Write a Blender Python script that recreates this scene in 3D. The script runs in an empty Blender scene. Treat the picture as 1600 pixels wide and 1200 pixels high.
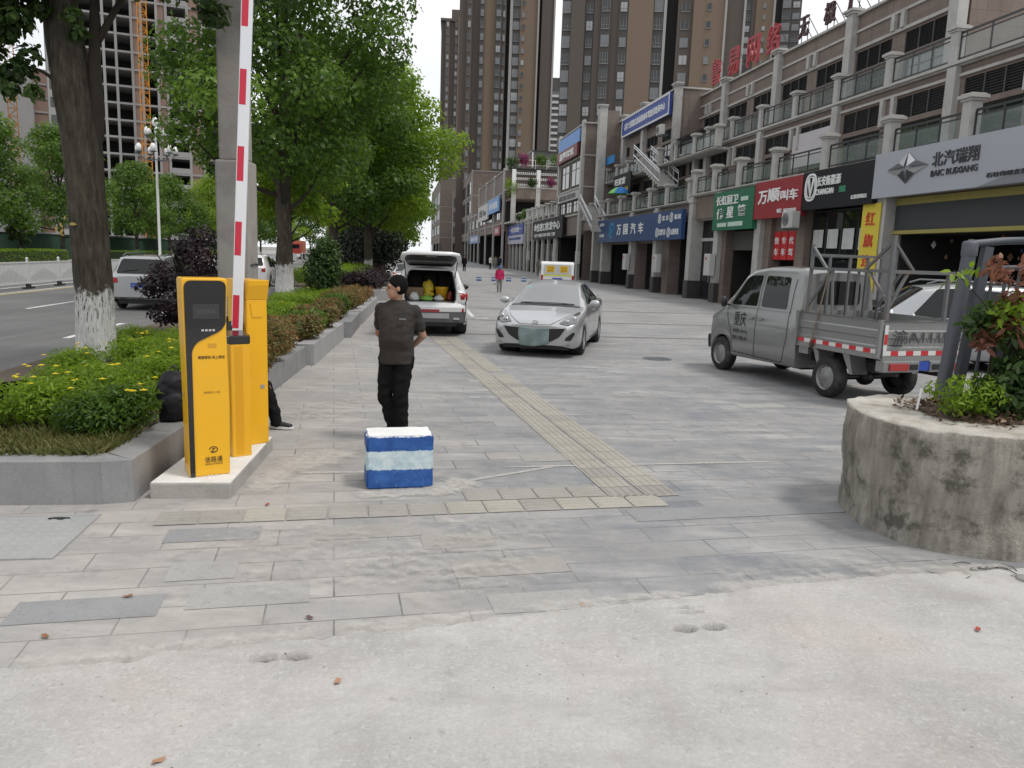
import bpy, bmesh, math, random
import numpy as np
from mathutils import Vector, Matrix
from mathutils.bvhtree import BVHTree

random.seed(7)
rng = np.random.default_rng(11)
PI = math.pi
R = math.radians
sc = bpy.context.scene
COL = sc.collection

# ------------------------------------------------------------------ camera
CAM_H = 1.98
cam_d = bpy.data.cameras.new('camera')
cam_d.sensor_fit = 'HORIZONTAL'
cam_d.sensor_width = 36.0
cam_d.lens = 1220.0 / 1600.0 * 36.0
cam_d.clip_start = 0.05
cam_d.clip_end = 3000.0
cam = bpy.data.objects.new('camera', cam_d)
COL.objects.link(cam)
cam.matrix_world = (Matrix.Translation((0, 0, CAM_H)) @ Matrix.Rotation(PI / 2 - R(9.4), 4, 'X')
                    @ Matrix.Rotation(R(2.0), 4, 'Z'))
sc.camera = cam

# ------------------------------------------------------------------ sky, sun, exposure
SUN_EL, SUN_AZ = R(62), R(112)          # azimuth clockwise from +Y
world = bpy.data.worlds.new('World')
sc.world = world
world.use_nodes = True
wt = world.node_tree
wt.nodes.clear()
w_out = wt.nodes.new('ShaderNodeOutputWorld')
w_bg = wt.nodes.new('ShaderNodeBackground')
w_sky = wt.nodes.new('ShaderNodeTexSky')
w_sky.sky_type = 'NISHITA'
w_sky.sun_disc = False
w_sky.sun_elevation = SUN_EL
w_sky.sun_rotation = SUN_AZ
w_sky.air_density = 1.2
w_sky.dust_density = 3.0
w_tc = wt.nodes.new('ShaderNodeTexCoord')
w_map = wt.nodes.new('ShaderNodeMapping')
w_map.inputs['Scale'].default_value = (1, 1, 2.2)
w_no = wt.nodes.new('ShaderNodeTexNoise')
w_no.inputs['Scale'].default_value = 2.6
w_no.inputs['Detail'].default_value = 6
w_rp = wt.nodes.new('ShaderNodeValToRGB')
w_rp.color_ramp.elements[0].position = 0.3
w_rp.color_ramp.elements[0].color = (12.0, 12.5, 13.2, 1)
w_rp.color_ramp.elements[1].position = 0.62
w_rp.color_ramp.elements[1].color = (15.6, 15.7, 15.8, 1)
w_mix = wt.nodes.new('ShaderNodeMixRGB')
w_mix.inputs[0].default_value = 0.86     # bright cloud deck over the clear sky
wt.links.new(w_tc.outputs['Generated'], w_map.inputs[0])
wt.links.new(w_map.outputs[0], w_no.inputs['Vector'])
wt.links.new(w_no.outputs['Fac'], w_rp.inputs[0])
wt.links.new(w_sky.outputs[0], w_mix.inputs[1])
wt.links.new(w_rp.outputs[0], w_mix.inputs[2])
wt.links.new(w_mix.outputs[0], w_bg.inputs[0])
w_bg.inputs[1].default_value = 0.066
wt.links.new(w_bg.outputs[0], w_out.inputs[0])

sun_d = bpy.data.lights.new('sun', 'SUN')
sun_d.energy = 1.5
sun_d.angle = R(10)
sun_d.color = (1.0, 0.96, 0.9)
sun = bpy.data.objects.new('sun', sun_d)
COL.objects.link(sun)
_sd = Vector((math.sin(SUN_AZ) * math.cos(SUN_EL), math.cos(SUN_AZ) * math.cos(SUN_EL), math.sin(SUN_EL)))
sun.rotation_euler = _sd.to_track_quat('Z', 'Y').to_euler()

sc.view_settings.view_transform = 'Standard'
sc.view_settings.look = 'None'
sc.view_settings.exposure = 0.25
sc.view_settings.gamma = 1.0
sc.view_settings.use_curve_mapping = False
sc.cycles.max_bounces = 6
sc.cycles.diffuse_bounces = 3
sc.cycles.glossy_bounces = 3
sc.cycles.transmission_bounces = 4
sc.cycles.transparent_max_bounces = 24

# ------------------------------------------------------------------ object helpers
def tag(o, label=None, cat=None, group=None, kind=None):
    if label: o['label'] = label
    if cat: o['category'] = cat
    if group: o['group'] = group
    if kind: o['kind'] = kind
    return o

def thing(name, label, cat, loc=(0, 0, 0), rz=0.0, group=None):
    o = bpy.data.objects.new(name, None)
    o.empty_display_size = 0.2
    COL.objects.link(o)
    o.location = loc
    o.rotation_euler = (0, 0, rz)
    return tag(o, label, cat, group)

def kids(o):
    return [c for c in COL.objects if c.parent == o]

_childmap = {}
def copy_tree(o, parent=None):
    c = o.copy()
    COL.objects.link(c)
    if parent is not None:
        c.parent = parent
        _childmap.setdefault(parent.name, []).append(c)
    for ch in list(_childmap.get(o.name, [])):
        copy_tree(ch, c)
    return c

def dup(o, loc, rz=0.0, label=None, scale=None, group=None):
    c = copy_tree(o)
    c.location = loc
    c.rotation_euler = (0, 0, rz)
    if scale: c.scale = scale if hasattr(scale, '__len__') else (scale,) * 3
    if label: c['label'] = label
    if group: c['group'] = group
    return c

def finish(me, name, mats, parent=None, loc=None, rz=None, bevel=0.0):
    o = bpy.data.objects.new(name, me)
    COL.objects.link(o)
    if not isinstance(mats, (list, tuple)): mats = [mats]
    for m in mats: me.materials.append(m)
    if parent is not None:
        o.parent = parent
        _childmap.setdefault(parent.name, []).append(o)
    if loc is not None: o.location = loc
    if rz is not None: o.rotation_euler = (0, 0, rz)
    if bevel:
        b = o.modifiers.new('bevel', 'BEVEL')
        b.width = bevel
        b.segments = 2
        b.limit_method = 'ANGLE'
        b.angle_limit = R(40)
        b.harden_normals = False
    return o

class MB:
    """collects shapes, then links them as one mesh object"""
    def __init__(s):
        s.v = []; s.f = []; s.m = []; s.sm = []
        s.x = None; s.mi = 0; s.smooth = False
    def add(s, vs, fs, smooth=None):
        b = len(s.v)
        if s.x is not None:
            vs = [tuple(s.x @ Vector(p)) for p in vs]
        s.v.extend(tuple(p) for p in vs)
        k = s.smooth if smooth is None else smooth
        for f in fs:
            s.f.append(tuple(i + b for i in f)); s.m.append(s.mi); s.sm.append(k)
        return s
    def box(s, x0, x1, y0, y1, z0, z1):
        return s.add([(x0, y0, z0), (x1, y0, z0), (x1, y1, z0), (x0, y1, z0), (x0, y0, z1), (x1, y0, z1), (x1, y1, z1), (x0, y1, z1)],
                     [(0, 3, 2, 1), (4, 5, 6, 7), (0, 1, 5, 4), (1, 2, 6, 5), (2, 3, 7, 6), (3, 0, 4, 7)], False)
    def bar(s, p, q, w, h=None, up=(0, 0, 1)):
        h = h or w
        p = Vector(p); q = Vector(q); d = (q - p).normalized()
        u = Vector(up)
        if abs(d.dot(u)) > 0.98: u = Vector((1, 0, 0))
        a = d.cross(u).normalized() * (w / 2); b = a.cross(d).normalized() * (h / 2)
        vs = [p - a - b, p + a - b, p + a + b, p - a + b, q - a - b, q + a - b, q + a + b, q - a + b]
        return s.add(vs, [(0, 3, 2, 1), (4, 5, 6, 7), (0, 1, 5, 4), (1, 2, 6, 5), (2, 3, 7, 6), (3, 0, 4, 7)], False)
    def tube(s, pts, r, n=8, cap=True):
        pts = [Vector(p) for p in pts]
        if not hasattr(r, '__len__'): r = [r] * len(pts)
        rings = []; ref = None
        for i, p in enumerate(pts):
            d = (pts[min(i + 1, len(pts) - 1)] - pts[max(i - 1, 0)]).normalized()
            if ref is None:
                ref = Vector((0, 0, 1)) if abs(d.z) < 0.9 else Vector((1, 0, 0))
            a = d.cross(ref)
            a = a.normalized() if a.length > 1e-6 else d.orthogonal().normalized()
            b = a.cross(d).normalized()
            ref = b
            rings.append([p + (a * math.cos(t) + b * math.sin(t)) * r[i] for t in [2 * PI * k / n for k in range(n)]])
        return s.loft(rings, cap, True)
    def loft(s, rings, cap=True, smooth=True, closed=True):
        n = len(rings[0]); vs = [p for rg in rings for p in rg]; fs = []
        for i in range(len(rings) - 1):
            for k in range(n if closed else n - 1):
                k2 = (k + 1) % n
                fs.append((i * n + k, i * n + k2, (i + 1) * n + k2, (i + 1) * n + k))
        s.add(vs, fs, smooth)
        if cap:
            s.add(rings[0], [tuple(range(n - 1, -1, -1))], False)
            s.add(rings[-1], [tuple(range(n))], False)
        return s
    def lathe(s, prof, n=24, c=(0, 0, 0), cap=True, smooth=True, axis='Z'):
        rings = []
        for r, z in prof:
            rg = []
            for k in range(n):
                t = 2 * PI * k / n
                if axis == 'Z': rg.append((c[0] + r * math.cos(t), c[1] + r * math.sin(t), c[2] + z))
                elif axis == 'Y': rg.append((c[0] + r * math.cos(t), c[1] + z, c[2] + r * math.sin(t)))
                else: rg.append((c[0] + z, c[1] + r * math.cos(t), c[2] + r * math.sin(t)))
            rings.append(rg)
        return s.loft(rings, cap, smooth)
    def prism(s, poly, z0, z1):
        n = len(poly)
        vs = [(p[0], p[1], z0) for p in poly] + [(p[0], p[1], z1) for p in poly]
        fs = [tuple(range(n - 1, -1, -1)), tuple(range(n, 2 * n))]
        for i in range(n):
            j = (i + 1) % n
            fs.append((i, j, j + n, i + n))
        return s.add(vs, fs, False)
    def extr(s, poly, vec):
        n = len(poly); vec = Vector(vec)
        vs = [Vector(p) for p in poly]; vs += [p + vec for p in vs]
        fs = [tuple(range(n - 1, -1, -1)), tuple(range(n, 2 * n))]
        for i in range(n):
            j = (i + 1) % n
            fs.append((i, j, j + n, i + n))
        return s.add(vs, fs, False)
    def ball(s, c, rad, n=12, m=8):
        if not hasattr(rad, '__len__'): rad = (rad,) * 3
        rings = []
        for i in range(m + 1):
            t = PI * (i + 0.02) / (m + 0.04)
            rings.append([(c[0] + rad[0] * math.sin(t) * math.cos(2 * PI * k / n), c[1] + rad[1] * math.sin(t) * math.sin(2 * PI * k / n), c[2] - rad[2] * math.cos(t)) for k in range(n)])
        return s.loft(rings, True, True)
    def merge(s, verts, faces, mat4=None, smooth=False):
        if mat4 is not None: verts = [tuple(mat4 @ Vector(p)) for p in verts]
        return s.add(verts, faces, smooth)
    def text(s, body, mat4, w, h, depth=0.004, bold=0.0):
        v, f = text_geo(body, bold)
        v = v.copy()
        lo, hi = v.min(0), v.max(0)
        v[:, 0] = (v[:, 0] - (lo[0] + hi[0]) / 2) * (w / max(hi[0] - lo[0], 1e-6))
        v[:, 1] = (v[:, 1] - (lo[1] + hi[1]) / 2) * (h / max(hi[1] - lo[1], 1e-6))
        v[:, 2] = (v[:, 2] > 0) * depth
        return s.merge([tuple(p) for p in v], f, mat4)
    def build(s, name, mats, parent=None, loc=None, rz=None, bevel=0.0):
        me = bpy.data.meshes.new(name)
        me.from_pydata(s.v, [], s.f)
        me.polygons.foreach_set('material_index', s.m)
        me.polygons.foreach_set('use_smooth', s.sm)
        me.update()
        return finish(me, name, mats, parent, loc, rz, bevel)

_text_cache = {}
def text_geo(body, bold=0.0):
    k = (body, bold)
    if k not in _text_cache:
        cu = bpy.data.curves.new('lettering', 'FONT')
        cu.body = body
        cu.size = 1.0
        cu.extrude = 0.01
        cu.resolution_u = 2
        cu.offset = bold * 0.4
        o = bpy.data.objects.new('lettering', cu)
        COL.objects.link(o)
        dg = bpy.context.evaluated_depsgraph_get()
        dg.update()
        me = bpy.data.meshes.new_from_object(o.evaluated_get(dg))
        v = np.array([tuple(p.co) for p in me.vertices]).reshape(-1, 3)
        f = [tuple(p.vertices) for p in me.polygons]
        bpy.data.objects.remove(o)
        bpy.data.curves.remove(cu)
        bpy.data.meshes.remove(me)
        _text_cache[k] = (v, f)
    return _text_cache[k]

def frame(o, xdir, ydir, zdir):
    """4x4 from an origin and three axes"""
    m = Matrix.Identity(4)
    for i, a in enumerate((xdir, ydir, zdir)):
        for j in range(3): m[j][i] = a[j]
    for j in range(3): m[j][3] = o[j]
    return m

def fast_mesh(name, verts, nper, mats, parent=None, tint=None, loc=None, rz=None, smooth=False):
    """verts (n*nper,3): every nper vertices make one polygon; tint: one value per polygon"""
    n = len(verts) // nper
    me = bpy.data.meshes.new(name)
    me.vertices.add(n * nper)
    me.vertices.foreach_set('co', np.ascontiguousarray(verts, dtype=np.float32).ravel())
    me.loops.add(n * nper)
    me.loops.foreach_set('vertex_index', np.arange(n * nper, dtype=np.int32))
    me.polygons.add(n)
    me.polygons.foreach_set('loop_start', np.arange(0, n * nper, nper, dtype=np.int32))
    me.polygons.foreach_set('loop_total', np.full(n, nper, dtype=np.int32))
    if tint is not None:
        a = me.attributes.new('tint', 'FLOAT', 'FACE')
        a.data.foreach_set('value', np.ascontiguousarray(tint, dtype=np.float32))
    me.update(calc_edges=True)
    return finish(me, name, mats, parent, loc, rz)

# ------------------------------------------------------------------ materials
_mc = {}
class NT:
    def __init__(s, name):
        s.m = bpy.data.materials.new(name)
        s.m.use_nodes = True
        s.t = s.m.node_tree
        s.b = s.t.nodes['Principled BSDF']
    def n(s, kind, **kw):
        nd = s.t.nodes.new('ShaderNode' + kind)
        for k, v in kw.items():
            if k in nd.inputs: nd.inputs[k].default_value = v
            else: setattr(nd, k, v)
        return nd
    def l(s, a, b): s.t.links.new(a, b)
    def coords(s, scale=(1, 1, 1), rot=(0, 0, 0), kind='Object'):
        tc = s.n('TexCoord'); mp = s.n('Mapping')
        mp.inputs['Scale'].default_value = scale
        mp.inputs['Rotation'].default_value = rot
        s.l(tc.outputs[kind], mp.inputs[0])
        return mp.outputs[0]
    def noise(s, vec, scale, detail=4, rough=0.55):
        nd = s.n('TexNoise', Scale=scale, Detail=detail, Roughness=rough)
        s.l(vec, nd.inputs['Vector'])
        return nd.outputs['Fac']
    def ramp(s, fac, stops):
        r = s.n('ValToRGB')
        cr = r.color_ramp
        while len(cr.elements) < len(stops): cr.elements.new(0.5)
        for e, (p, c) in zip(cr.elements, stops):
            e.position = p
            e.color = (c, c, c, 1) if not hasattr(c, '__len__') else (*c, 1)
        s.l(fac, r.inputs[0])
        return r.outputs[0]
    def mix(s, fac, a, b, mode='MIX'):
        m = s.n('MixRGB', blend_type=mode)
        for i, q in ((0, fac), (1, a), (2, b)):
            if isinstance(q, (int, float)): m.inputs[i].default_value = q if i == 0 else (q, q, q, 1)
            elif isinstance(q, tuple): m.inputs[i].default_value = (*q, 1) if len(q) == 3 else q
            else: s.l(q, m.inputs[i])
        return m.outputs[0]
    def math(s, op, a, b=0.0):
        m = s.n('Math', operation=op)
        for i, q in ((0, a), (1, b)):
            if isinstance(q, (int, float)): m.inputs[i].default_value = q
            else: s.l(q, m.inputs[i])
        return m.outputs[0]
    def sep(s, vec):
        x = s.n('SeparateXYZ'); s.l(vec, x.inputs[0]); return x.outputs
    def bump(s, h, strength, dist=0.01):
        b = s.n('Bump', Strength=strength, Distance=dist)
        s.l(h, b.inputs['Height']); s.l(b.outputs[0], s.b.inputs['Normal'])
    def base(s, col): s.l(col, s.b.inputs['Base Color'])
    def set(s, rough=0.6, metal=0.0, coat=0.0, spec=0.5):
        s.b.inputs['Roughness'].default_value = rough
        s.b.inputs['Metallic'].default_value = metal
        s.b.inputs['Coat Weight'].default_value = coat
        s.b.inputs['Specular IOR Level'].default_value = spec

def pm(name, col, rough=0.6, var=0.12, scale=3.0, bump=0.0, bscale=40.0, metal=0.0, coat=0.0, spec=0.5, dirt=None, dirt_amt=0.0):
    """plain procedural material: colour varied by noise, optional dirt patches and bump"""
    if name in _mc: return _mc[name]
    t = NT(name); t.set(rough, metal, coat, spec)
    v = t.coords()
    c = t.mix(t.noise(v, scale, 5), tuple(x * (1 - var) for x in col), tuple(min(1, x * (1 + var)) for x in col))
    if dirt:
        d = t.ramp(t.noise(v, scale * 0.6, 7, 0.65), [(0.48, 0.0), (0.7, dirt_amt)])
        c = t.mix(d, c, dirt)
    t.base(c)
    if bump: t.bump(t.noise(v, bscale, 5), bump)
    _mc[name] = t.m
    return t.m
# ---- special materials
def m_paving():
    t = NT('granite_paving'); t.set(0.72, spec=0.35)
    v = t.coords(rot=(0, 0, R(-13.0)))
    br = t.n('TexBrick', offset=0.5, squash=1.0)
    br.inputs['Color1'].default_value = (0, 0, 0, 1); br.inputs['Color2'].default_value = (1, 1, 1, 1)
    br.inputs['Mortar'].default_value = (0.5, 0.5, 0.5, 1)
    br.inputs['Scale'].default_value = 1.0
    br.inputs['Brick Width'].default_value = 0.74; br.inputs['Row Height'].default_value = 0.29
    br.inputs['Mortar Size'].default_value = 0.006; br.inputs['Mortar Smooth'].default_value = 0.2
    nz = t.n('TexNoise', Scale=1.3, Detail=2)
    t.l(v, nz.inputs['Vector'])
    wv = t.mix(0.012, v, nz.outputs['Color'], 'ADD')
    t.l(wv, br.inputs['Vector'])
    rnd = br.outputs['Color']
    slab = t.ramp(rnd, [(0.0, (0.235, 0.24, 0.25)), (0.2, (0.272, 0.276, 0.284)), (0.55, (0.3, 0.302, 0.305)), (0.82, (0.328, 0.322, 0.316)), (0.95, (0.352, 0.338, 0.322)), (1.0, (0.4, 0.388, 0.375))])
    # warm dusty area on the kerb side, cooler slabs in the drive lane
    vg = t.coords()
    xyz = t.sep(vg)
    lean = t.math('ADD', xyz[0], t.math('MULTIPLY', xyz[1], 0.16))
    side = t.math('ADD', lean, t.math('MULTIPLY', t.noise(vg, 0.7, 4), 2.2))
    mr = t.n('MapRange')
    mr.inputs['From Min'].default_value = 0.2; mr.inputs['From Max'].default_value = 2.6
    mr.inputs['To Min'].default_value = 1.0; mr.inputs['To Max'].default_value = 0.0
    t.l(side, mr.inputs['Value'])
    warm = t.mix(0.6, slab, (0.405, 0.382, 0.358))
    slab = t.mix(1.0, slab, (0.9, 0.91, 0.93), 'MULTIPLY')
    c = t.mix(t.math('MULTIPLY', mr.outputs[0], 0.85), slab, warm)
    far = t.n('MapRange')  # paler far tiles, plus a haze-like depth gradient painted into their colour
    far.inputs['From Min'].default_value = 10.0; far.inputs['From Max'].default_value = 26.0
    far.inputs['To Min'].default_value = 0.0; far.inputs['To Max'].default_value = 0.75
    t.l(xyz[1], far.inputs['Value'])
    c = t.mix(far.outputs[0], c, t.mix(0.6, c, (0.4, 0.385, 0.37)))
    # blotches, dust, tyre grime
    c = t.mix(t.ramp(t.noise(vg, 2.3, 8, 0.65), [(0.42, 0.0), (0.72, 0.7)]), c, (0.43, 0.4, 0.37))
    cs = t.coords(scale=(0.6, 2.6, 1), rot=(0, 0, R(-35)))
    c = t.mix(t.math('MULTIPLY', t.ramp(t.noise(cs, 1.3, 8, 0.7), [(0.45, 0.0), (0.62, 0.75)]), t.ramp(t.noise(vg, 0.6, 2), [(0.38, 0.0), (0.56, 1.0)])), c, (0.5, 0.475, 0.45))
    c = t.mix(t.ramp(t.noise(vg, 17, 8, 0.75), [(0.3, 0.5), (0.42, 0.0)]), c, (0.17, 0.165, 0.16))
    oil = t.n('TexVoronoi', Scale=1.4, feature='F1')
    t.l(t.mix(0.05, vg, nz.outputs['Color'], 'ADD'), oil.inputs['Vector'])
    c = t.mix(t.ramp(oil.outputs['Distance'], [(0.03, 0.6), (0.09, 0.0)]), c, (0.13, 0.125, 0.12))
    c = t.mix(t.ramp(t.noise(vg, 0.55, 8, 0.68), [(0.46, 0.0), (0.72, 0.6)]), c, (0.2, 0.2, 0.202))
    c = t.mix(t.ramp(t.noise(vg, 5.5, 8, 0.7), [(0.5, 0.0), (0.75, 0.45)]), c, (0.46, 0.44, 0.415))
    c = t.mix(t.ramp(t.noise(vg, 3.7, 8, 0.7), [(0.3, 0.5), (0.45, 0.0)]), c, (0.19, 0.188, 0.186))
    st = t.coords(scale=(0.35, 3.0, 1), rot=(0, 0, R(28)))
    c = t.mix(t.ramp(t.noise(st, 2.0, 6, 0.6), [(0.58, 0.0), (0.75, 0.35)]), c, (0.24, 0.225, 0.21))
    sp = t.noise(vg, 90, 3, 0.7)
    c = t.mix(t.ramp(sp, [(0.3, 0.25), (0.5, 0.0)]), c, (0.16, 0.16, 0.16))
    jn = t.ramp(t.noise(vg, 1.1, 4), [(0.36, (0.14, 0.137, 0.133)), (0.7, (0.38, 0.365, 0.35))])
    c = t.mix(t.math('MULTIPLY', br.outputs['Fac'], 0.95), c, jn)
    c = t.mix(1.0, c, t.mix(mr.outputs[0], (0.84, 0.85, 0.865), (0.97, 0.96, 0.945)), 'MULTIPLY')
    t.base(c)
    h = t.math('ADD', t.math('MULTIPLY', br.outputs['Fac'], -0.6), t.math('MULTIPLY', t.noise(vg, 60, 4), 0.3))
    t.bump(h, 0.5, 0.006)
    return t.m

def m_concrete_ground():
    t = NT('rough_concrete'); t.set(0.9, spec=0.25)
    v = t.coords()
    c = t.ramp(t.noise(v, 1.2, 8, 0.62), [(0.25, (0.325, 0.312, 0.295)), (0.5, (0.425, 0.413, 0.397)), (0.78, (0.515, 0.505, 0.49))])
    c = t.mix(t.ramp(t.noise(v, 0.8, 3), [(0.5, 0.0), (0.7, 0.35)]), c, (0.5, 0.41, 0.365))
    c = t.mix(t.ramp(t.noise(v, 38, 6, 0.75), [(0.5, 0.0), (0.68, 0.6)]), c, (0.6, 0.59, 0.575))
    c = t.mix(t.ramp(t.noise(v, 0.45, 6, 0.6), [(0.5, 0.0), (0.66, 0.5)]), c, (0.56, 0.55, 0.535))
    st = t.coords(scale=(0.5, 2.2, 1), rot=(0, 0, R(-20)))
    c = t.mix(t.ramp(t.noise(st, 1.1, 7, 0.65), [(0.55, 0.0), (0.68, 0.55)]), c, (0.33, 0.315, 0.295))
    c = t.mix(t.ramp(t.noise(v, 62, 5, 0.8), [(0.34, 0.6), (0.46, 0.0)]), c, (0.27, 0.256, 0.24))
    c = t.mix(t.ramp(t.noise(v, 24, 7, 0.8), [(0.3, 0.75), (0.4, 0.0)]), c, (0.23, 0.22, 0.205))
    pt = t.coords(scale=(1, 1.7, 1), rot=(0, 0, R(15)))
    c = t.mix(t.ramp(t.noise(pt, 2.6, 8, 0.72), [(0.52, 0.0), (0.68, 0.5)]), c, (0.36, 0.345, 0.325))
    c = t.mix(t.ramp(t.noise(v, 0.7, 5, 0.6), [(0.32, 0.45), (0.5, 0.0)]), c, (0.55, 0.53, 0.51))
    c = t.mix(t.ramp(t.noise(v, 4.5, 7, 0.7), [(0.3, 0.5), (0.48, 0.0)]), c, (0.36, 0.34, 0.315))
    c = t.mix(t.ramp(t.noise(v, 13, 6, 0.7), [(0.27, 0.7), (0.4, 0.0)]), c, (0.3, 0.285, 0.265))
    vo = t.n('TexVoronoi', Scale=7.0, feature='F1')
    t.l(v, vo.inputs['Vector'])
    c = t.mix(t.ramp(vo.outputs['Distance'], [(0.02, 0.9), (0.055, 0.0)]), c, (0.12, 0.11, 0.1))
    t.base(c)
    t.bump(t.math('ADD', t.noise(v, 55, 8, 0.75), t.math('MULTIPLY', t.noise(v, 14, 5), 0.8)), 0.65, 0.012)
    return t.m

def m_asphalt():
    t = NT('asphalt'); t.set(0.85, spec=0.3)
    v = t.coords()
    c = t.ramp(t.noise(v, 0.25, 6, 0.6), [(0.3, (0.11, 0.108, 0.107)), (0.7, (0.175, 0.172, 0.17))])
    c = t.mix(t.ramp(t.noise(v, 160, 2), [(0.35, 0.5), (0.6, 0.0)]), c, (0.05, 0.05, 0.05))
    st = t.coords(scale=(2.2, 0.12, 1), rot=(0, 0, R(-8)))
    c = t.mix(t.ramp(t.noise(st, 1.0, 4), [(0.45, 0.0), (0.7, 0.5)]), c, (0.19, 0.186, 0.18))
    t.base(c)
    t.bump(t.noise(v, 150, 3), 0.3, 0.004)
    return t.m

def m_granite(name, c0, c1, block=0.0):
    t = NT(name); t.set(0.65, spec=0.4)
    v = t.coords()
    c = t.ramp(t.noise(v, 2.0, 6, 0.6), [(0.3, c0), (0.72, c1)])
    c = t.mix(t.ramp(t.noise(v, 140, 2), [(0.35, 0.4), (0.5, 0.0)]), c, tuple(x * 0.55 for x in c0))
    c = t.mix(t.ramp(t.noise(v, 180, 2), [(0.55, 0.0), (0.7, 0.35)]), c, tuple(min(1, x * 1.5) for x in c1))
    sv = t.coords(scale=(6, 6, 0.6))
    c = t.mix(t.ramp(t.noise(sv, 1.6, 5, 0.65), [(0.55, 0.0), (0.78, 0.55)]), c, tuple(x * 0.55 for x in c0))
    t.base(c)
    t.bump(t.noise(v, 90, 4), 0.15, 0.004)
    return t.m

def m_bark():
    t = NT('bark_with_whitewash'); t.set(0.95, spec=0.15)
    v = t.coords(); z = t.sep(v)[2]
    s1 = t.coords(scale=(9, 9, 1.6))
    n1 = t.noise(s1, 2.2, 8, 0.7)
    bark = t.ramp(n1, [(0.3, (0.03, 0.026, 0.021)), (0.55, (0.08, 0.069, 0.055)), (0.75, (0.16, 0.143, 0.116))])
    bark = t.mix(t.ramp(t.noise(v, 2.2, 4), [(0.5, 0.0), (0.75, 0.4)]), bark, (0.17, 0.14, 0.1))
    paint = t.ramp(t.noise(s1, 3.2, 9, 0.75), [(0.3, (0.42, 0.405, 0.38)), (0.6, (0.74, 0.73, 0.71))])
    edge = t.math('ADD', z, t.math('MULTIPLY', t.math('SUBTRACT', t.noise(v, 7, 5), 0.5), 0.5))
    mr = t.n('MapRange')
    mr.inputs['From Min'].default_value = 1.10; mr.inputs['From Max'].default_value = 1.02
    t.l(edge, mr.inputs['Value'])
    flk = t.math('ADD', t.noise(s1, 5.0, 8, 0.75), t.math('MULTIPLY', t.math('SUBTRACT', 0.62, z), 0.16))
    chip = t.ramp(flk, [(0.37, 0.0), (0.43, 1.0)])
    f = t.math('MULTIPLY', mr.outputs[0], chip)
    t.base(t.mix(f, bark, paint))
    t.bump(t.math('ADD', n1, t.math('MULTIPLY', f, 0.15)), 0.9, 0.03)
    return t.m

def m_leaf(name, dark, mid, light, trans=0.35, rough=0.5):
    t = NT(name); t.set(rough, spec=0.35)
    a = t.n('Attribute', attribute_name='tint')
    c = t.ramp(a.outputs['Fac'], [(0.0, dark), (0.5, mid), (1.0, light)])
    t.base(c)
    tr = t.n('BsdfTranslucent')
    t.l(t.mix(0.6, c, tuple(min(1, x * 1.5) for x in light)), tr.inputs['Color'])
    mx = t.n('MixShader'); mx.inputs[0].default_value = trans
    out = [n for n in t.t.nodes if n.type == 'OUTPUT_MATERIAL'][0]
    t.l(t.b.outputs[0], mx.inputs[1]); t.l(tr.outputs[0], mx.inputs[2]); t.l(mx.outputs[0], out.inputs['Surface'])
    return t.m

def m_tilewall(name, c0, c1, bw=0.9, bh=0.45, mort=0.008):
    """stone cladding with joints, in facade coordinates (x along, z up)"""
    t = NT(name); t.set(0.7, spec=0.35)
    v0 = t.coords()
    xyz = t.sep(v0)
    cb = t.n('CombineXYZ')
    t.l(t.math('ADD', xyz[0], xyz[1]), cb.inputs[0]); t.l(xyz[2], cb.inputs[1])
    br = t.n('TexBrick', offset=0.0)
    br.inputs['Color1'].default_value = (0, 0, 0, 1); br.inputs['Color2'].default_value = (1, 1, 1, 1)
    br.inputs['Mortar'].default_value = (0.5, 0.5, 0.5, 1)
    br.inputs['Scale'].default_value = 1.0; br.inputs['Brick Width'].default_value = bw
    br.inputs['Row Height'].default_value = bh; br.inputs['Mortar Size'].default_value = mort
    t.l(cb.outputs[0], br.inputs['Vector'])
    c = t.mix(br.outputs['Color'], c0, c1)
    c = t.mix(t.ramp(t.noise(v0, 0.9, 7, 0.65), [(0.45, 0.0), (0.75, 0.5)]), c, tuple(x * 0.6 for x in c0))
    sv = t.coords(scale=(3, 3, 0.25))
    c = t.mix(t.ramp(t.noise(sv, 1.5, 6, 0.65), [(0.52, 0.0), (0.78, 0.45)]), c, tuple(x * 0.5 for x in c0))
    c = t.mix(t.math('MULTIPLY', br.outputs['Fac'], 0.6), c, tuple(x * 0.4 for x in c0))
    t.base(c)
    return t.m

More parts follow.
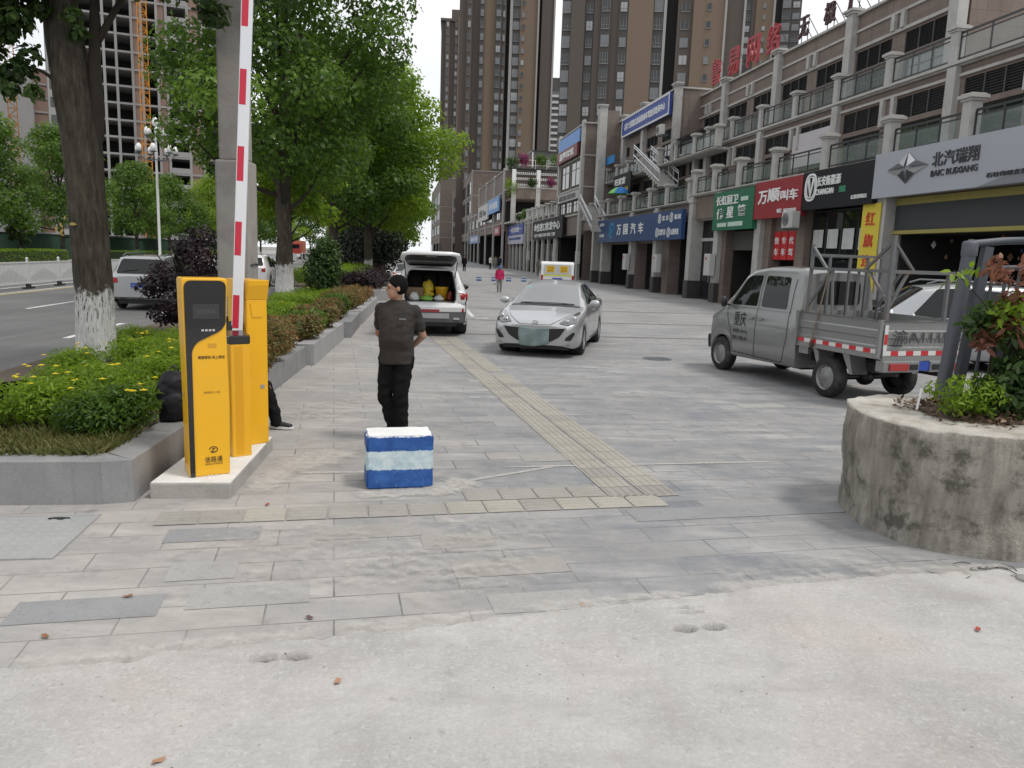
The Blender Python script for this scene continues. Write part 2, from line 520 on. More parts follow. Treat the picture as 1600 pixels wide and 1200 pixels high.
def m_block():
    t = NT('blue_white_paint'); t.set(0.5, spec=0.4)
    v = t.coords(); z = t.sep(v)[2]
    zz = t.math('ADD', z, t.math('MULTIPLY', t.math('SUBTRACT', t.noise(v, 16, 6, 0.7), 0.5), 0.028))
    drip = t.coords(scale=(30, 30, 1.5))
    zz = t.math('ADD', zz, t.math('MULTIPLY', t.math('SUBTRACT', t.noise(drip, 1.0, 3), 0.5), 0.03))
    blue = t.ramp(t.noise(v, 9, 6), [(0.3, (0.012, 0.06, 0.24)), (0.7, (0.03, 0.12, 0.38))])
    white = t.ramp(t.noise(v, 11, 7, 0.7), [(0.3, (0.36, 0.5, 0.56)), (0.65, (0.62, 0.69, 0.7))])
    top = t.ramp(t.noise(v, 6, 4), [(0.3, (0.72, 0.72, 0.7)), (0.7, (0.82, 0.82, 0.81))])
    b1 = t.ramp(zz, [(0.162, 0.0), (0.168, 1.0)])
    b2 = t.ramp(zz, [(0.322, 0.0), (0.328, 1.0)])
    b3 = t.ramp(zz, [(0.442, 0.0), (0.447, 1.0)])
    c = t.mix(b1, blue, white); c = t.mix(b2, c, blue); c = t.mix(b3, c, top)
    worn = t.math('MULTIPLY', t.ramp(t.noise(v, 24, 7, 0.75), [(0.57, 0.0), (0.66, 0.5)]), t.ramp(z, [(0.0, 1.0), (0.32, 0.25)]))
    c = t.mix(worn, c, (0.27, 0.42, 0.55))
    t.base(c)
    t.bump(t.noise(v, 30, 6, 0.7), 0.4, 0.008)
    return t.m

def m_old_concrete():
    t = NT('weathered_concrete'); t.set(0.9, spec=0.2)
    v = t.coords(); z = t.sep(v)[2]
    sv = t.coords(scale=(4, 4, 0.8))
    wall = t.ramp(t.noise(sv, 1.6, 9, 0.7), [(0.25, (0.11, 0.1, 0.086)), (0.42, (0.22, 0.203, 0.175)), (0.57, (0.34, 0.318, 0.278)), (0.76, (0.46, 0.44, 0.4))])
    wall = t.mix(t.ramp(t.noise(v, 3.5, 7, 0.7), [(0.36, 0.85), (0.47, 0.0)]), wall, (0.085, 0.079, 0.066))
    wall = t.mix(t.ramp(t.noise(v, 8, 5, 0.7), [(0.57, 0.0), (0.68, 0.5)]), wall, (0.36, 0.34, 0.3))
    top = t.ramp(t.noise(v, 3.5, 8, 0.7), [(0.3, (0.3, 0.27, 0.22)), (0.55, (0.52, 0.49, 0.44)), (0.8, (0.62, 0.6, 0.56))])
    g = t.n('NewGeometry'); nz = t.sep(g.outputs['Normal'])[2]
    f = t.ramp(t.math('ADD', nz, t.math('MULTIPLY', t.math('SUBTRACT', t.noise(v, 9, 5), 0.5), 0.7)), [(0.45, 0.0), (0.6, 1.0)])
    t.base(t.mix(f, wall, top))
    t.bump(t.math('ADD', t.noise(v, 9, 9, 0.75), t.math('MULTIPLY', t.noise(v, 60, 4), 0.4)), 0.9, 0.025)
    return t.m

def m_glass(name, col=(0.015, 0.017, 0.018), rough=0.03, spec=0.8, ior=1.55):
    t = NT(name); t.set(rough, spec=spec)
    t.b.inputs['IOR'].default_value = ior
    t.b.inputs['Base Color'].default_value = (*col, 1)
    v = t.coords()
    t.bump(t.noise(v, 0.9, 2), 0.02, 0.05)
    return t.m

def m_pane(name, alpha=0.45, col=(0.5, 0.58, 0.56)):
    """thin railing glass: part see-through, part reflecting"""
    t = NT(name); t.set(0.05, spec=0.6)
    v = t.coords()
    t.base(t.mix(t.noise(v, 1.5, 4), tuple(x * 0.8 for x in col), col))
    t.b.inputs['Alpha'].default_value = alpha
    return t.m

def m_carpaint(name, col, metal=0.3, dirt=0.25):
    t = NT(name); t.set(0.32, metal, 0.9, 0.5)
    t.b.inputs['Coat Roughness'].default_value = 0.06
    v = t.coords(); z = t.sep(v)[2]
    d = t.math('MULTIPLY', t.ramp(z, [(0.1, 1.0), (0.75, 0.12)]), t.ramp(t.noise(v, 4, 7, 0.65), [(0.35, 0.15), (0.7, dirt)]))
    t.base(t.mix(d, col, (0.2, 0.185, 0.16)))
    return t.m

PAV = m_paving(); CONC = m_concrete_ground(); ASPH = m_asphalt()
GRAN = m_granite('grey_granite', (0.2, 0.2, 0.205), (0.29, 0.29, 0.29))
GRAN2 = m_granite('pale_granite', (0.29, 0.29, 0.29), (0.37, 0.37, 0.365))
BARK = m_bark()
BARK2 = pm('dark_bark', (0.035, 0.027, 0.02), 0.95, 0.4, 6, 0.6, 30)
STONE = pm('pale_stone', (0.42, 0.41, 0.39), 0.75, 0.12, 2.5, 0.1, 30, dirt=(0.2, 0.19, 0.17), dirt_amt=0.45)
STONE_D = pm('dark_stone_base', (0.045, 0.043, 0.042), 0.5, 0.2, 3)
WALL_BR = m_tilewall('brown_cladding', (0.175, 0.135, 0.115), (0.205, 0.16, 0.138))
WALL_BR2 = m_tilewall('dull_brown_cladding', (0.185, 0.15, 0.13), (0.21, 0.17, 0.15))
DARKMETAL = pm('dark_metal', (0.03, 0.032, 0.035), 0.5, 0.2, 4)
GREYMETAL = pm('grey_metal', (0.16, 0.17, 0.18), 0.5, 0.15, 5, metal=0.3)
STEEL = pm('bright_steel', (0.62, 0.63, 0.65), 0.28, 0.08, 5, metal=0.9)
GLASS = m_glass('dark_window_glass')
CARGLASS = m_glass('car_glass', (0.01, 0.012, 0.012), 0.02, 0.5, 1.45)
WINDSC = m_glass('bright_windscreen', (0.05, 0.052, 0.054), 0.02, 1.0, 2.3)
PANE = m_pane('railing_glass', 0.24, (0.34, 0.4, 0.38))
BLACK = pm('black_plastic', (0.014, 0.014, 0.015), 0.4, 0.15, 8)
RUBBER = pm('tyre_rubber', (0.018, 0.018, 0.018), 0.85, 0.25, 8, dirt=(0.12, 0.11, 0.1), dirt_amt=0.4)
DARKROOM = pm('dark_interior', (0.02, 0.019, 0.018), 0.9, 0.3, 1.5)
WHITE = pm('white_paint', (0.74, 0.74, 0.73), 0.5, 0.06, 4)
LETTER_W = pm('white_lettering', (0.8, 0.8, 0.8), 0.5, 0.03)
YELLOW = pm('yellow_paint', (0.82, 0.43, 0.006), 0.38, 0.05, 2, coat=0.3, dirt=(0.6, 0.34, 0.03), dirt_amt=0.4)
RED = pm('red_paint', (0.5, 0.02, 0.03), 0.5, 0.1, 3)
LAMPRED = pm('red_lens', (0.35, 0.012, 0.012), 0.15, 0.1, 6, coat=0.8)
LAMPCLR = pm('clear_lens', (0.55, 0.57, 0.6), 0.12, 0.25, 25, metal=0.6, coat=1.0)
CHROME = pm('chrome', (0.7, 0.7, 0.72), 0.12, 0.05, 5, metal=1.0)
LOUVRE = pm('louvre_metal', (0.065, 0.065, 0.068), 0.55, 0.2, 3, metal=0.2)
SOIL = pm('soil', (0.1, 0.075, 0.055), 0.95, 0.4, 7, 0.8, 30)
MARK = pm('road_paint', (0.6, 0.6, 0.58), 0.8, 0.2, 6, dirt=(0.25, 0.245, 0.24), dirt_amt=0.7)
LEAF_G = m_leaf('leaf_green', (0.02, 0.046, 0.008), (0.064, 0.13, 0.016), (0.155, 0.265, 0.03), 0.38)
LEAF_D = m_leaf('leaf_dark', (0.018, 0.036, 0.01), (0.04, 0.078, 0.018), (0.085, 0.15, 0.03), 0.3)
LEAF_B = m_leaf('leaf_bright', (0.07, 0.13, 0.011), (0.16, 0.26, 0.018), (0.27, 0.39, 0.035), 0.45)
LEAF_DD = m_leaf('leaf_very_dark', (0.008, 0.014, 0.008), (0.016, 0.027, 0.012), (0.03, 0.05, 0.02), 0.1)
LEAF_P = m_leaf('leaf_purple', (0.012, 0.007, 0.009), (0.026, 0.014, 0.018), (0.06, 0.032, 0.036), 0.15)
LEAF_R = m_leaf('leaf_red_green', (0.06, 0.09, 0.02), (0.14, 0.15, 0.04), (0.36, 0.14, 0.07), 0.3)
LEAF_RED = m_leaf('leaf_red', (0.1, 0.035, 0.022), (0.2, 0.075, 0.045), (0.3, 0.14, 0.075), 0.3)
GRASS_M = m_leaf('grass_blades', (0.1, 0.13, 0.03), (0.22, 0.26, 0.07), (0.45, 0.42, 0.19), 0.3)
PETAL = pm('yellow_petal', (0.78, 0.62, 0.02), 0.6, 0.1)
# ------------------------------------------------------------------ street frame: u along the street, D to the right, z up
STREET = R(-8.198)
SA, CA = math.sin(STREET), math.cos(STREET)
RZ_STREET = PI / 2 - STREET              # local x = along the street, local y = towards the road

def W(u, D, z=0.0):
    return (SA * u + CA * D, CA * u - SA * D, z)

def sheet(name, pts, mat, kind='structure', label=None):
    b = MB(); b.add(pts, [tuple(range(len(pts)))])
    return tag(b.build(name, mat), kind=kind, label=label)

# ---- ground, road, plaza
GROUND = pm('bare_ground', (0.2, 0.19, 0.17), 0.9, 0.3, 0.05)
sheet('ground', [(-1500, -300, -0.32), (1500, -300, -0.32), (1500, 2500, -0.32), (-1500, 2500, -0.32)], GROUND)
KERB_D = -5.25
sheet('road', [W(-40, -27, -0.15), W(-40, KERB_D, -0.15), W(600, KERB_D, -0.15), W(600, -27, -0.15)], ASPH)
SIDEWALK = pm('sidewalk_slabs', (0.3, 0.29, 0.28), 0.8, 0.2, 0.8)
sheet('pavement', [W(-40, -60, 0.0), W(-40, -27.2, 0.0), W(600, -27.2, 0.0), W(600, -60, 0.0)], SIDEWALK)

b = MB()
b.x = Matrix.Rotation(RZ_STREET, 4, 'Z')
for k in range(140):
    u = -20 + k * 1.0
    b.box(u, u + 0.994, -(KERB_D + 0.16), -KERB_D, -0.3, 0.015)
    b.box(u, u + 0.994, 27.0, 27.2, -0.3, 0.015)
tag(b.build('kerb', GRAN2), kind='structure')

# road markings
b = MB(); b.x = Matrix.Rotation(RZ_STREET, 4, 'Z')
def rmark(u0, u1, D, w, z=-0.146):
    b.add([(u0, -D - w / 2, z), (u1, -D - w / 2, z), (u1, -D + w / 2, z), (u0, -D + w / 2, z)], [(0, 1, 2, 3)])
for k in range(24):
    u = 11.2 + k * 6.9
    rmark(u + 0.0, u + 3.6, -7.25, 0.15)
    rmark(u + 0.6, u + 4.4, -11.3, 0.15)
    rmark(u, u + 4, -19.6, 0.15)
    rmark(u, u + 4, -23.2, 0.15)
rmark(-20, 300, -15.05, 0.14)
rmark(-20, 300, -16.5, 0.14)
tag(b.build('road_markings', MARK), kind='structure')
b = MB(); b.x = Matrix.Rotation(RZ_STREET, 4, 'Z')
b.add([(-20, 14.7, -0.1455), (300, 14.7, -0.1455), (300, 14.83, -0.1455), (-20, 14.83, -0.1455)], [(0, 1, 2, 3)])
tag(b.build('road_edge_line', pm('yellow_road_paint', (0.5, 0.37, 0.12), 0.8, 0.2, 5)), kind='structure')

# ---- rough concrete apron in the foreground: fine relief, chipped holes, ragged edge
EDGE = np.array([(-9, 1.9), (-2.31, 3.32), (-1.75, 3.42), (-1.66, 3.53), (-0.9, 3.74), (0.05, 4.05), (1.2, 4.42), (2.28, 4.76), (3.5, 5.02), (9, 6.3)])
_px = np.linspace(-5.4, 9, 30); _py = np.interp(_px, EDGE[:, 0], EDGE[:, 1]) - .09
_n = len(_px)
_pv = [(x, y, 0) for x, y in zip(_px, _py)] + [(-6.29 + 15.29 * i / (_n - 1), 8.0, 0) for i in range(_n)] + [(23.1, 6.2, 0), (23.1, 8.0, 0), W(420, 24, 0), W(420, KERB_D + .16, 0)]
_pf = [(i, i + 1, _n + i + 1, _n + i) for i in range(_n - 1)] + [(_n - 1, 2 * _n, 2 * _n + 1, 2 * _n - 1), (_n, 2 * _n - 1, 2 * _n + 1, 2 * _n + 2, 2 * _n + 3)]
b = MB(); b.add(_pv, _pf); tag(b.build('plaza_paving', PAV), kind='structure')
sheet('dark_bed', [(-9, -6, -.2), (9, -6, -.2), (9, 6.4, -.2), (-9, 2.0, -.2)], GROUND)
def value_noise(x, y, sc_, seed):
    r = np.random.default_rng(seed).random((64, 64))
    gx, gy = x * sc_ + 100, y * sc_ + 100
    ix, iy = np.floor(gx).astype(int), np.floor(gy).astype(int)
    fx, fy = gx - ix, gy - iy
    fx = fx * fx * (3 - 2 * fx); fy = fy * fy * (3 - 2 * fy)
    g = lambda a, c: r[a % 64, c % 64]
    return (g(ix, iy) * (1 - fx) + g(ix + 1, iy) * fx) * (1 - fy) + (g(ix, iy + 1) * (1 - fx) + g(ix + 1, iy + 1) * fx) * fy
xs = np.concatenate([np.linspace(-9, -3.6, 60), np.linspace(-3.59, 4.3, 480), np.linspace(4.35, 9, 50)])
nr = 200
ts = np.concatenate([[0.0, 0.3, 0.55], np.linspace(0.74, 1.0, nr)])
edge = np.interp(xs, EDGE[:, 0], EDGE[:, 1])
edge = edge + (value_noise(xs, xs * 0, 3.0, 1) - 0.5) * 0.025 + (value_noise(xs, xs * 0, 14.0, 2) - 0.5) * 0.03 + (value_noise(xs, xs * 0, 40.0, 12) - 0.5) * 0.02
X = np.repeat(xs[None, :], len(ts), 0)
Y = -4 + (edge[None, :] + 4) * ts[:, None]
Z = 0.012 + 0.012 * value_noise(X, Y, 1.5, 3) + 0.006 * value_noise(X, Y, 6, 4) + 0.003 * value_noise(X, Y, 22, 5) + 0.002 * value_noise(X, Y, 45, 6)
for cx, cy, rx, ry, dp in [(0.98, 3.955, 0.06, 0.042, 0.11), (1.14, 3.985, 0.062, 0.042, 0.1), (1.05, 4.16, 0.08, 0.016, 0.05), (1.03, 4.215, 0.055, 0.016, 0.045),
                           (-1.15, 3.5, 0.065, 0.04, 0.06), (-1.01, 3.525, 0.075, 0.036, 0.065), (0.93, 4.2, 0.02, 0.014, 0.02), (1.12, 4.23, 0.018, 0.012, 0.02)]:
    q = ((X - cx) / rx) ** 2 + ((Y - cy) / ry) ** 2
    Z -= dp * np.clip(1.25 - q, 0, 1) * (0.8 + 0.4 * value_noise(X, Y, 60, 8))
Z[-1, :] = -0.012
Z[-2, :] = np.minimum(Z[-2, :], 0.009)
nx = len(xs)
idx = np.arange(len(ts) * nx).reshape(len(ts), nx)
q = np.stack([idx[:-1, :-1], idx[:-1, 1:], idx[1:, 1:], idx[1:, :-1]], -1).reshape(-1, 4)
me = bpy.data.meshes.new('concrete_ground')
me.vertices.add(X.size)
me.vertices.foreach_set('co', np.stack([X, Y, Z], -1).astype(np.float32).ravel())
me.loops.add(q.size); me.loops.foreach_set('vertex_index', q.ravel().astype(np.int32))
me.polygons.add(len(q)); me.polygons.foreach_set('loop_start', np.arange(0, q.size, 4, dtype=np.int32)); me.polygons.foreach_set('loop_total', np.full(len(q), 4, dtype=np.int32))
me.update(calc_edges=True)
# keep the paving out of the carved holes: the apron sits on its own dark bed
tag(finish(me, 'concrete_ground', CONC), kind='structure')

b = MB()
for cx, cy, rx, ry, z in [(0.98, 3.955, .042, .027, -.036), (1.14, 3.985, .043, .027, -.033), (1.05, 4.16, .06, .011, -.008), (-1.15, 3.5, .044, .026, -.016), (-1.01, 3.525, .05, .024, -.016)]:
    b.add([(cx + rx * math.cos(k * PI / 7) * (.85 + .3 * ((k * 7) % 5) / 5), cy + ry * math.sin(k * PI / 7), z) for k in range(14)], [tuple(range(14))])
tag(b.build('hole_dirt', pm('hole_dirt', (.05, .044, .038), .95, .4, 30)), kind='structure')
# ---- paving details: single slabs of other stone, cement smears, parking lines
GA = R(13.2)
gdir = Vector((math.cos(GA), math.sin(GA), 0)); gup = Vector((-math.sin(GA), math.cos(GA), 0))
def slab_at(b, x, y, w, h, z=0.003):
    p = Vector((x, y, z))
    b.add([p, p + gdir * w, p + gdir * w + gup * h, p + gup * h], [(0, 1, 2, 3)])
SLAB_L = m_granite('pale_slab', (0.315, 0.307, 0.295), (0.37, 0.362, 0.35))
SLAB_D = m_granite('dark_slab', (0.235, 0.237, 0.243), (0.285, 0.286, 0.29))
SLAB_Y = m_granite('warm_slab', (0.295, 0.277, 0.257), (0.345, 0.327, 0.307))
bl, bd, by = MB(), MB(), MB()
for x, y, w, h in [(-0.05, 4.08, 0.62, 0.25), (-2.02, 4.35, 0.4, 0.28), (-1.75, 4.0, 0.66, 0.28), (-0.5, 11.2, 0.18, 0.2), (-0.58, 10.6, 0.16, 0.2), (-0.65, 12.0, 0.2, 0.2), (3.2, 10.6, 0.7, 0.28)]:
    slab_at(bl, x, y, w, h)
for x, y, w, h in [(1.0, 5.72, 2.6, 0.27), (-2.3, 4.95, 0.62, 0.26), (-2.6, 3.75, 0.75, 0.28), (-1.3, 12.9, 1.1, 0.2), (0.8, 13.4, 0.9, 0.2), (-2.9, 16.2, 2.1, 0.2)]:
    slab_at(bd, x, y, w, h)
for x, y, w, h in [(0.15, 7.35, 0.55, 0.27), (-1.3, 5.1, 0.72, 0.28), (-0.55, 5.0, 0.5, 0.28), (-0.3, 4.55, 0.74, 0.28)]:
    slab_at(by, x, y, w, h)
tag(bl.build('pale_paving', SLAB_L), kind='structure')
tag(bd.build('dark_paving', SLAB_D), kind='structure')
tag(by.build('warm_paving', SLAB_Y), kind='structure')
def m_smear():
    t = NT('cement_smear'); t.set(.9, spec=.2)
    v = t.coords()
    t.base(t.mix(t.noise(v, 9, 5), (.46, .435, .4), (.6, .575, .54)))
    at = t.n('Attribute', attribute_name='edge')
    k = t.math('ADD', t.math('MULTIPLY', at.outputs['Fac'], .75), t.math('SUBTRACT', t.noise(v, 11, 8, .72), .5))
    al = t.ramp(k, [(.3, 0.0), (.85, .75)])
    t.l(al, t.b.inputs['Alpha'])
    return t.m
CEMENT = m_smear()
sv_, sf_, se_ = [], [], []
def smear(p, q, w, n=26, z=0.006, seed=0, amt=1.0):
    """a soft strip: the edge attribute is 1 along its middle and 0 at its rim"""
    rr = random.Random(seed); z += seed * .0004
    p = Vector((*p, z)); q = Vector((*q, z)); d = (q - p); s_ = Vector((-d.y, d.x, 0)).normalized()
    base = len(sv_)
    for i in range(n + 1):
        f = i / n; ww = w * (1.0 + .5 * rr.random()) * 1.3; end = min(1, 6 * f, 6 * (1 - f))
        c = p + d * f + s_ * (rr.random() - .5) * w * .3
        for k, e in ((-1, 0), (-.4, 1), (.4, 1), (1, 0)):
            sv_.append(tuple(c + s_ * ww * k)); se_.append(e * end * amt)
    for i in range(n):
        for k in range(3):
            a = base + i * 4 + k; sf_.append((a, a + 1, a + 5, a + 4))
smear((-2.0, 6.68), (-1.0, 6.85), 0.03, seed=1)
smear((-0.55, 6.5), (0.55, 7.3), 0.025, seed=2)
smear((-0.4, 7.05), (3.0, 7.75), 0.022, 60, seed=3)
smear((-2.05, 5.95), (-2.0, 7.5), 0.13, 40, seed=4)
smear((-1.35, 6.1), (-0.4, 6.33), 0.1, seed=5)
smear((-0.66, 6.25), (-0.3, 6.7), 0.16, seed=6)
smear((-2.05, 6.7), (-1.6, 7.6), 0.22, 20, seed=7)
# dust carried from the rough concrete on to the slabs
for i in range(1, len(EDGE) - 2):
    smear((EDGE[i][0] - .05, EDGE[i][1] + .02), (EDGE[i + 1][0] + .05, EDGE[i + 1][1] + .02), .09, 34, seed=20 + i, amt=.85)
for i, (p_, q_, w_) in enumerate([((-1.7, 4.3), (-.3, 4.9), .4), ((-.9, 4.2), (.2, 5.3), .45), ((-2.2, 4.9), (-.8, 5.3), .3), ((-.6, 5.3), (.5, 5.6), .3), ((-.5, 4.5), (.3, 4.7), .3), ((2.0, 5.1), (3.3, 4.9), .2), ((1.2, 4.65), (2.3, 5.0), .12), ((-2.5, 8.5), (-1.9, 11), .4), ((-1.6, 7.2), (-1.2, 9.5), .35), ((1.6, 9), (3.5, 9.4), .3), ((1.2, 11.2), (3.2, 11.4), .3), ((-.2, 12), (1.5, 12.3), .3)]):
    smear(p_, q_, w_, 30, seed=40 + i, amt=.5)
me = bpy.data.meshes.new('cement_smears'); me.from_pydata(sv_, [], sf_)
at_ = me.attributes.new('edge', 'FLOAT', 'POINT'); at_.data.foreach_set('value', se_); me.update()
tag(finish(me, 'cement_smears', CEMENT), kind='structure')
b = MB()
def pline(p, q, w, z=0.004):
    p = Vector((*p, z)); q = Vector((*q, z)); d = (q - p); s_ = Vector((-d.y, d.x, 0)).normalized() * (w / 2)
    b.add([p - s_, q - s_, q + s_, p + s_], [(0, 1, 2, 3)])
pline((-1.9, 29.2), (-1.3, 24.6), 0.14); pline((-1.2, 24.2), (-0.8, 24.3), 0.2)
for k in range(6):
    pline((-2.9 + k * 0.02, 32 + k * 3.1), (0.6, 32.5 + k * 3.1), 0.1)
tag(b.build('parking_lines', MARK), kind='structure')
b = MB()
for y in (19.2, 23.4, 28.6, 36.0): pline((-2.2, y), (9.6 + (40 - y) * 0.12, y + 1.8), 0.12, 0.0045)
tag(b.build('drain_slots', pm('drain_slot', (0.12, 0.115, 0.11), 0.9, 0.2, 4)), kind='structure')

# ---- tactile paving: ribbed tiles
TACT = m_granite('tactile_tile', (0.315, 0.295, 0.252), (0.39, 0.37, 0.325))
TACT_D = m_granite('worn_tactile_tile', (0.27, 0.255, 0.228), (0.34, 0.322, 0.295))
tb, tbd = MB(), MB()
def tact_tile(b, o, dx, dy, s=0.3):
    """one ribbed tile: ribs run along dx"""
    g_ = 0.004
    def P(a, c, z): return o + dx * a + dy * c + Vector((0, 0, z))
    b.add([P(g_, g_, 0.006), P(s - g_, g_, 0.006), P(s - g_, s - g_, 0.006), P(g_, s - g_, 0.006)], [(0, 1, 2, 3)])
    for k in range(4):
        c0 = s * (0.1 + 0.235 * k); c1 = c0 + s * 0.1
        a0, a1 = s * 0.05, s * 0.95
        vs = [P(a0, c0, 0.006), P(a1, c0, 0.006), P(a1, c1, 0.006), P(a0, c1, 0.006), P(a0 + .006, c0 + .006, 0.012), P(a1 - .006, c0 + .006, 0.012), P(a1 - .006, c1 - .006, 0.012), P(a0 + .006, c1 - .006, 0.012)]
        b.add(vs, [(4, 5, 6, 7), (0, 1, 5, 4), (1, 2, 6, 5), (2, 3, 7, 6), (3, 0, 4, 7)])
TA = R(13.3)
td = Vector((-math.sin(TA), math.cos(TA), 0)); tw = Vector((math.cos(TA), math.sin(TA), 0))
o0 = Vector((0.86, 6.28, 0))
rr = random.Random(4)
for k in range(41):
    for j in range(2):
        if rr.random() < 0.03: continue
        tact_tile(tbd if (rr.random() < 0.12 or (k < 3 and rr.random() < 0.3)) else tb, o0 + td * (k * 0.302) + tw * (j * 0.322), td, tw, 0.3 if j == 0 else 0.3)
o1 = Vector((1.32, 6.13, 0))
bdv = Vector((-math.cos(R(12.8)), -math.sin(R(12.8)), 0)); bup = Vector((-math.sin(R(12.8)), math.cos(R(12.8)), 0))
for k in range(13):
    tact_tile(tbd if k in (3, 6, 7, 8, 9, 11, 12) else tb, o1 + bdv * (k * 0.302), bdv, bup)
for k in range(4):
    tact_tile(tbd, o1 + bup * 0.304 + bdv * (0.42 + k * 0.302), bdv, bup)
tag(tb.build('tactile_paving', TACT), kind='structure')
tag(tbd.build('worn_tactile_paving', TACT_D), kind='structure')

# ---- covers set in the paving
t = thing('utility_cover', 'pale square utility cover with raised dots set in the paving at the left edge', 'cover', (-3.35, 5.0, 0))
b = MB()
x = Matrix.Rotation(R(9), 4, 'Z'); b.x = x
COVER = pm('composite_cover', (0.31, 0.315, 0.31), 0.7, 0.15, 4, 0.2, 60)
b.box(-0.5, 0.42, -0.42, 0.36, 0.0, 0.008)
for i in range(10):
    for j in range(8):
        b.lathe([(0.03, 0.008), (0.022, 0.013)], 8, (-0.42 + i * 0.085, -0.33 + j * 0.085, 0), True, False)
b.build('cover_plate', COVER, t)
b = MB(); b.x = x
for a in ((-0.53, 0.45, -0.45, -0.42), (-0.53, 0.45, 0.36, 0.39), (0.42, 0.45, -0.42, 0.36), (-0.53, -0.5, -0.42, 0.36)): b.box(*a, 0.0, 0.011)
b.build('frame', GRAN2, t)
b = MB(); b.x = x
b.prism([(0.2 + 0.075 * math.cos(k * PI / 6), 0.3 + 0.022 * math.sin(k * PI / 6)) for k in range(12)], 0.0085, 0.0145)
b.build('lifting_slot', BLACK, t)
def round_cover(x, y, r, label):
    b = MB()
    b.lathe([(r, 0.0), (r, 0.006), (r - 0.03, 0.006), (r - 0.03, 0.004), (0.02, 0.004)], 28)
    for k in range(7): b.box(-r * 0.7, r * 0.7, -r * 0.72 + k * r * 0.24 - 0.012, -r * 0.72 + k * r * 0.24 + 0.012, 0.004, 0.0075)
    tag(b.build('manhole_cover', GREYMETAL, None, (x, y, 0.0)), 'round grey manhole cover ' + label, 'manhole cover')
round_cover(2.92, 15.7, 0.3, 'in the plaza just right of the silver sedan')
# ------------------------------------------------------------------ shop buildings along the right side
# facade frame: x = u along the street, y = v towards the road (v = 0 on the ground-floor pillar line), z up
D0 = 15.2
def bframe(u0): return W(u0, D0, 0.0)

SIGN_SEQ = []
def fx(u0):      # text frame for something facing the road: text x runs towards smaller u
    return Vector((-1, 0, 0)), Vector((0, 0, 1)), Vector((0, 1, 0))

def text_on(b, s, u, z, w, h, v, depth=0.03, bold=0.02):
    b.text(s, frame((u, v, z), *fx(0)), w, h, depth, bold)

def lit_text(parent, items, v, mat, name='lettering', depth=0.03):
    """items: (string, u, z, width, height[, bold]) in the parent's frame"""
    for it in items:
        b = MB()
        text_on(b, it[0], it[1], it[2], it[3], it[4], v, depth, it[5] if len(it) > 5 else 0.02)
        b.build(name, mat, parent)

def window_mesh(w, h, cols, rows, fr=0.05, transom=None):
    """frame and pane meshes, origin bottom centre, in the plane y=0 facing +y"""
    f = MB()
    f.box(-w / 2, -w / 2 + fr, -0.06, 0.0, 0, h); f.box(w / 2 - fr, w / 2, -0.06, 0.0, 0, h)
    f.box(-w / 2 + fr, w / 2 - fr, -0.06, 0, 0, fr); f.box(-w / 2 + fr, w / 2 - fr, -0.06, 0, h - fr, h)
    for i in range(1, cols):
        x = -w / 2 + w * i / cols
        f.box(x - fr / 2, x + fr / 2, -0.055, -0.006, fr, h - fr)
    for j in range(1, rows):
        z = h * j / rows if transom is None else transom
        f.box(-w / 2 + fr, w / 2 - fr, -0.05, -0.011, z - fr / 2, z + fr / 2)
    g = MB(); g.add([(-w / 2 + .01, -0.035, .01), (w / 2 - .01, -0.035, .01), (w / 2 - .01, -0.035, h - .01), (-w / 2 + .01, -0.035, h - .01)], [(0, 1, 2, 3)])
    return f, g
_wm = {}
def window(parent, u, v, z, w, h, cols=2, rows=1, frm=None, glass=None, transom=None, name='window'):
    k = (round(w, 2), round(h, 2), cols, rows, transom, id(frm), id(glass), name)
    if k not in _wm:
        f, g = window_mesh(w, h, cols, rows, transom=transom)
        fo = f.build(name, frm or DARKMETAL, parent, (u, v, z))
        go = g.build('pane', glass or GLASS, fo)
        _wm[k] = (fo.data, go.data)
        return fo
    fm, gm = _wm[k]
    fo = bpy.data.objects.new(name, fm); COL.objects.link(fo); fo.parent = parent; fo.location = (u, v, z)
    go = bpy.data.objects.new('pane', gm); COL.objects.link(go); go.parent = fo
    return fo

def louvre(parent, u, v, z, w, h):
    k = ('louvre', round(w, 2), round(h, 2))
    if k not in _wm:
        b = MB()
        b.box(-w / 2, w / 2, -0.1, -0.08, 0, h)
        for e in (-w / 2, -w / 6, w / 6, w / 2): b.box(e - 0.025, e + 0.025, -0.08, 0.02, 0, h)
        n = int(h / 0.075)
        for i in range(n):
            z0 = h * i / n
            b.add([(-w / 2, 0.005, z0), (w / 2, 0.005, z0), (w / 2, -0.07, z0 + 0.06), (-w / 2, -0.07, z0 + 0.06)], [(0, 1, 2, 3)])
        o = b.build('louvre', LOUVRE, parent, (u, v, z)); _wm[k] = o.data
        return o
    o = bpy.data.objects.new('louvre', _wm[k]); COL.objects.link(o); o.parent = parent; o.location = (u, v, z)
    return o

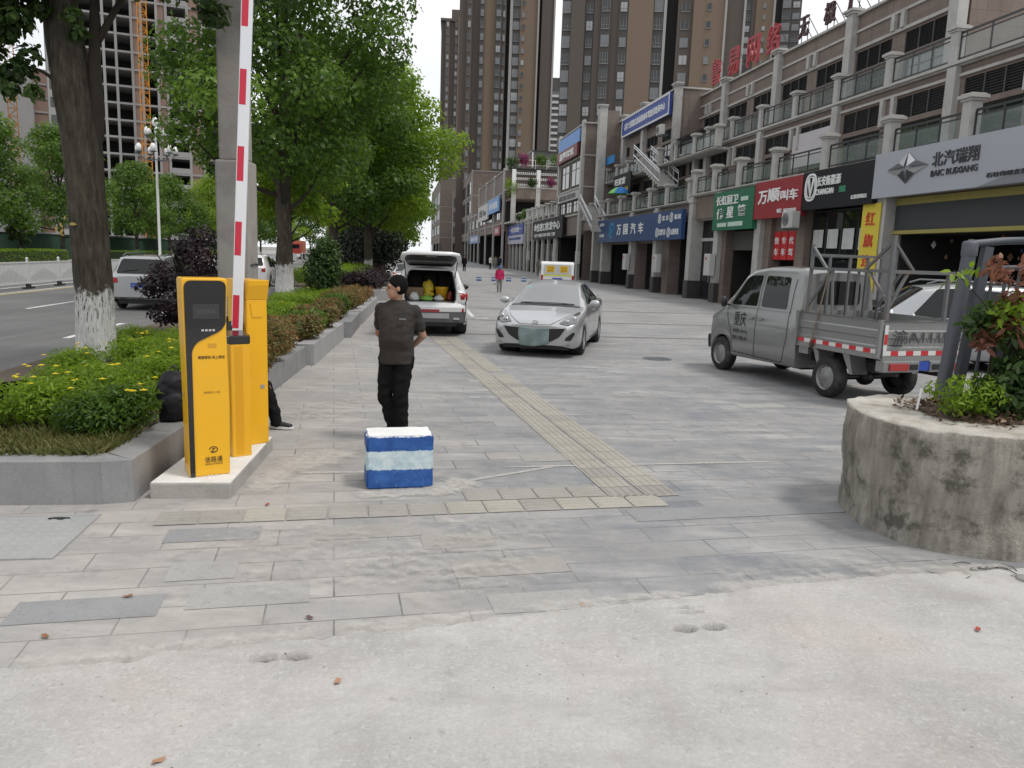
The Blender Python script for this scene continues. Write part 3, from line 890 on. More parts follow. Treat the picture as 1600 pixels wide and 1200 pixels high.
def railing(parent, u0, u1, v, z, h=0.95, glass=True, mat=None, pan=None):
    k = ('rail', round(u1 - u0, 2), glass, h, id(pan))
    L = u1 - u0
    if k not in _wm:
        b = MB()
        b.bar((0, 0, h), (L, 0, h), 0.05, 0.06); b.bar((0, 0, h - 0.13), (L, 0, h - 0.13), 0.035)
        b.bar((0, 0, 0.08), (L, 0, 0.08), 0.04)
        n = max(1, round(L / 1.15))
        for i in range(n + 1): b.bar((L * i / n, 0, 0), (L * i / n, 0, h), 0.04)
        if not glass:
            for i in range(int(L / 0.12)): b.bar((0.12 * i + 0.06, 0, 0.08), (0.12 * i + 0.06, 0, h - 0.13), 0.016)
        o = b.build('railing', mat or DARKMETAL, parent, (u0, v, z))
        gm = None
        if glass:
            g = MB()
            for i in range(n): g.box(L * i / n + 0.05, L * (i + 1) / n - 0.05, -0.006, 0.006, 0.11, h - 0.16)
            gm = g.build('glass_panel', pan or PANE, o).data
        _wm[k] = (o.data, gm)
        return o
    om, gm = _wm[k]
    o = bpy.data.objects.new('railing', om); COL.objects.link(o); o.parent = parent; o.location = (u0, v, z)
    if gm:
        g = bpy.data.objects.new('glass_panel', gm); COL.objects.link(g); g.parent = o
    return o

def pilaster(b, u, v, z0, z1, w=0.45, d=0.28, cap=True):
    b.box(u - w / 2, u + w / 2, v - 0.1, v + d, z0, z1)
    n = max(1, int((z1 - z0) / 1.0))
    if cap:
        b.box(u - w / 2 - 0.07, u + w / 2 + 0.07, v - 0.12, v + d + 0.07, z1, z1 + 0.1)
        b.box(u - w / 2 - 0.14, u + w / 2 + 0.14, v - 0.14, v + d + 0.14, z1 + 0.1, z1 + 0.2)

def posts(parent, us, v, z, h=1.1, w=0.34):
    k = ('post', h, w)
    for u in us:
        if k not in _wm:
            b = MB(); b.box(-w / 2, w / 2, -w / 2, w / 2, 0, h)
            b.box(-w / 2 - .05, w / 2 + .05, -w / 2 - .05, w / 2 + .05, h, h + .07)
            b.box(-w / 2 - .11, w / 2 + .11, -w / 2 - .11, w / 2 + .11, h + .07, h + .16)
            b.box(-w / 2 - .05, w / 2 + .05, -w / 2 - .05, w / 2 + .05, h + .16, h + .2)
            o = b.build('balustrade_post', STONE, parent, (u, v, z)); _wm[k] = o.data
        else:
            o = bpy.data.objects.new('balustrade_post', _wm[k]); COL.objects.link(o); o.parent = parent; o.location = (u, v, z)

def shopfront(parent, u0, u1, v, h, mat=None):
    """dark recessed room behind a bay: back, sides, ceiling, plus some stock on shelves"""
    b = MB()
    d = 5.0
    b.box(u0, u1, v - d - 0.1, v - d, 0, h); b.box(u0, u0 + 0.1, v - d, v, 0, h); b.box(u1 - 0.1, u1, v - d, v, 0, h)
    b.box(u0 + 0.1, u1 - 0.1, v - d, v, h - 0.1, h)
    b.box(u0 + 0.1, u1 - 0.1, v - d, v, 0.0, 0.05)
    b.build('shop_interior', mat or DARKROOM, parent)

def bay_cols(b, bs, u, v=0.0, top=5.3, w=0.55):
    b.box(u - w / 2, u + w / 2, v - 0.6, v + 0.12, 0.95, top)
    b.box(u - w / 2 - 0.07, u + w / 2 + 0.07, v - 0.1, v + 0.17, top - 0.3, top - 0.12)
    bs.box(u - w / 2 - 0.04, u + w / 2 + 0.04, v - 0.64, v + 0.16, 0.0, 0.95)

# ================= building A (nearest) =================
UA = 8.0
A = thing('shop_building', 'nearest brown stone shop building with stacked glass terraces and grey louvres', 'building', bframe(UA), RZ_STREET)
S1, S2, TOPA = 5.42, 8.4, 12.3
ox = Matrix.Translation((-UA, 0, 0))
b = MB(); b.x = ox
UEND = 50.2
b.box(8, 40.8, -0.5, -0.06, 4.15, 5.3)             # fascia band over the shops
b.box(23.9, 24.5, -0.6, -0.1, 0, 4.15); b.box(28.7, 29.4, -0.6, -0.1, 0, 4.15); b.box(31.6, 32.2, -0.6, -0.1, 0, 4.15); b.box(36.2, 36.75, -0.6, -0.1, 0, 4.15)
b.box(29.4, 31.6, -0.6, -0.3, 3.2, 4.15)
V1 = -2.0
bays1 = [(16.9, 20.3), (20.3, 23.7), (23.7, 27.1), (27.1, 30.5), (30.5, 33.9), (33.9, 37.3), (37.3, 40.7), (40.7, 44.1), (44.1, 47.5), (47.5, UEND)]
def wall_openings(b, u0, u1, v, z0, z1, ops, th=0.3):
    """wall panel with rectangular openings [(ua,ub,za,zb)] sharing one column; openings sorted by z"""
    ua, ub = ops[0][0], ops[0][1]
    b.box(u0, ua, v - th, v, z0, z1); b.box(ub, u1, v - th, v, z0, z1)
    z = z0
    for (_, _, za, zb) in ops:
        if za > z: b.box(ua, ub, v - th, v, z, za)
        z = zb
    if z < z1: b.box(ua, ub, v - th, v, z, z1)
b.box(8, 16.9, V1 - 0.3, V1, S1, 8.25)
for (a, c) in bays1:
    m = (a + c) / 2
    wall_openings(b, a, c, V1, S1, 8.25, [(m - 1.25, m + 1.25, 5.5, 6.95), (m - 1.25, m + 1.25, 7.12, 7.85)])
V2 = -3.6
bays2 = [(26.2, 29.5), (29.5, 32.7), (32.7, 36.0), (36.0, 39.3), (39.3, 42.6), (42.6, 45.9), (45.9, UEND)]
for (a, c) in bays2:
    m = (a + c) / 2
    wall_openings(b, a, c, V2, S2 + 0.12, TOPA, [(m - 1.2, m + 1.2, 8.6, 9.85), (m - 1.2, m + 1.2, 10.05, 10.8)])
b.box(26.0, 26.3, -16, V2 - 0.3, S2 + 0.12, TOPA)            # end wall facing the photographer
b.box(26.3, UEND, -16, -15.7, S1, TOPA)
b.box(UEND - 0.3, UEND, -15.7, V2 - 0.3, S1, TOPA)
b.box(8, 26, -16, -15.7, S1, 8.25)
b.box(8, 8.3, -15.7, V1 - 0.3, S1, 8.25)
b.box(8, 8.3, -8, -0.06, 0, 5.3)
b.build('wall', WALL_BR, A)
b = MB(); b.x = ox                                    # slabs, copings, bands, pilasters
b.box(8, 40.9, V1 - 13, 0.08, 5.3, S1)
b.box(8, 40.9, 0.081, 0.16, 5.36, S1 + 0.003)
b.box(8, UEND, V2 - 12, V1 + 0.1, 8.25, S2)
b.box(8, UEND, V1 + 0.101, V1 + 0.2, 8.31, S2 + 0.003)
b.box(8, UEND, V1 + 0.001, V1 + 0.07, 7.93, 8.02)
b.box(26.3, UEND, V2 + 0.001, V2 + 0.08, 10.9, 11.02)
b.box(26.3, UEND, V2 + 0.001, V2 + 0.06, 11.62, 11.72)
b.box(25.9, UEND, V2 - 0.36, V2 + 0.12, TOPA, TOPA + 0.1)
b.box(25.9, 26.4, -16.05, V2 - 0.36, TOPA, TOPA + 0.1)
b.box(26.4, UEND, -16, V2 - 0.4, 11.6, 11.7)
b.build('slab', STONE, A)
for u in (26.1, 32.7, 39.3, 45.9):
    b = MB(); b.x = ox; pilaster(b, u, V2, S2, TOPA + 0.1, 0.5); b.build('pilaster', STONE, A)
for u in (29.5, 36.0, 42.6, 48.6):
    for s in (-0.3, 0.3):
        b = MB(); b.x = ox; b.box(u + s - 0.11, u + s + 0.11, V2, V2 + 0.14, 11.02, 11.62); b.build('mullion', STONE, A)
for u in (23.7, 30.5, 37.3, 44.1):
    b = MB(); b.x = ox; pilaster(b, u, V1, S1, 8.25, 0.42, 0.2, False); b.build('pilaster', STONE, A)
for u in (27.1, 33.9, 40.7, 20.3):
    for s in (-0.32, 0.32):
        b = MB(); b.x = ox; b.box(u + s - 0.1, u + s + 0.1, V1 + 0.002, V1 + 0.13, 7.0, 7.93); b.build('mullion', STONE, A)
def pillar(parent, u0, u, v=0.0, top=5.3, w=0.55):
    b, bs = MB(), MB(); b.x = bs.x = Matrix.Translation((-u0, 0, 0))
    bay_cols(b, bs, u, v, top, w)
    o = b.build('pillar', STONE, parent); bs.build('pillar_base', STONE_D, o)
for u in (23.65, 32.45, 36.95, 40.6): pillar(A, UA, u)
for (a, c) in bays1:
    m = (a + c) / 2 - UA
    window(A, m, V1 - 0.08, 5.5, 2.5, 1.45, 3, 2, transom=1.05)
    louvre(A, m, V1 - 0.02, 7.12, 2.5, 0.73)
for (a, c) in bays2:
    m = (a + c) / 2 - UA
    window(A, m, V2 - 0.08, 8.6, 2.4, 1.25, 3, 2, transom=0.9)
    louvre(A, m, V2 - 0.02, 10.05, 2.4, 0.75)
p1 = [13.4, 16.8, 20.3, 23.85, 27.65, 31.6, 35.1, 38.0, 40.6]
posts(A, [u - UA for u in p1], -0.12, S1)
for i in range(len(p1) - 1):
    railing(A, p1[i] + 0.2 - UA, p1[i + 1] - 0.2 - UA, -0.12, S1 + 0.05, 0.8)
p2 = [15.0, 19.6, 23.9, 27.3, 30.75, 34.15, 37.55, 40.95, 44.3, 47.2, 49.9]
posts(A, [u - UA for u in p2], V1 - 0.05, S2, 0.95, 0.3)
for i in range(len(p2) - 1):
    railing(A, p2[i] + 0.17 - UA, p2[i + 1] - 0.17 - UA, V1 - 0.05, S2 + 0.05, 0.85)
# shops at street level
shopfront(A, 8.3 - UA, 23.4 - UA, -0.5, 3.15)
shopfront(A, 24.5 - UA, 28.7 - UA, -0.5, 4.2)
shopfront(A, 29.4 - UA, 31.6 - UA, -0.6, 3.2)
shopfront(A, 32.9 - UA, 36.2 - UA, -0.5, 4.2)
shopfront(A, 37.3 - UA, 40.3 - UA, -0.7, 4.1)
b = MB(); b.x = ox
b.box(8.3, 23.35, -0.49, -0.22, 3.14, 3.92)
b.build('shutter_box', pm('charcoal_panel', (0.04, 0.042, 0.046), 0.6, 0.15, 2), A)
b = MB(); b.x = ox
b.box(8.3, 23.35, -0.47, -0.16, 3.03, 3.14); b.box(8.3, 23.35, -0.47, -0.2, 3.92, 4.13)
b.build('fascia_trim', pm('dull_yellow_trim', (0.3, 0.26, 0.07), 0.6, 0.15, 3), A)
# hanging bits and shelves inside the dark shop
rr = random.Random(5)
cols_ = [pm('stock_orange', (0.4, 0.12, 0.03)), pm('stock_white', (0.45, 0.45, 0.44)), pm('stock_blue', (0.08, 0.14, 0.3)), pm('stock_brown', (0.2, 0.12, 0.07))]
for k in range(26):
    b = MB(); b.x = ox
    u = 13 + rr.random() * 10; v = -1.2 - rr.random() * 3; z = 2.2 + rr.random() * 0.7
    b.mi = rr.randrange(4)
    s = 0.05 + 0.06 * rr.random()
    b.add([(u - s, v, z), (u, v, z + s * 1.3), (u + s, v, z), (u, v, z - s * 1.3), (u, v + s, z), (u, v - s, z)], [(0, 1, 4), (1, 2, 4), (2, 3, 4), (3, 0, 4), (0, 1, 5), (1, 2, 5), (2, 3, 5), (3, 0, 5)])
    b.build('hanging_decoration', cols_, A)
b = MB(); b.x = ox
for z in (0.5, 1.0, 1.5, 2.0):
    b.mi = 3; b.box(33.0, 36.1, -4.2, -3.8, z, z + 0.04)
    for k in range(14):
        b.mi = rr.randrange(3); u = 33.05 + k * 0.21; b.box(u, u + 0.14, -4.1, -3.9, z + 0.04, z + 0.2 + 0.22 * rr.random())
b.build('shelf_stock', cols_, A)
window(A, 26.6 - UA, -0.35, 2.25, 4.1, 1.75, 4, 1)
b = MB(); b.x = ox
for k in range(4): b.box(24.75 + k * 1.02, 25.45 + k * 1.02, -0.35, -0.335, 2.55 + 0.03 * k, 3.3)
b.build('window_poster', pm('faded_paper', (0.5, 0.5, 0.5), 0.8, 0.25, 4), A)
b = MB(); b.x = ox; b.box(24.5, 28.7, -0.4, -0.36, 0.05, 2.2)
b.build('shop_door', GLASS, A)
b = MB(); b.x = ox
for k in range(16): b.box(32.9, 36.2, -0.42 - 0.02 * (k % 2), -0.38, 2.55 + k * 0.055, 2.6 + k * 0.055)
b.build('roller_shutter', pm('shutter_metal', (0.1, 0.095, 0.09), 0.5, 0.15, 3, metal=0.3), A)
louvre(A, 38.8 - UA, -0.55, 3.2, 3.0, 0.85)
b = MB(); b.x = ox; b.box(37.3, 40.3, -0.6, -0.45, 3.02, 3.18); b.box(37.3, 40.3, -0.55, -0.3, 4.08, 4.2); b.build('lintel', STONE, A)
window(A, 38.8 - UA, -0.55, 0.05, 3.0, 2.95, 4, 2, transom=2.1)
b = MB(); b.x = ox
b.box(38.2, 38.24, -0.54, -0.46, 0.9, 1.7); b.box(39.0, 39.04, -0.54, -0.46, 0.9, 1.7); b.build('door_handle', STEEL, A)
b = MB(); b.x = ox
b.bar((26.0, 0.25, 7.62), (26.0, 0.25 - 2.2, 7.7), 0.04); b.box(25.86, 26.14, -0.25, 0.02, 7.55, 7.68)
# ================= signs on A =================
def sign(name, label, u_l, u_r, z0, z1, v0, v1, mat, items, lmat=LETTER_W, extra=None, cat='sign', rim=None, group=None):
    """board from u_l (left in the picture, larger u) to u_r, its thing sits at the lower right corner"""
    t = thing(name, label, cat, W(u_r, D0 - v0, z0), RZ_STREET, group)
    w, h, th = u_l - u_r, z1 - z0, v1 - v0
    b = MB(); b.box(0, w, 0, th, 0, h); b.build('board', mat, t)
    if rim:
        b = MB(); r_ = rim[1]
        for bx in ((0, w, 0, r_), (0, w, h - r_, h), (0, r_, r_, h - r_), (w - r_, w, r_, h - r_)): b.box(bx[0], bx[1], th, th + 0.03, bx[2], bx[3])
        b.build('frame', rim[0], t)
    if items:
        its = [(s, w * (1 - fx_), h * fz, w * fw, h * fh, *r) for (s, fx_, fz, fw, fh, *r) in items]
        lit_text(t, its, th + 0.001, lmat)
    if extra: extra(t, w, h, th)
    return t

SG_GREY = pm('silver_sign', (0.36, 0.38, 0.42), 0.45, 0.05, 1)
SG_GREY2 = pm('grey_sign_facet', (0.2, 0.21, 0.23), 0.45, 0.08, 1)
SG_TXT = pm('charcoal_letters', (0.05, 0.05, 0.055), 0.5, 0.05)
def baic(t, w, h, th):
    b = MB()                                            # darker diagonal facet of the board
    b.extr([(w * 0.62, th, 0), (w * 0.13, th, h * 0.98), (0.0, th, h * 0.98), (0.0, th, 0)], (0, 0.012, 0)); b.build('facet_panel', SG_GREY2, t)
    # four-pointed star badge: four folded petals
    c = Vector((w - 1.68, th + 0.02, h * 0.58))
    L, Hh, g_ = 0.98, 0.46, 0.035
    tips = {'l': Vector((L, 0, 0)), 'r': Vector((-L, 0, 0)), 't': Vector((0, 0, Hh)), 'b': Vector((0, 0, -Hh))}
    up = Vector((0, 0.07, 0))
    bb, bl_ = MB(), MB()
    for a, d, sx, sz in (('l', 't', 1, 1), ('r', 't', -1, 1), ('l', 'b', 1, -1), ('r', 'b', -1, -1)):
        e = Vector((g_ * sx, 0, g_ * sz))
        inner = Vector((0.15 * sx, 0, 0.1 * sz))
        A_, B_ = c + tips[a] * 0.98 + Vector((0, 0, 0.012 * sz)), c + tips[d] * 0.98 + Vector((0.012 * sx, 0, 0))
        I_ = c + inner * 0.45 + up
        M_ = c + (tips[a] + tips[d]) * 0.4 + up * 0.3
        tgt = bb if sz > 0 else bl_
        tgt.add([A_, M_, I_], [(0, 1, 2)]); (bl_ if sz > 0 else bb).add([B_, M_, I_], [(0, 1, 2)])
        tgt.add([A_, M_, A_ + Vector((0, -0.02, 0)), M_ + Vector((0, -0.02, 0)), B_, B_ + Vector((0, -0.02, 0))], [(0, 1, 3, 2), (1, 4, 5, 3)])
    bb.build('star_badge', pm('badge_dark', (0.1, 0.1, 0.11), 0.3, 0.1, 3, metal=0.6), t)
    bl_.build('star_badge', pm('badge_light', (0.55, 0.56, 0.58), 0.25, 0.1, 3, metal=0.6), t)
sign('shop_sign', 'long silver grey shop sign with a four pointed star badge and dark lettering', 23.85, 11.5, 4.14, 5.5, 0.12, 0.34, SG_GREY,
     [('北汽瑞翔', 0.302, 0.66, 0.15, 0.3, 0.02), ('BAIC RUIXIANG', 0.302, 0.38, 0.15, 0.13, 0.02), ('石柱伟峰直营店', 0.47, 0.2, 0.13, 0.09)], SG_TXT, baic)
SG_BLK = pm('black_sign', (0.016, 0.016, 0.019), 0.6, 0.1, 1, spec=0.2)
def changan(t, w, h, th):
    b = MB(); c = (w - 0.62, th, h * 0.58)
    def ring(rx, rz, wd, y):
        n = 32; p = []
        for k in range(n):
            a = 2 * PI * k / n
            q = lambda s_, t_: (abs(math.cos(a)) ** 0.8 * s_ * (1 if math.cos(a) > 0 else -1), abs(math.sin(a)) ** 0.8 * t_ * (1 if math.sin(a) > 0 else -1))
            o1, i1 = q(rx, rz), q(rx - wd, rz - wd)
            p.append([(c[0] + o1[0], y, c[2] + o1[1]), (c[0] + o1[0], y + 0.03, c[2] + o1[1]), (c[0] + i1[0], y + 0.03, c[2] + i1[1]), (c[0] + i1[0], y, c[2] + i1[1])])
        p.append(p[0]); b.loft(p, False, False)
    ring(0.42, 0.5, 0.07, th); ring(0.31, 0.39, 0.035, th)
    for s in (-1, 1):
        b.extr([(c[0] + s * 0.24, th, c[2] + 0.3), (c[0] + s * 0.13, th, c[2] + 0.36), (c[0] + s * 0.012, th, c[2] - 0.2), (c[0] + s * 0.012, th, c[2] - 0.34)], (0, 0.035, 0))
    b.build('round_badge', LETTER_W, t)
    b = MB(); b.box(w - 2.95, w - 2.55, th, th + 0.01, h * 0.36, h * 0.51); b.build('green_tab', pm('green_tab', (0.03, 0.2, 0.1), 0.5), t)
sign('shop_sign', 'black shop sign with a white round badge beside the silver sign', 28.45, 23.86, 4.0, 5.38, 0.1, 0.3, SG_BLK,
     [('长安新能源', 0.40, 0.70, 0.34, 0.25, 0.03), ('CHANGAN', 0.35, 0.43, 0.26, 0.15, 0.03), ('石柱伟峰店', 0.83, 0.20, 0.2, 0.1)], LETTER_W, changan)
SG_RED = pm('dark_red_sign', (0.27, 0.016, 0.025), 0.5, 0.12, 1.5)
sign('shop_sign', 'dark red shop sign with big white slanted lettering and a phone number', 32.5, 28.46, 3.82, 5.33, 0.1, 0.32, SG_RED,
     [('万', 0.2, 0.57, 0.2, 0.36, 0.05), ('顺', 0.44, 0.6, 0.26, 0.36, 0.05), ('叫车', 0.76, 0.56, 0.34, 0.28, 0.045), ('电话：18623181043', 0.73, 0.17, 0.38, 0.11, 0.02)])
SG_GRN = pm('green_sign', (0.01, 0.13, 0.065), 0.5, 0.1, 1.5)
def greenstrip(t, w, h, th):
    b = MB()
    for q in ((0.62, 0.86, 0.09, 0.19), (0.22, 0.58, 0.09, 0.2), (0.13, 0.3, 0.7, 0.8)):
        b = MB(); b.box(w * q[0], w * q[1], th, th + 0.01, h * q[2], h * q[3]); b.build('small_print_panel', pm('pale_green_panel', (0.5, 0.62, 0.55), 0.6), t)
sign('shop_sign', 'green shop sign with two rows of white lettering beside the dark red sign', 36.95, 32.52, 3.45, 5.22, 0.1, 0.34, SG_GRN,
     [('长虹厨卫', 0.36, 0.77, 0.56, 0.25, 0.03), ('伟', 0.2, 0.43, 0.17, 0.28, 0.04), ('星', 0.46, 0.45, 0.17, 0.28, 0.04), ('管', 0.74, 0.47, 0.18, 0.28, 0.04)], LETTER_W, greenstrip)
# yellow vertical banner, red poster strips, air conditioner
YBAN = pm('yellow_banner', (0.62, 0.5, 0.05), 0.7, 0.1, 3)
sign('banner', 'tall yellow vertical banner with red characters between two shopfronts', 24.55, 23.55, 1.2, 4.02, 0.14, 0.17, YBAN,
     [('红', 0.5, 0.83, 0.5, 0.15), ('旗', 0.5, 0.58, 0.5, 0.15), ('连', 0.5, 0.35, 0.5, 0.14), ('锁', 0.5, 0.12, 0.5, 0.14)], pm('red_ink', (0.55, 0.06, 0.03)), cat='banner')
REDP = pm('red_poster', (0.5, 0.02, 0.025), 0.6, 0.12, 3)
for k, (s_, where) in enumerate([('快车', 'leftmost of the four red door banners'), ('专车', 'second from left of the four red door banners'), ('代驾', 'third from left of the four red door banners'), ('拼车', 'rightmost of the four red door banners')]):
    u1 = 31.55 - k * 0.62
    sign('poster', where + ' with two white characters', u1, u1 - 0.56, 2.15, 3.3, -0.28, -0.26, REDP, [(s_[0], 0.5, 0.68, 0.6, 0.25, 0.02), (s_[1], 0.5, 0.28, 0.6, 0.25, 0.02)], cat='poster', group='red banners over the shop door')
ACW = pm('appliance_white', (0.45, 0.45, 0.43), 0.5, 0.1, 4, dirt=(0.25, 0.24, 0.22), dirt_amt=0.5)
def ac_unit(u, v, z, label):
    t = thing('air_conditioner', label, 'air conditioner', W(u, D0 - v, z), RZ_STREET, 'outdoor air conditioner units')
    b = MB(); b.box(-0.42, 0.42, 0, 0.32, 0, 0.62); b.build('casing', ACW, t, bevel=0.02)
    b = MB()
    for k in range(5): b.lathe([(0.06 + k * 0.045, 0.0), (0.06 + k * 0.045, 0.012), (0.045 + k * 0.045, 0.012), (0.045 + k * 0.045, 0.0)], 20, (0.1, 0.323, 0.32), False, True, 'Y')
    for k in range(8): b.bar((0.1, 0.33, 0.32), (0.1 + 0.25 * math.cos(k * PI / 4), 0.33, 0.32 + 0.25 * math.sin(k * PI / 4)), 0.01)
    b.build('fan_grille', GREYMETAL, t)
    b = MB(); b.bar((-0.35, -0.3, -0.03), (-0.35, 0.32, -0.03), 0.04); b.bar((0.35, -0.3, -0.03), (0.35, 0.32, -0.03), 0.04); b.build('bracket', GREYMETAL, t)
ac_unit(28.75, 0.36, 3.35, 'white air conditioner under the corner of the black and red signs')
ac_unit(50.45, -1.3, 9.9, 'small air conditioner high on the brown wall near the black awning')

def white_box(u, v, z, label, h=1.05):
    t = thing('meter_box', label, 'meter box', W(u, D0 - v, z), RZ_STREET, 'white meter boxes on the shop pillars')
    b = MB(); b.box(-0.35, 0.35, 0, 0.3, 0, h); b.build('casing', pm('box_white', (0.55, 0.55, 0.54), 0.5, 0.08, 4), t, bevel=0.015)
    b = MB(); b.box(-0.28, 0.28, 0.3, 0.312, 0.06, h - 0.06); b.build('door', pm('box_door', (0.5, 0.5, 0.49), 0.5, 0.08, 4), t)
    b = MB(); b.box(-0.02, 0.14, 0.312, 0.32, h * 0.72, h * 0.84); b.build('warning_sticker', RED, t)
white_box(37.0, 0.17, 1.3, 'white meter box on the pillar under the green sign')
white_box(45.1, 0.17, 1.25, 'white meter box under the right part of the long blue sign')
white_box(51.6, 0.17, 1.25, 'white meter box under the middle of the long blue sign')
white_box(66.5, 0.17, 1.4, 'white meter box above the parked van roof')
white_box(93.6, 0.17, 1.4, 'small far white meter box left of the van')
# faded white board on the second storey
sign('notice_board', 'faded white board on the second storey behind the terrace rail', 34.0, 30.6, 6.2, 7.6, V1 + 0.02, V1 + 0.07, pm('faded_board', (0.5, 0.47, 0.49), 0.7, 0.12, 0.8), None, cat='board')
# roof letters
DKRED = pm('dark_letter_red', (0.045, 0.008, 0.01), 0.5, 0.2, 2)
BRRED = pm('bright_letter_red', (0.3, 0.018, 0.025), 0.5, 0.15, 2)
def roof_letter(ch, u, z, h, mat, label, group, w=None):
    t = thing('roof_letter', label, 'roof letter', W(u, D0 - V2 + 0.2, z), RZ_STREET, group)
    b = MB(); text_on(b, ch, 0, 0.35 + h / 2, w or h * 0.95, h, 0, 0.12, 0.02); b.build('character', mat, t)
    b = MB()
    for s in (-0.3, 0.3):
        b.bar((s * h, -0.02, -0.05), (s * h, -0.02, 0.35 + h * 0.9), 0.03); b.bar((s * h, -0.9, -0.05), (s * h, -0.05, 0.35 + h * 0.85), 0.025)
    b.build('support', DARKMETAL, t)
for ch, u, where in (('无', 37.5, 'dark rooftop letter nearest the red rooftop letters'), ('极', 35.15, 'dark rooftop letter second from the red rooftop letters'), ('广', 33.2, 'dark rooftop letter like a bent frame, third from the red letters'), ('告', 31.2, 'dark rooftop letter cut by the top of the picture')):
    roof_letter(ch, u, TOPA + 0.1, 0.95, DKRED, where, 'dark roof letters')
for ch, u, where in (('鲁', 48.3, 'leftmost bright red rooftop letter'), ('易', 45.7, 'second red rooftop letter from the left'), ('网', 43.1, 'third red rooftop letter from the left'), ('络', 40.7, 'rightmost bright red rooftop letter')):
    roof_letter(ch, u, TOPA + 0.1, 1.5, BRRED, where, 'red roof letters')
# ================= building B: long blue sign, steel stairs, upper wing =================
UB = 40.9
Bd = thing('shop_building', 'brown shop building with steel stair rails behind the long blue sign', 'building', bframe(UB), RZ_STREET)
ox = Matrix.Translation((-UB, 0, 0))
SB1, SB2, TOPB = 5.15, 8.0, 12.75
b = MB(); b.x = ox
b.box(40.95, 66.5, -0.5, -0.06, 4.2, SB1 - 0.12)
for (a, c) in ((44.6, 45.6), (51.0, 52.2), (59.6, 60.4), (62.6, 63.4)): b.box(a, c, -0.9, -0.2, 0, 4.2)
b.box(45.6, 59, -0.8, -0.3, 3.0, 4.2)
for k in range(4):
    a = 50.0 + k * 3.4; c = a + 3.4; m = (a + c) / 2
    wall_openings(b, a, c, V1, SB1, SB2 - 0.12, [(m - 1.2, m + 1.2, 5.25, 6.7), (m - 1.2, m + 1.2, 6.85, 7.5)])
    wall_openings(b, a, c, V1 - 0.1, SB2, TOPB, [(m - 1.2, m + 1.2, 8.2, 9.6), (m - 1.2, m + 1.2, 9.8, 10.5)])
b.box(63.6, 66.5, V1 - 0.3, V1, SB1, TOPB + 0.3)
b.box(50.0, 50.3, -14, V1 - 0.42, SB1, TOPB)
b.box(50.3, 66.5, -14, -13.7, SB1, TOPB)
b.build('wall', WALL_BR2, Bd)
b = MB(); b.x = ox
b.box(40.95, 66.6, V1 - 12, 0.06, SB1 - 0.12, SB1); b.box(40.95, 66.6, 0.061, 0.15, SB1 - 0.06, SB1 + 0.003)
b.box(40.95, 66.6, V1 - 0.11, V1 + 0.85, SB2 - 0.12, SB2); b.box(40.95, 66.6, V1 + 0.851, V1 + 0.94, SB2 - 0.06, SB2 + 0.003)
b.box(49.9, 66.6, V1 - 0.45, V1 + 0.1, TOPB, TOPB + 0.1); b.box(49.9, 50.4, -14, V1 - 0.46, TOPB, TOPB + 0.1)
b.box(50.3, 66.5, -13.6, V1 - 0.5, TOPB - 0.6, TOPB - 0.5)
b.build('slab', STONE, Bd)
for u in (50.0, 56.8, 62.0):
    b = MB(); b.x = ox; pilaster(b, u, V1 - 0.1, SB2, TOPB + 0.1, 0.6); b.build('pilaster', STONE, Bd)
b = MB(); b.x = ox; pilaster(b, 64.2, -0.9, SB1, 13.9, 0.8, 0.5); b.build('pilaster', STONE, Bd)
b = MB(); b.x = ox; b.box(63.9, 66.5, V1, -1.0, SB1, 13.7); b.build('wall', WALL_BR2, Bd)
for u in (45.9, 50.0, 53.4, 60.2):
    b = MB(); b.x = ox; pilaster(b, u, V1, SB1, SB2 - 0.12, 0.42, 0.2, False); b.build('pilaster', STONE, Bd)
for u in (46.4, 51.6, 59.2, 62.2): pillar(Bd, UB, u, 0.0, SB1 - 0.12)
for k in range(4):
    m = 50.0 + k * 3.4 + 1.7 - UB
    window(Bd, m, V1 - 0.08, 5.25, 2.4, 1.45, 3, 2, transom=1.0); louvre(Bd, m, V1 - 0.02, 6.85, 2.4, 0.65)
    window(Bd, m, V1 - 0.18, 8.2, 2.4, 1.4, 3, 2, transom=1.0); louvre(Bd, m, V1 - 0.12, 9.8, 2.4, 0.7)
for i in range(5): louvre(Bd, 42.6 + i * 1.4 - UB, V1 - 0.25, 6.6, 1.3, 0.8)
for (u0, u1) in ((40.9, 44.6), (46.6, 51.0), (52.2, 59.0), (59.5, 62.6), (63.4, 66.4)):
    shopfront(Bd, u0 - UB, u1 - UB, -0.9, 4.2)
pb = [41.3, 45.0, 48.2, 51.6, 55.0, 58.2, 60.6, 63.6, 66.3]
posts(Bd, [u - UB for u in pb], -0.1, SB1, 1.0, 0.34)
for i in range(len(pb) - 1):
    if i == 5: continue
    railing(Bd, pb[i] + 0.2 - UB, pb[i + 1] - 0.2 - UB, -0.1, SB1 + 0.04, 0.85)
pb = [41.0, 44.3, 47.4, 50.6, 54.4, 57.8, 60.8, 64.0]
posts(Bd, [u - UB for u in pb], V1 + 0.72, SB2, 0.95, 0.3)
for i in range(len(pb) - 1):
    if i in (2, 3): continue
    railing(Bd, pb[i] + 0.17 - UB, pb[i + 1] - 0.17 - UB, V1 + 0.72, SB2 + 0.05, 0.82)
# bay right of the sign
louvre(Bd, 61.0 - UB, -0.35, 3.3, 1.6, 0.8)
b = MB(); b.x = ox; b.box(47.4, 47.55, -0.6, -0.4, 0, 3.0); b.box(53.2, 53.9, -0.6, -0.5, 0, 3.1); b.build('door_panel', WHITE, Bd)
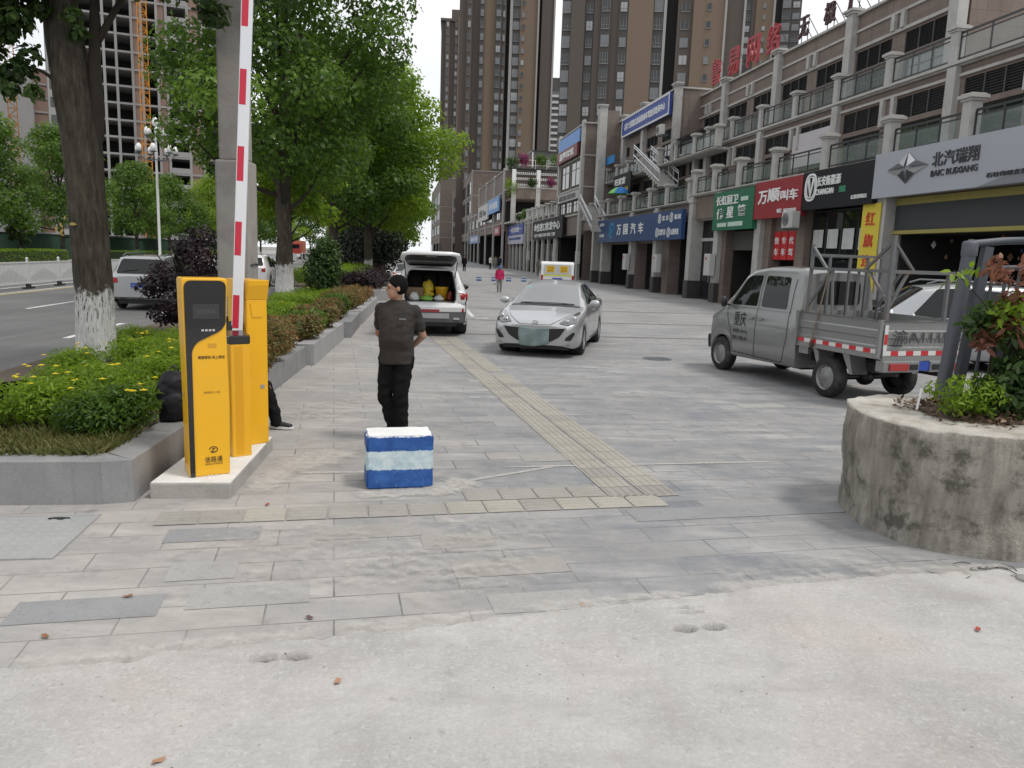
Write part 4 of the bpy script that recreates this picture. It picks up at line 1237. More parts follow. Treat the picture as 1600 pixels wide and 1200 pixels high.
# stairs with bright handrails
def stair(u_top, z_top, u_bot, z_bot, v, label):
    t = thing('steel_stair', label, 'stair', W(u_bot, D0 - v, z_bot), RZ_STREET, 'terrace stairs with steel handrails')
    du, dz = u_top - u_bot, z_top - z_bot
    n = int(abs(dz) / 0.17)
    b = MB()
    for i in range(n): b.box(min(du * i / n, du * (i + 1) / n), max(du * i / n, du * (i + 1) / n), -0.55, 0.55, dz * i / n, dz * (i + 1) / n + 0.0)
    b.build('stair_flight', STONE, t)
    for s in (-0.6, 0.6):
        b = MB()
        for h in (0.95, 0.8, 0.3): b.tube([(0, s, h), (du, s, dz + h)], 0.04, 6)
        for i in range(7): b.tube([(du * i / 6, s, dz * i / 6), (du * i / 6, s, dz * i / 6 + 0.95)], 0.02, 5)
        b.build('handrail', STEEL, t)
stair(53.0, 8.6, 47.2, 6.4, -0.8, 'upper terrace stair with bright steel handrails left of the black awning')
stair(62.9, 6.0, 58.4, 3.9, 0.55, 'lower terrace stair with bright steel handrails beside the green umbrella')
# awning
t = thing('awning', 'black sloping awning on the upper terrace beside a brown wall', 'awning', W(49.9, D0 - V1, 10.3), RZ_STREET)
b = MB(); b.extr([(-3.2, -1.3, -0.1), (-3.2, 0.9, -1.1), (-3.2, 0.9, -1.15), (-3.2, -1.3, -0.15)], (3.1, 0, 0)); b.build('canopy', BLACK, t)
b = MB(); b.extr([(-3.2, -1.2, -2.0), (-3.2, 0.8, -2.0), (-3.2, 0.8, -1.2), (-3.2, -1.2, -0.2)], (0.03, 0, 0)); b.build('side_curtain', BLACK, t)
# umbrella on the terrace
t = thing('patio_umbrella', 'green and blue patio umbrella open on the terrace above the long blue sign', 'umbrella', W(57.2, D0 + 0.6, SB1), RZ_STREET)
b = MB(); b.tube([(0, 0, 0), (0, 0, 2.1)], 0.025, 6); b.build('pole', STEEL, t)
gores = [pm('umbrella_green', (0.18, 0.5, 0.12), 0.7), pm('umbrella_pale', (0.55, 0.65, 0.5), 0.7), pm('umbrella_blue', (0.03, 0.2, 0.55), 0.7)]
b = MB()
for k in range(8):
    b.mi = (0, 1, 0, 2, 2, 0, 1, 0)[k]
    P = lambda r, z, a: (r * math.cos(a), r * math.sin(a), z)
    a0, a1 = k * PI / 4, (k + 1) * PI / 4
    rs = [(0.02, 2.0), (0.4, 1.93), (0.72, 1.74), (0.95, 1.5)]
    for i in range(3): b.add([P(*rs[i], a0), P(*rs[i + 1], a0), P(*rs[i + 1], a1), P(*rs[i], a1)], [(0, 1, 2, 3)], True)
b.build('canopy', gores, t)

# signs on B
SG_BLUE = pm('blue_sign', (0.012, 0.05, 0.16), 0.45, 0.12, 0.8)
def wanguo(t, w, h, th):
    b = MB()
    prof = []
    c = (w - 4.2, th, h * 0.5)
    for k in range(25):
        a = 2 * PI * k / 24; wd = 0.11 + 0.06 * math.cos(a - 0.6)
        prof.append([(c[0] + math.cos(a) * (0.62), th, c[2] + math.sin(a) * 0.56), (c[0] + math.cos(a) * 0.62, th + .02, c[2] + math.sin(a) * 0.56), (c[0] + math.cos(a) * (0.62 - wd), th + .02, c[2] + math.sin(a) * (0.56 - wd)), (c[0] + math.cos(a) * (0.62 - wd), th, c[2] + math.sin(a) * (0.56 - wd))])
    b.loft(prof, False, False)
    b.extr([(c[0] + 0.3, th, c[2] + 0.2), (c[0] + 0.05, th, c[2] - 0.3), (c[0] - 0.35, th, c[2] + 0.3), (c[0], th, c[2] - 0.05)], (0, 0.02, 0))
    b.build('swirl_badge', pm('cyan_badge', (0.02, 0.3, 0.55), 0.4), t)
    for (u, z, s_) in ((w * 0.2, 0.76, 'a'), (w * 0.09, 0.76, 'b'), (w * 0.22, 0.27, 'c'), (w * 0.11, 0.25, 'd')):
        b = MB()
        n = 20
        ring = [[(u + r_ * math.cos(2 * PI * k / n), th + y, h * z + r_ * math.sin(2 * PI * k / n)) for r_, y in ((0.27, 0), (0.27, 0.015), (0.21, 0.015), (0.21, 0))] for k in range(n + 1)]
        b.loft(ring, False, False)
        b.box(u - 0.05, u + 0.05, th, th + 0.015, h * z - 0.15, h * z + 0.15)
        b.build('small_badge', LETTER_W, t)
sign('shop_sign', 'long blue shop sign with a cyan swirl badge and white lettering', 59.6, 41.1, 3.12, 4.72, 0.17, 0.4, SG_BLUE,
     [('万', 0.33, 0.5, 0.055, 0.44, 0.04), ('国', 0.42, 0.5, 0.055, 0.44, 0.04), ('汽', 0.515, 0.5, 0.06, 0.44, 0.04), ('车', 0.605, 0.5, 0.055, 0.44, 0.04),
      ('北 京', 0.855, 0.76, 0.06, 0.17), ('福 田', 0.965, 0.76, 0.05, 0.17), ('江淮汽车', 0.83, 0.27, 0.07, 0.22), ('五菱荣光', 0.945, 0.26, 0.07, 0.2), ('长安汽车', 0.075, 0.8, 0.07, 0.14), ('东风小康', 0.075, 0.3, 0.07, 0.14)], LETTER_W, wanguo)
SG_BLUE2 = pm('royal_blue_sign', (0.018, 0.05, 0.27), 0.5, 0.08, 1)
sign('billboard', 'slanting royal blue billboard with a white border high on the upper wing', 61.5, 50.4, 11.2, 12.6, V1 + 0.22, V1 + 0.4, SG_BLUE2,
     [('石柱土家族自治县机动车驾驶员培训中心', 0.5, 0.5, 0.86, 0.36, 0.03)], LETTER_W, None, 'billboard', (pm('sign_edge', (0.6, 0.6, 0.6), 0.5), 0.13))
sign('shop_sign', 'small black sign with white characters and a yellow line on the second floor', 60.7, 56.0, 6.75, 8.2, V1 + 0.96, V1 + 1.06, SG_BLK,
     [('旺家宴', 0.42, 0.64, 0.6, 0.36, 0.04)], LETTER_W, lambda t, w, h, th: lit_text(t, [('特色中餐 包席订餐', w * 0.5, h * 0.2, w * 0.8, h * 0.2)], th + 0.001, pm('yellow_lettering', (0.7, 0.45, 0.03)), 'small_lettering'))
sign('sign', 'small bright blue plate on the brown wall above the terrace', 64.0, 61.6, 9.4, 10.0, -1.2, -1.12, pm('bright_blue_plate', (0.02, 0.2, 0.5), 0.5), None)

# ================= buildings further along =================
def far_block(label, u0, u1, v, top, levels, zones, wallm, shop_h=3.6, depth=14, end_cols=None, pil=None):
    """a lower-rise block: street face at v, levels = slab heights, zones = [(ua,ub,za,zb)] window rows; camera-facing end wall at u0"""
    t = thing('shop_building', label, 'building', W(u0, D0 - v, 0), RZ_STREET)
    L = u1 - u0
    b = MB()
    b.box(0, L, -0.3, 0, shop_h, top)
    b.box(0, 0.3, -depth, -0.3, 0, top)
    b.box(0.3, L, -depth, -depth + 0.3, 0, top); b.box(L - 0.3, L, -depth + 0.3, -0.3, 0, top)
    b.box(0.3, L - 0.3, -depth + 0.3, -0.3, top - 0.5, top - 0.3)
    b.build('wall', wallm, t)
    b = MB()
    for z in levels: b.box(-0.06, L + 0.06, -depth * 0.5, 0.12, z - 0.14, z)
    b.box(-0.1, L, -depth, 0.14, top, top + 0.12)
    b.build('slab', STONE, t)
    for u in (pil if pil is not None else np.arange(0.3, L + 0.1, max(3.4, L / 6))):
        b = MB(); b.box(u - 0.3, u + 0.3, 0.001, 0.25, 0, top + 0.3); b.build('pilaster', STONE, t)
    shopfront(t, 0.4, L - 0.4, -0.3, shop_h)
    for (ua, ub, za, zb, n) in zones:
        for k in range(n):
            w_ = (ub - ua) / n
            window(t, ua + w_ * (k + 0.5), 0.07, za, w_ * 0.8, zb - za, 2, 2, transom=(zb - za) * 0.68)
    return t
UC = 66.6
Cb = far_block('brown corner block with blue and dark red signs on its upper storey', 67.0, 77.6, 0.0, 13.1, (5.75, 8.0, 10.6), [(0.8, 9.8, 8.2, 10.3, 2), (0.8, 9.8, 5.9, 6.9, 3)], WALL_BR2, 3.9, 15, pil=(0.3, 10.2))
sign('shop_sign', 'sky blue sign strip over a dark red sign on the corner block', 76.7, 67.8, 11.75, 12.85, 0.26, 0.36, pm('sky_blue_sign', (0.12, 0.27, 0.6), 0.5, 0.1, 1), None)
sign('shop_sign', 'dark red sign with four white characters under a sky blue strip', 77.2, 68.2, 10.65, 11.7, 0.26, 0.45, pm('maroon_sign', (0.16, 0.03, 0.035), 0.5, 0.1, 1), [('温馨宾馆', 0.5, 0.5, 0.7, 0.62, 0.04)])
sign('shop_sign', 'pale stone coloured sign with grey characters below tall windows', 77.4, 67.6, 7.0, 7.75, 0.13, 0.25, pm('pale_sign', (0.42, 0.42, 0.41), 0.6, 0.08, 1), [('康复医院', 0.5, 0.5, 0.75, 0.6, 0.02)], pm('grey_lettering', (0.12, 0.12, 0.12)))
Db = far_block('dark shopfront block under the black sign with white lettering', 77.7, 97.0, 0.0, 6.3, (5.9, 6.3), [(0.5, 19, 0.4, 3.2, 6)], WALL_BR2, 3.7, 15)
posts(Db, [0.3, 3.4, 6.6, 9.8, 13.0, 16.0, 18.9], -0.1, 6.42, 0.95)
for i in range(6): railing(Db, 0.5 + i * 3.1, 3.2 + i * 3.1, -0.1, 6.45, 0.8)
sign('shop_sign', 'black shop sign with big white lettering behind the white van', 90.2, 73.0, 3.75, 5.75, 0.27, 0.45, SG_BLK, [('金佳进口批发中心', 0.5, 0.62, 0.86, 0.42, 0.045), ('厨卫 电器 灯饰 地板 门窗', 0.45, 0.2, 0.7, 0.18)])
sign('shop_sign', 'dark blue and white striped sign left of the black sign with big lettering', 112.0, 98.0, 4.6, 5.9, 0.27, 0.4, SG_BLUE2, [('一优居家居一', 0.5, 0.5, 0.8, 0.5, 0.03)])
sign('shop_sign', 'lilac white sign directly under the dark blue sign strip', 112.2, 98.0, 3.4, 4.55, 0.27, 0.4, pm('lilac_sign', (0.42, 0.42, 0.52), 0.5, 0.1, 1), [('全屋定制 品牌橱柜', 0.5, 0.6, 0.8, 0.3)], SG_BLUE2)
Eb = far_block('brown block with open loggia and roof garden behind the lower shops', 112.0, 150.0, 1.0, 13.6, (6.4, 10.7), [(4, 36, 7.0, 9.6, 6)], WALL_BR, 5.2, 10, pil=(0.4, 12, 24, 37))
Eb2 = far_block('low row of shops below the roof garden terrace', 97.4, 112.0, 0.0, 6.2, (5.9, 6.2), [(0.5, 14, 0.4, 3.0, 4)], WALL_BR2, 3.6, 15)
posts(Eb2, [0.3, 3.2, 6.2, 9.2, 12.2], -0.1, 6.32, 1.0); 
for i in range(4): railing(Eb2, 0.5 + i * 3.0, 3.0 + i * 3.0, -0.1, 6.35, 0.8)
# loggia facing the photographer, with columns and a rail garden on top
t = thing('loggia', 'open two bay loggia with pale columns under a planted roof terrace', 'loggia', W(106.0, 14.3, 0), RZ_STREET)
b = MB(); b.box(0, 0.35, -7.4, 0.0, 9.4, 10.8); b.box(0.35, 6, -7.4, 0.0, 9.3, 9.5); b.build('beam', WALL_BR, t)
b = MB(); b.box(-0.1, 6, -7.5, 0.15, 10.8, 10.95); b.box(-0.05, 6, -7.5, 0.12, 6.2, 6.4); b.build('slab', STONE, t)
for y in (-0.3, -3.6, -7.2):
    b = MB(); b.box(-0.08, 0.5, y - 0.3, y + 0.3, 6.4, 10.8); b.build('column', STONE, t)
    b = MB(); b.box(-0.05, 0.4, y - 0.25, y + 0.25, 10.95, 13.2); b.build('post', WHITE, t)
b = MB(); b.box(5.4, 5.8, -7.4, 0, 6.4, 9.3); b.build('back_wall', DARKROOM, t)
b = MB()
for z in (11.1, 11.9, 12.6):
    b.bar((0.1, -7.3, z), (0.1, 0, z), 0.06)
    for k in range(26): b.ball((0.1, -7.1 + k * 0.28, z + 0.15), (0.1, 0.1, 0.13), 6, 4)
b.build('balustrade', pm('white_baluster', (0.6, 0.6, 0.58)), t)
t = thing('pergola', 'white roof terrace railing under flowering plants on the far brown block', 'pergola', W(109.5, 14.6, 0), RZ_STREET)
b = MB()
for z in (14.2, 14.9): b.bar((0.2, -13, z), (0.2, 0.2, z), 0.07)
for k in range(9): b.bar((0.2, -13 + k * 1.6, 13.7), (0.2, -13 + k * 1.6, 14.9), 0.07)
b.build('railing', WHITE, t)
b = MB(); b.box(0.2, 9, -13, 0, 13.75, 13.95); b.build('deck', pm('deck_grey', (0.1, 0.1, 0.1)), t)
b = MB(); b.box(1.5, 9, -12, -3, 16.2, 16.4); b.build('canopy', BLACK, t)
for y in (-3.2, -7.5, -11.8):
    b = MB(); b.bar((1.6, y, 13.95), (1.6, y, 16.2), 0.14); b.build('post', WHITE, t)
sign('shop_sign', 'white sign with a dark script on the far block under the roof garden', 146.0, 130.0, 7.6, 10.2, 1.3, 1.5, pm('white_sign', (0.5, 0.5, 0.49)), [('欧派 Rina', 0.5, 0.5, 0.7, 0.5)], SG_TXT)
sign('shop_sign', 'light blue sign beside the white script sign on the far block', 129.5, 115.0, 8.2, 10.3, 1.3, 1.5, pm('light_blue_sign', (0.16, 0.32, 0.6)), [('健身瑜伽', 0.5, 0.5, 0.75, 0.5)], LETTER_W)
Fb = far_block('far brown block with a tall open gateway at street level', 150.2, 186.0, 0.0, 9.8, (6.8, 9.8), [(3, 34, 7.1, 8.8, 7)], WALL_BR, 5.0, 14, pil=(0.5, 9, 18, 27, 35))
Gb = far_block('farthest brown block with tall stair towers beyond the street trees', 188.0, 262.0, -1.0, 21.0, (6.5, 11, 15.5), [(4, 70, 7.0, 10.0, 9), (4, 70, 11.5, 14.6, 9), (4, 70, 16, 19, 9)], WALL_BR, 5.0, 20, pil=(1, 18, 36, 54, 73))
Hb = far_block('distant grey brown block closing the right side of the street', 266.0, 340.0, 3.0, 26.0, (7, 12, 17), [(4, 70, 8, 11, 8), (4, 70, 13, 16, 8), (4, 70, 18, 22, 8)], WALL_BR2, 5.0, 22, pil=(1, 24, 48, 73))
sign('shop_sign', 'small red sign low on the far shop row', 120.0, 113.0, 4.7, 6.0, 1.3, 1.5, SG_RED, [('百姓', 0.5, 0.5, 0.6, 0.5)])
sign('shop_sign', 'pale blue sign low on the farthest shop row', 176.0, 153.0, 4.0, 5.6, 0.3, 0.5, pm('washed_blue_sign', (0.2, 0.28, 0.5)), [('美的空调', 0.5, 0.5, 0.7, 0.5)])

# ================= residential towers =================
T_BROWN = pm('tower_brown', (0.1, 0.082, 0.07), 0.8, 0.06, 0.05)  # brown, tan and grey walls lightened to carry distance haze in their colour
T_TAN = pm('tower_tan', (0.185, 0.135, 0.096), 0.8, 0.06, 0.05)
T_GREY = pm('tower_grey', (0.075, 0.071, 0.068), 0.8, 0.08, 0.05)
T_PALE = pm('tower_pipe', (0.34, 0.33, 0.32), 0.8, 0.08, 0.3)
T_BLACK = pm('tower_recess', (0.02, 0.02, 0.02), 0.8)
T_GLASS = m_glass('tower_glass', (0.16, 0.17, 0.18), 0.15, 0.6)
T_GLASSES = [m_glass('tower_glass_dark', (0.03, 0.032, 0.034), 0.1, 0.5), m_glass('tower_glass_mid', (0.17, 0.18, 0.19), 0.15, 0.5), m_glass('tower_glass_pale', (0.36, 0.37, 0.38), 0.2, 0.5)]  # mid and pale panes hold the sky's reflection in their base colour
T_FRAME = pm('tower_window_frame', (0.2, 0.2, 0.2), 0.6, 0.1, 1)
def tower(label, cx, cy, rz, floors, strips, depth, fh=3.0, base=0.0, side=None):
    """strips from left to right: (width, jog, kind); kinds: b brown, t tan, g grey with windows, w wide bay windows, s tan with small windows, p pipe, k dark recess"""
    tot = sum(s[0] for s in strips)
    t = thing('apartment_tower', label, 'tower', (cx, cy, base), rz)
    H = floors * fh
    mats = {'b': T_BROWN, 't': T_TAN, 'g': T_GREY, 'w': T_GREY, 's': T_TAN, 'p': T_PALE, 'k': T_BLACK, 'c': T_BROWN}
    wall = {}
    x = -tot / 2
    wins = []
    for (w, j, k) in strips:
        m = mats[k]
        wall.setdefault(m.name, (m, MB()))[1].box(x, x + w, -j, depth, 0, H + (1.5 if k in 't' else 0))
        if k in 'gwsc':
            ww, wh = {'g': (w * 0.7, 1.7), 'w': (w * 0.86, 2.1), 's': (0.9, 1.3), 'c': (w * 0.55, 1.7)}[k]
            for f in range(floors): wins.append((x + w / 2, -j, f * fh + 0.8, ww, wh, k))
        x += w
    for m, mb in wall.values(): mb.build('wall', m, t)
    # side faces: strips of windows along the depth
    for sx, sgn in ((-tot / 2, -1), (tot / 2, 1)):
        pass
    wins.sort(key=lambda q: q[2])
    cache = {}
    stuff_f, stuff_g = MB(), MB()
    def wparts(ww, wh, k):
        f, g = MB(), MB()
        e = 0.07
        f.box(-ww / 2, ww / 2, -0.2, 0.0, 0, 0.14)
        n = {'g': 2, 'w': 3, 's': 1, 'c': 2}[k]
        for i in range(n + 1):
            xx = -ww / 2 + e / 2 + (ww - e) * i / n
            f.box(xx - e / 2, xx + e / 2, -0.1, 0, 0.14, wh)
        if k in 'wg': f.box(-ww / 2 + e, ww / 2 - e, -0.09, -0.02, wh * 0.36, wh * 0.36 + e)
        g.add([(-ww / 2, -0.05, 0.1), (ww / 2, -0.05, 0.1), (ww / 2, -0.05, wh - .02), (-ww / 2, -0.05, wh - .02)], [(0, 1, 2, 3)])
        return f, g
    rr = random.Random(int(cx))
    stuff = {}
    for i, (wx, wy, wz, ww, wh, k) in enumerate(wins):
        gi = rr.choice((0, 0, 1, 1, 2))
        key = (round(ww, 2), wh, k, gi)
        if i < 98:
            if key not in cache:
                f, g = wparts(ww, wh, k)
                fo = f.build('window', T_FRAME, t); go = g.build('pane', T_GLASSES[gi], fo); cache[key] = (fo.data, go.data)
            else:
                fo = bpy.data.objects.new('window', cache[key][0]); COL.objects.link(fo); fo.parent = t
                go = bpy.data.objects.new('pane', cache[key][1]); COL.objects.link(go); go.parent = fo
            fo.location = (wx, wy, wz)
        else:
            f, g = wparts(ww, wh, k)
            stuff_f.add([(p[0] + wx, p[1] + wy, p[2] + wz) for p in f.v], f.f)
            stuff_g.mi = gi; stuff_g.add([(p[0] + wx, p[1] + wy, p[2] + wz) for p in g.v], g.f)
    if stuff_f.v:
        so = stuff_f.build('upper_windows', T_FRAME, t); so['kind'] = 'stuff'
        stuff_g.build('pane', T_GLASSES, so)
    b = MB(); b.box(-tot / 2 - 0.3, tot / 2 + 0.3, -0.5, depth + 0.3, H, H + 0.9); b.build('parapet', T_BROWN, t)
    b = MB(); b.box(-tot * 0.15, tot * 0.2, depth * 0.3, depth * 0.7, H + 0.9, H + 6); b.build('roof_house', T_BROWN, t)
    return t
def at_px(px, Y):                      # ground position seen at picture column px, Y metres ahead
    return (px - 800) / 1220.0 * Y / 1.0
def tpos(pxl, pxr, Y):
    return ((at_px(pxl, Y) + at_px(pxr, Y)) / 2 , Y)
def facing(x, y): return -math.atan2(x, y)
sw = lambda px, Y: px * Y / 1220.0
# left tall pair
Y = 220.0; k_ = Y / 1220.0 * .79
S1_ = [(14 * k_, 0.2, 'b'), (10 * k_, 0.8, 'c'), (14 * k_, 0.0, 'b'), (9 * k_, 0.8, 'g'), (20 * k_, 0.4, 't'), (12 * k_, 1.0, 'g'), (8 * k_, 0.2, 'c'), (7 * k_, -1.5, 'k'), (5 * k_, 0.6, 'p'), (14 * k_, 0.4, 'w'), (12 * k_, 0.8, 's'), (20 * k_, 0.8, 't'), (3 * k_, 1.2, 'p'), (5 * k_, -1.2, 'k'), (22 * k_, 0.3, 'b'), (3 * k_, 0.6, 'p')]
x, y = tpos(705, 844, Y); tower('tall brown apartment tower in the middle with a dark slot up its face', x, y, facing(x, y), 34, S1_, 18)
Y = 150.0; k_ = Y / 1220.0
S2_ = [(14 * k_, 0.4, 'w'), (20 * k_, 0.9, 'b'), (14 * k_, 0.2, 'g'), (10 * k_, 0.6, 'b'), (14 * k_, 1.1, 'w'), (12 * k_, 0.5, 'b'), (14 * k_, 0.8, 'g'), (36 * k_, 0.9, 't'), (15 * k_, 0.4, 'w'), (4 * k_, 0.7, 'p'), (16 * k_, -2.0, 'k'), (22 * k_, 0.2, 'c'), (44 * k_, 0.9, 's'), (3 * k_, 1.2, 'p'), (24 * k_, 0.3, 'b'), (3 * k_, 0.6, 'p')]
x, y = tpos(860, 1114, Y); tower('wide brown and tan apartment tower right of the middle', x, y, facing(x, y), 30, S2_, 16)
Y = 236.0; k_ = Y / 1220.0
S3_ = [(34 * k_, 0.2, 'w'), (8 * k_, -0.4, 'g'), (12 * k_, 0.2, 'g'), (6 * k_, 0.5, 'b'), (24 * k_, 0.9, 's'), (3 * k_, 1.2, 'p'), (9 * k_, -1, 'k'), (13 * k_, 0.3, 'w'), (14 * k_, 0.0, 'g')]
x, y = tpos(1078, 1202, Y); tower('grey and tan apartment tower behind the red rooftop letters', x, y, facing(x, y), 36, S3_, 16)
Y = 320.0; k_ = Y / 1220.0 * .8
S4_ = [(8 * k_, -1.0, 'b'), (8 * k_, 0.4, 'c'), (9 * k_, -0.4, 'b'), (6 * k_, 0.5, 'g'), (22 * k_, 0.8, 't')]
x, y = tpos(680, 718, Y); tower('slim far apartment tower with a roof frame beside the street trees', x, y, facing(x, y), 30, S4_, 20)
# white slab block seen in the gap
t = thing('apartment_block', 'white balconied block seen in the narrow gap between two brown towers', 'building', (sw(62, 420), 420, 0), facing(sw(62, 420), 420))
b = MB(); b.box(-9, 9, 0, 14, 0, 86); b.build('wall', pm('far_grey_wall', (0.14, 0.14, 0.14), 0.8), t)
b = MB(); b.box(-9.3, 9.3, -0.3, 14.3, 86, 92); b.build('roof', T_GREY, t)
for f in range(28):
    b = MB()
    b.box(-8.5, -1.0, -1.6, -0.02, f * 3.05, f * 3.05 + 1.1); b.box(0.5, 8.5, -1.6, -0.02, f * 3.05, f * 3.05 + 1.1); b.build('balcony', pm('far_white', (0.5, 0.5, 0.5), 0.8), t)
# ================= planting =================
def unit(a):
    return a / np.maximum(np.linalg.norm(a, axis=-1, keepdims=True), 1e-9)

def leaf_quads(P, Nn, size, aspect=0.5, droop=0.3, six=False):
    n = len(P)
    r = rng.normal(size=(n, 3))
    d = unit(r - Nn * np.sum(r * Nn, 1, keepdims=True))
    d[:, 2] -= droop; d = unit(d)
    w = unit(np.cross(d, Nn))
    L = size[:, None] if hasattr(size, '__len__') else np.full((n, 1), size)
    L = L * (0.7 + 0.6 * rng.random((n, 1)))
    Wd = L * aspect * 0.5
    up = Nn * L * 0.1
    if six:
        v = np.stack([P, P + d * L * .28 + w * Wd * .85 + up, P + d * L * .65 + w * Wd * .8 + up, P + d * L, P + d * L * .65 - w * Wd * .8 + up, P + d * L * .28 - w * Wd * .85 + up], 1)
        return v.reshape(-1, 3), 6
    v = np.stack([P, P + d * L * .45 + w * Wd + up, P + d * L, P + d * L * .45 - w * Wd + up], 1)
    return v.reshape(-1, 3), 4

def clump_points(clumps, dens_n):
    """clumps: (cx,cy,cz,rx,ry,rz,weight). Returns points, normals, tint"""
    cl = np.array(clumps, float)
    wgt = cl[:, 6] * (cl[:, 3] * cl[:, 4] * cl[:, 5]) ** 0.67
    pick = rng.choice(len(cl), dens_n, p=wgt / wgt.sum())
    u = unit(rng.normal(size=(dens_n, 3)))
    rad = rng.random(dens_n) ** 0.45
    rad = 0.35 + 0.65 * rad + rng.normal(0, 0.07, dens_n)
    c = cl[pick]
    P = c[:, :3] + u * c[:, 3:6] * rad[:, None]
    Nn = unit(u * 0.8 + rng.normal(size=(dens_n, 3)) * 0.55 + np.array([0, 0, 0.55]))
    off = rng.normal(0, 0.13, len(cl))
    tint = np.clip(0.42 + off[pick] + rng.normal(0, 0.2, dens_n), 0, 1)
    return P, Nn, tint

def foliage(name, clumps, n, size, mat, parent, aspect=0.5, droop=0.3, six=False, zmin=None, tint_bias=0.0):
    P, Nn, tint = clump_points(clumps, n)
    if zmin is not None:
        k = P[:, 2] > zmin; P, Nn, tint = P[k], Nn[k], tint[k]
    v, per = leaf_quads(P, Nn, size, aspect, droop, six)
    return fast_mesh(name, v, per, mat, parent, np.clip(tint + tint_bias, 0, 1))

def wob_tube(b, pts, r, n=10, seed=0, amt=0.08):
    """trunk or limb: a tube whose rings bulge a little"""
    rr = random.Random(seed)
    pts = [Vector(p) for p in pts]
    m = 5
    P, Q = [], []
    for i in range(len(pts) - 1):
        for k in range(m):
            t = k / m
            a = pts[max(i - 1, 0)]; p0 = pts[i]; p1 = pts[i + 1]; c = pts[min(i + 2, len(pts) - 1)]
            P.append(0.5 * ((2 * p0) + (p1 - a) * t + (2 * a - 5 * p0 + 4 * p1 - c) * t * t + (3 * p0 - a - 3 * p1 + c) * t ** 3))
            Q.append(r[i] + (r[i + 1] - r[i]) * t)
    P.append(pts[-1]); Q.append(r[-1])
    base = len(b.v)
    b.tube(P, Q, n)
    for i in range(len(P)):
        for k in range(n):
            j = base + i * n + k
            v = Vector(b.v[j]); d = v - P[i]
            b.v[j] = tuple(P[i] + d * (1 + amt * (rr.random() - 0.5) * 2 + amt * math.sin(k * 2.1 + i * 0.7)))

def street_tree(label, loc, h, r, trunk_r, seed, nleaf, leaf=0.14, mat=None, fork=2.2, z0=2.6, group='street trees in the planters', squash=1.0, lean=(0, 0), bark=None, nclump=26, name='street_tree', six=False, spread=1.0):
    rr = random.Random(seed)
    t = thing(name, label, 'tree', loc, 0, group)
    tips = []
    for k in range(nclump):
        a = 2.399 * k + rr.random() * 0.8
        f = (k + 0.5) / nclump
        zz = z0 + (h - z0) * (0.1 + 0.86 * f)
        prof = math.sin(PI * min(1, (0.16 + 0.84 * f)) ** 0.85) ** 0.6
        rad = r * prof * (0.35 + 0.6 * rr.random()) * spread
        tips.append(Vector((rad * math.cos(a) + lean[0] * f, rad * math.sin(a) * squash + lean[1] * f, zz)))
    b = MB(); b.smooth = True
    top = Vector((lean[0] * 0.4, lean[1] * 0.4, h * 0.72))
    wob_tube(b, [(0, 0, -0.1), (0.02, 0.01, fork * 0.4), (0.0, 0.03, fork), tuple(Vector((lean[0] * .2, lean[1] * .2, h * 0.5))), tuple(top)], [trunk_r * 1.18, trunk_r, trunk_r * 0.92, trunk_r * 0.5, trunk_r * 0.12], 12, seed)
    trunk = b.build('trunk', bark or BARK, t)
    for k in range(0, nclump, 2):
        p = tips[k]
        b = MB()
        s_ = Vector((0, 0, max(fork * 0.85, min(p.z * 0.62, h * 0.55))))
        mid = s_ * 0.45 + p * 0.55 + Vector((0, 0, -0.12 * (p - s_).length))
        wob_tube(b, [s_, mid, p], [trunk_r * 0.42, trunk_r * 0.22, trunk_r * 0.05], 6, seed + k)
        b.build('limb', BARK2, t)
    cl = [(p.x, p.y, p.z, *(r * (0.23 + 0.14 * rr.random()),) * 2, r * (0.15 + 0.1 * rr.random()), 0.7 + 0.6 * rr.random()) for p in tips]
    foliage('crown', cl, nleaf, leaf, mat or LEAF_G, t, 0.55, 0.35, six)
    return t

# ---- planter walls of granite blocks
def offset_poly(pts, d):
    out = []
    n = len(pts)
    for i in range(n):
        p = Vector(pts[i])
        e1 = (p - Vector(pts[max(i - 1, 0)])); e2 = (Vector(pts[min(i + 1, n - 1)]) - p)
        if i == 0: e1 = e2
        if i == n - 1: e2 = e1
        n1 = Vector((-e1.y, e1.x)).normalized(); n2 = Vector((-e2.y, e2.x)).normalized()
        m = (n1 + n2).normalized()
        out.append(p + m * (d / max(0.4, m.dot(n1))))
    return out
def planter(label, pts, h, th=0.27, soil_poly=None, soil_z=None, mat=None):
    """pts: outer edge walked so that the bed lies on the left hand"""
    o = Vector(pts[0])
    t = thing('planter', label, 'planter', (o.x, o.y, 0), 0, 'granite planters along the plaza')
    inner = offset_poly(pts, th)
    b = MB()
    for i in range(len(pts) - 1):
        a, c, ia, ic = Vector(pts[i]) - o, Vector(pts[i + 1]) - o, inner[i] - o, inner[i + 1] - o
        L = (c - a).length; n = max(1, round(L / 0.95)); g_ = 0.0025 / L
        for k in range(n):
            t0, t1 = k / n + (g_ if k else 0), (k + 1) / n - (g_ if k < n - 1 else 0)
            q = [a.lerp(c, t0), a.lerp(c, t1), ia.lerp(ic, t1), ia.lerp(ic, t0)]
            b.prism([(p.x, p.y) for p in q], -0.02, h)
    b.build('wall', mat or GRAN, t, bevel=0.006)
    if soil_poly:
        b = MB(); b.prism([(p[0] - o.x, p[1] - o.y) for p in soil_poly], -0.02, soil_z or h - 0.06); b.build('soil', SOIL, t)
    return t
def Wd(u, D): p = W(u, D); return (p[0], p[1])
P1 = [(-8.5, 4.90), (-3.08, 5.69), (-2.88, 5.78), Wd(13.45, -1.6), Wd(13.45, -2.0)]
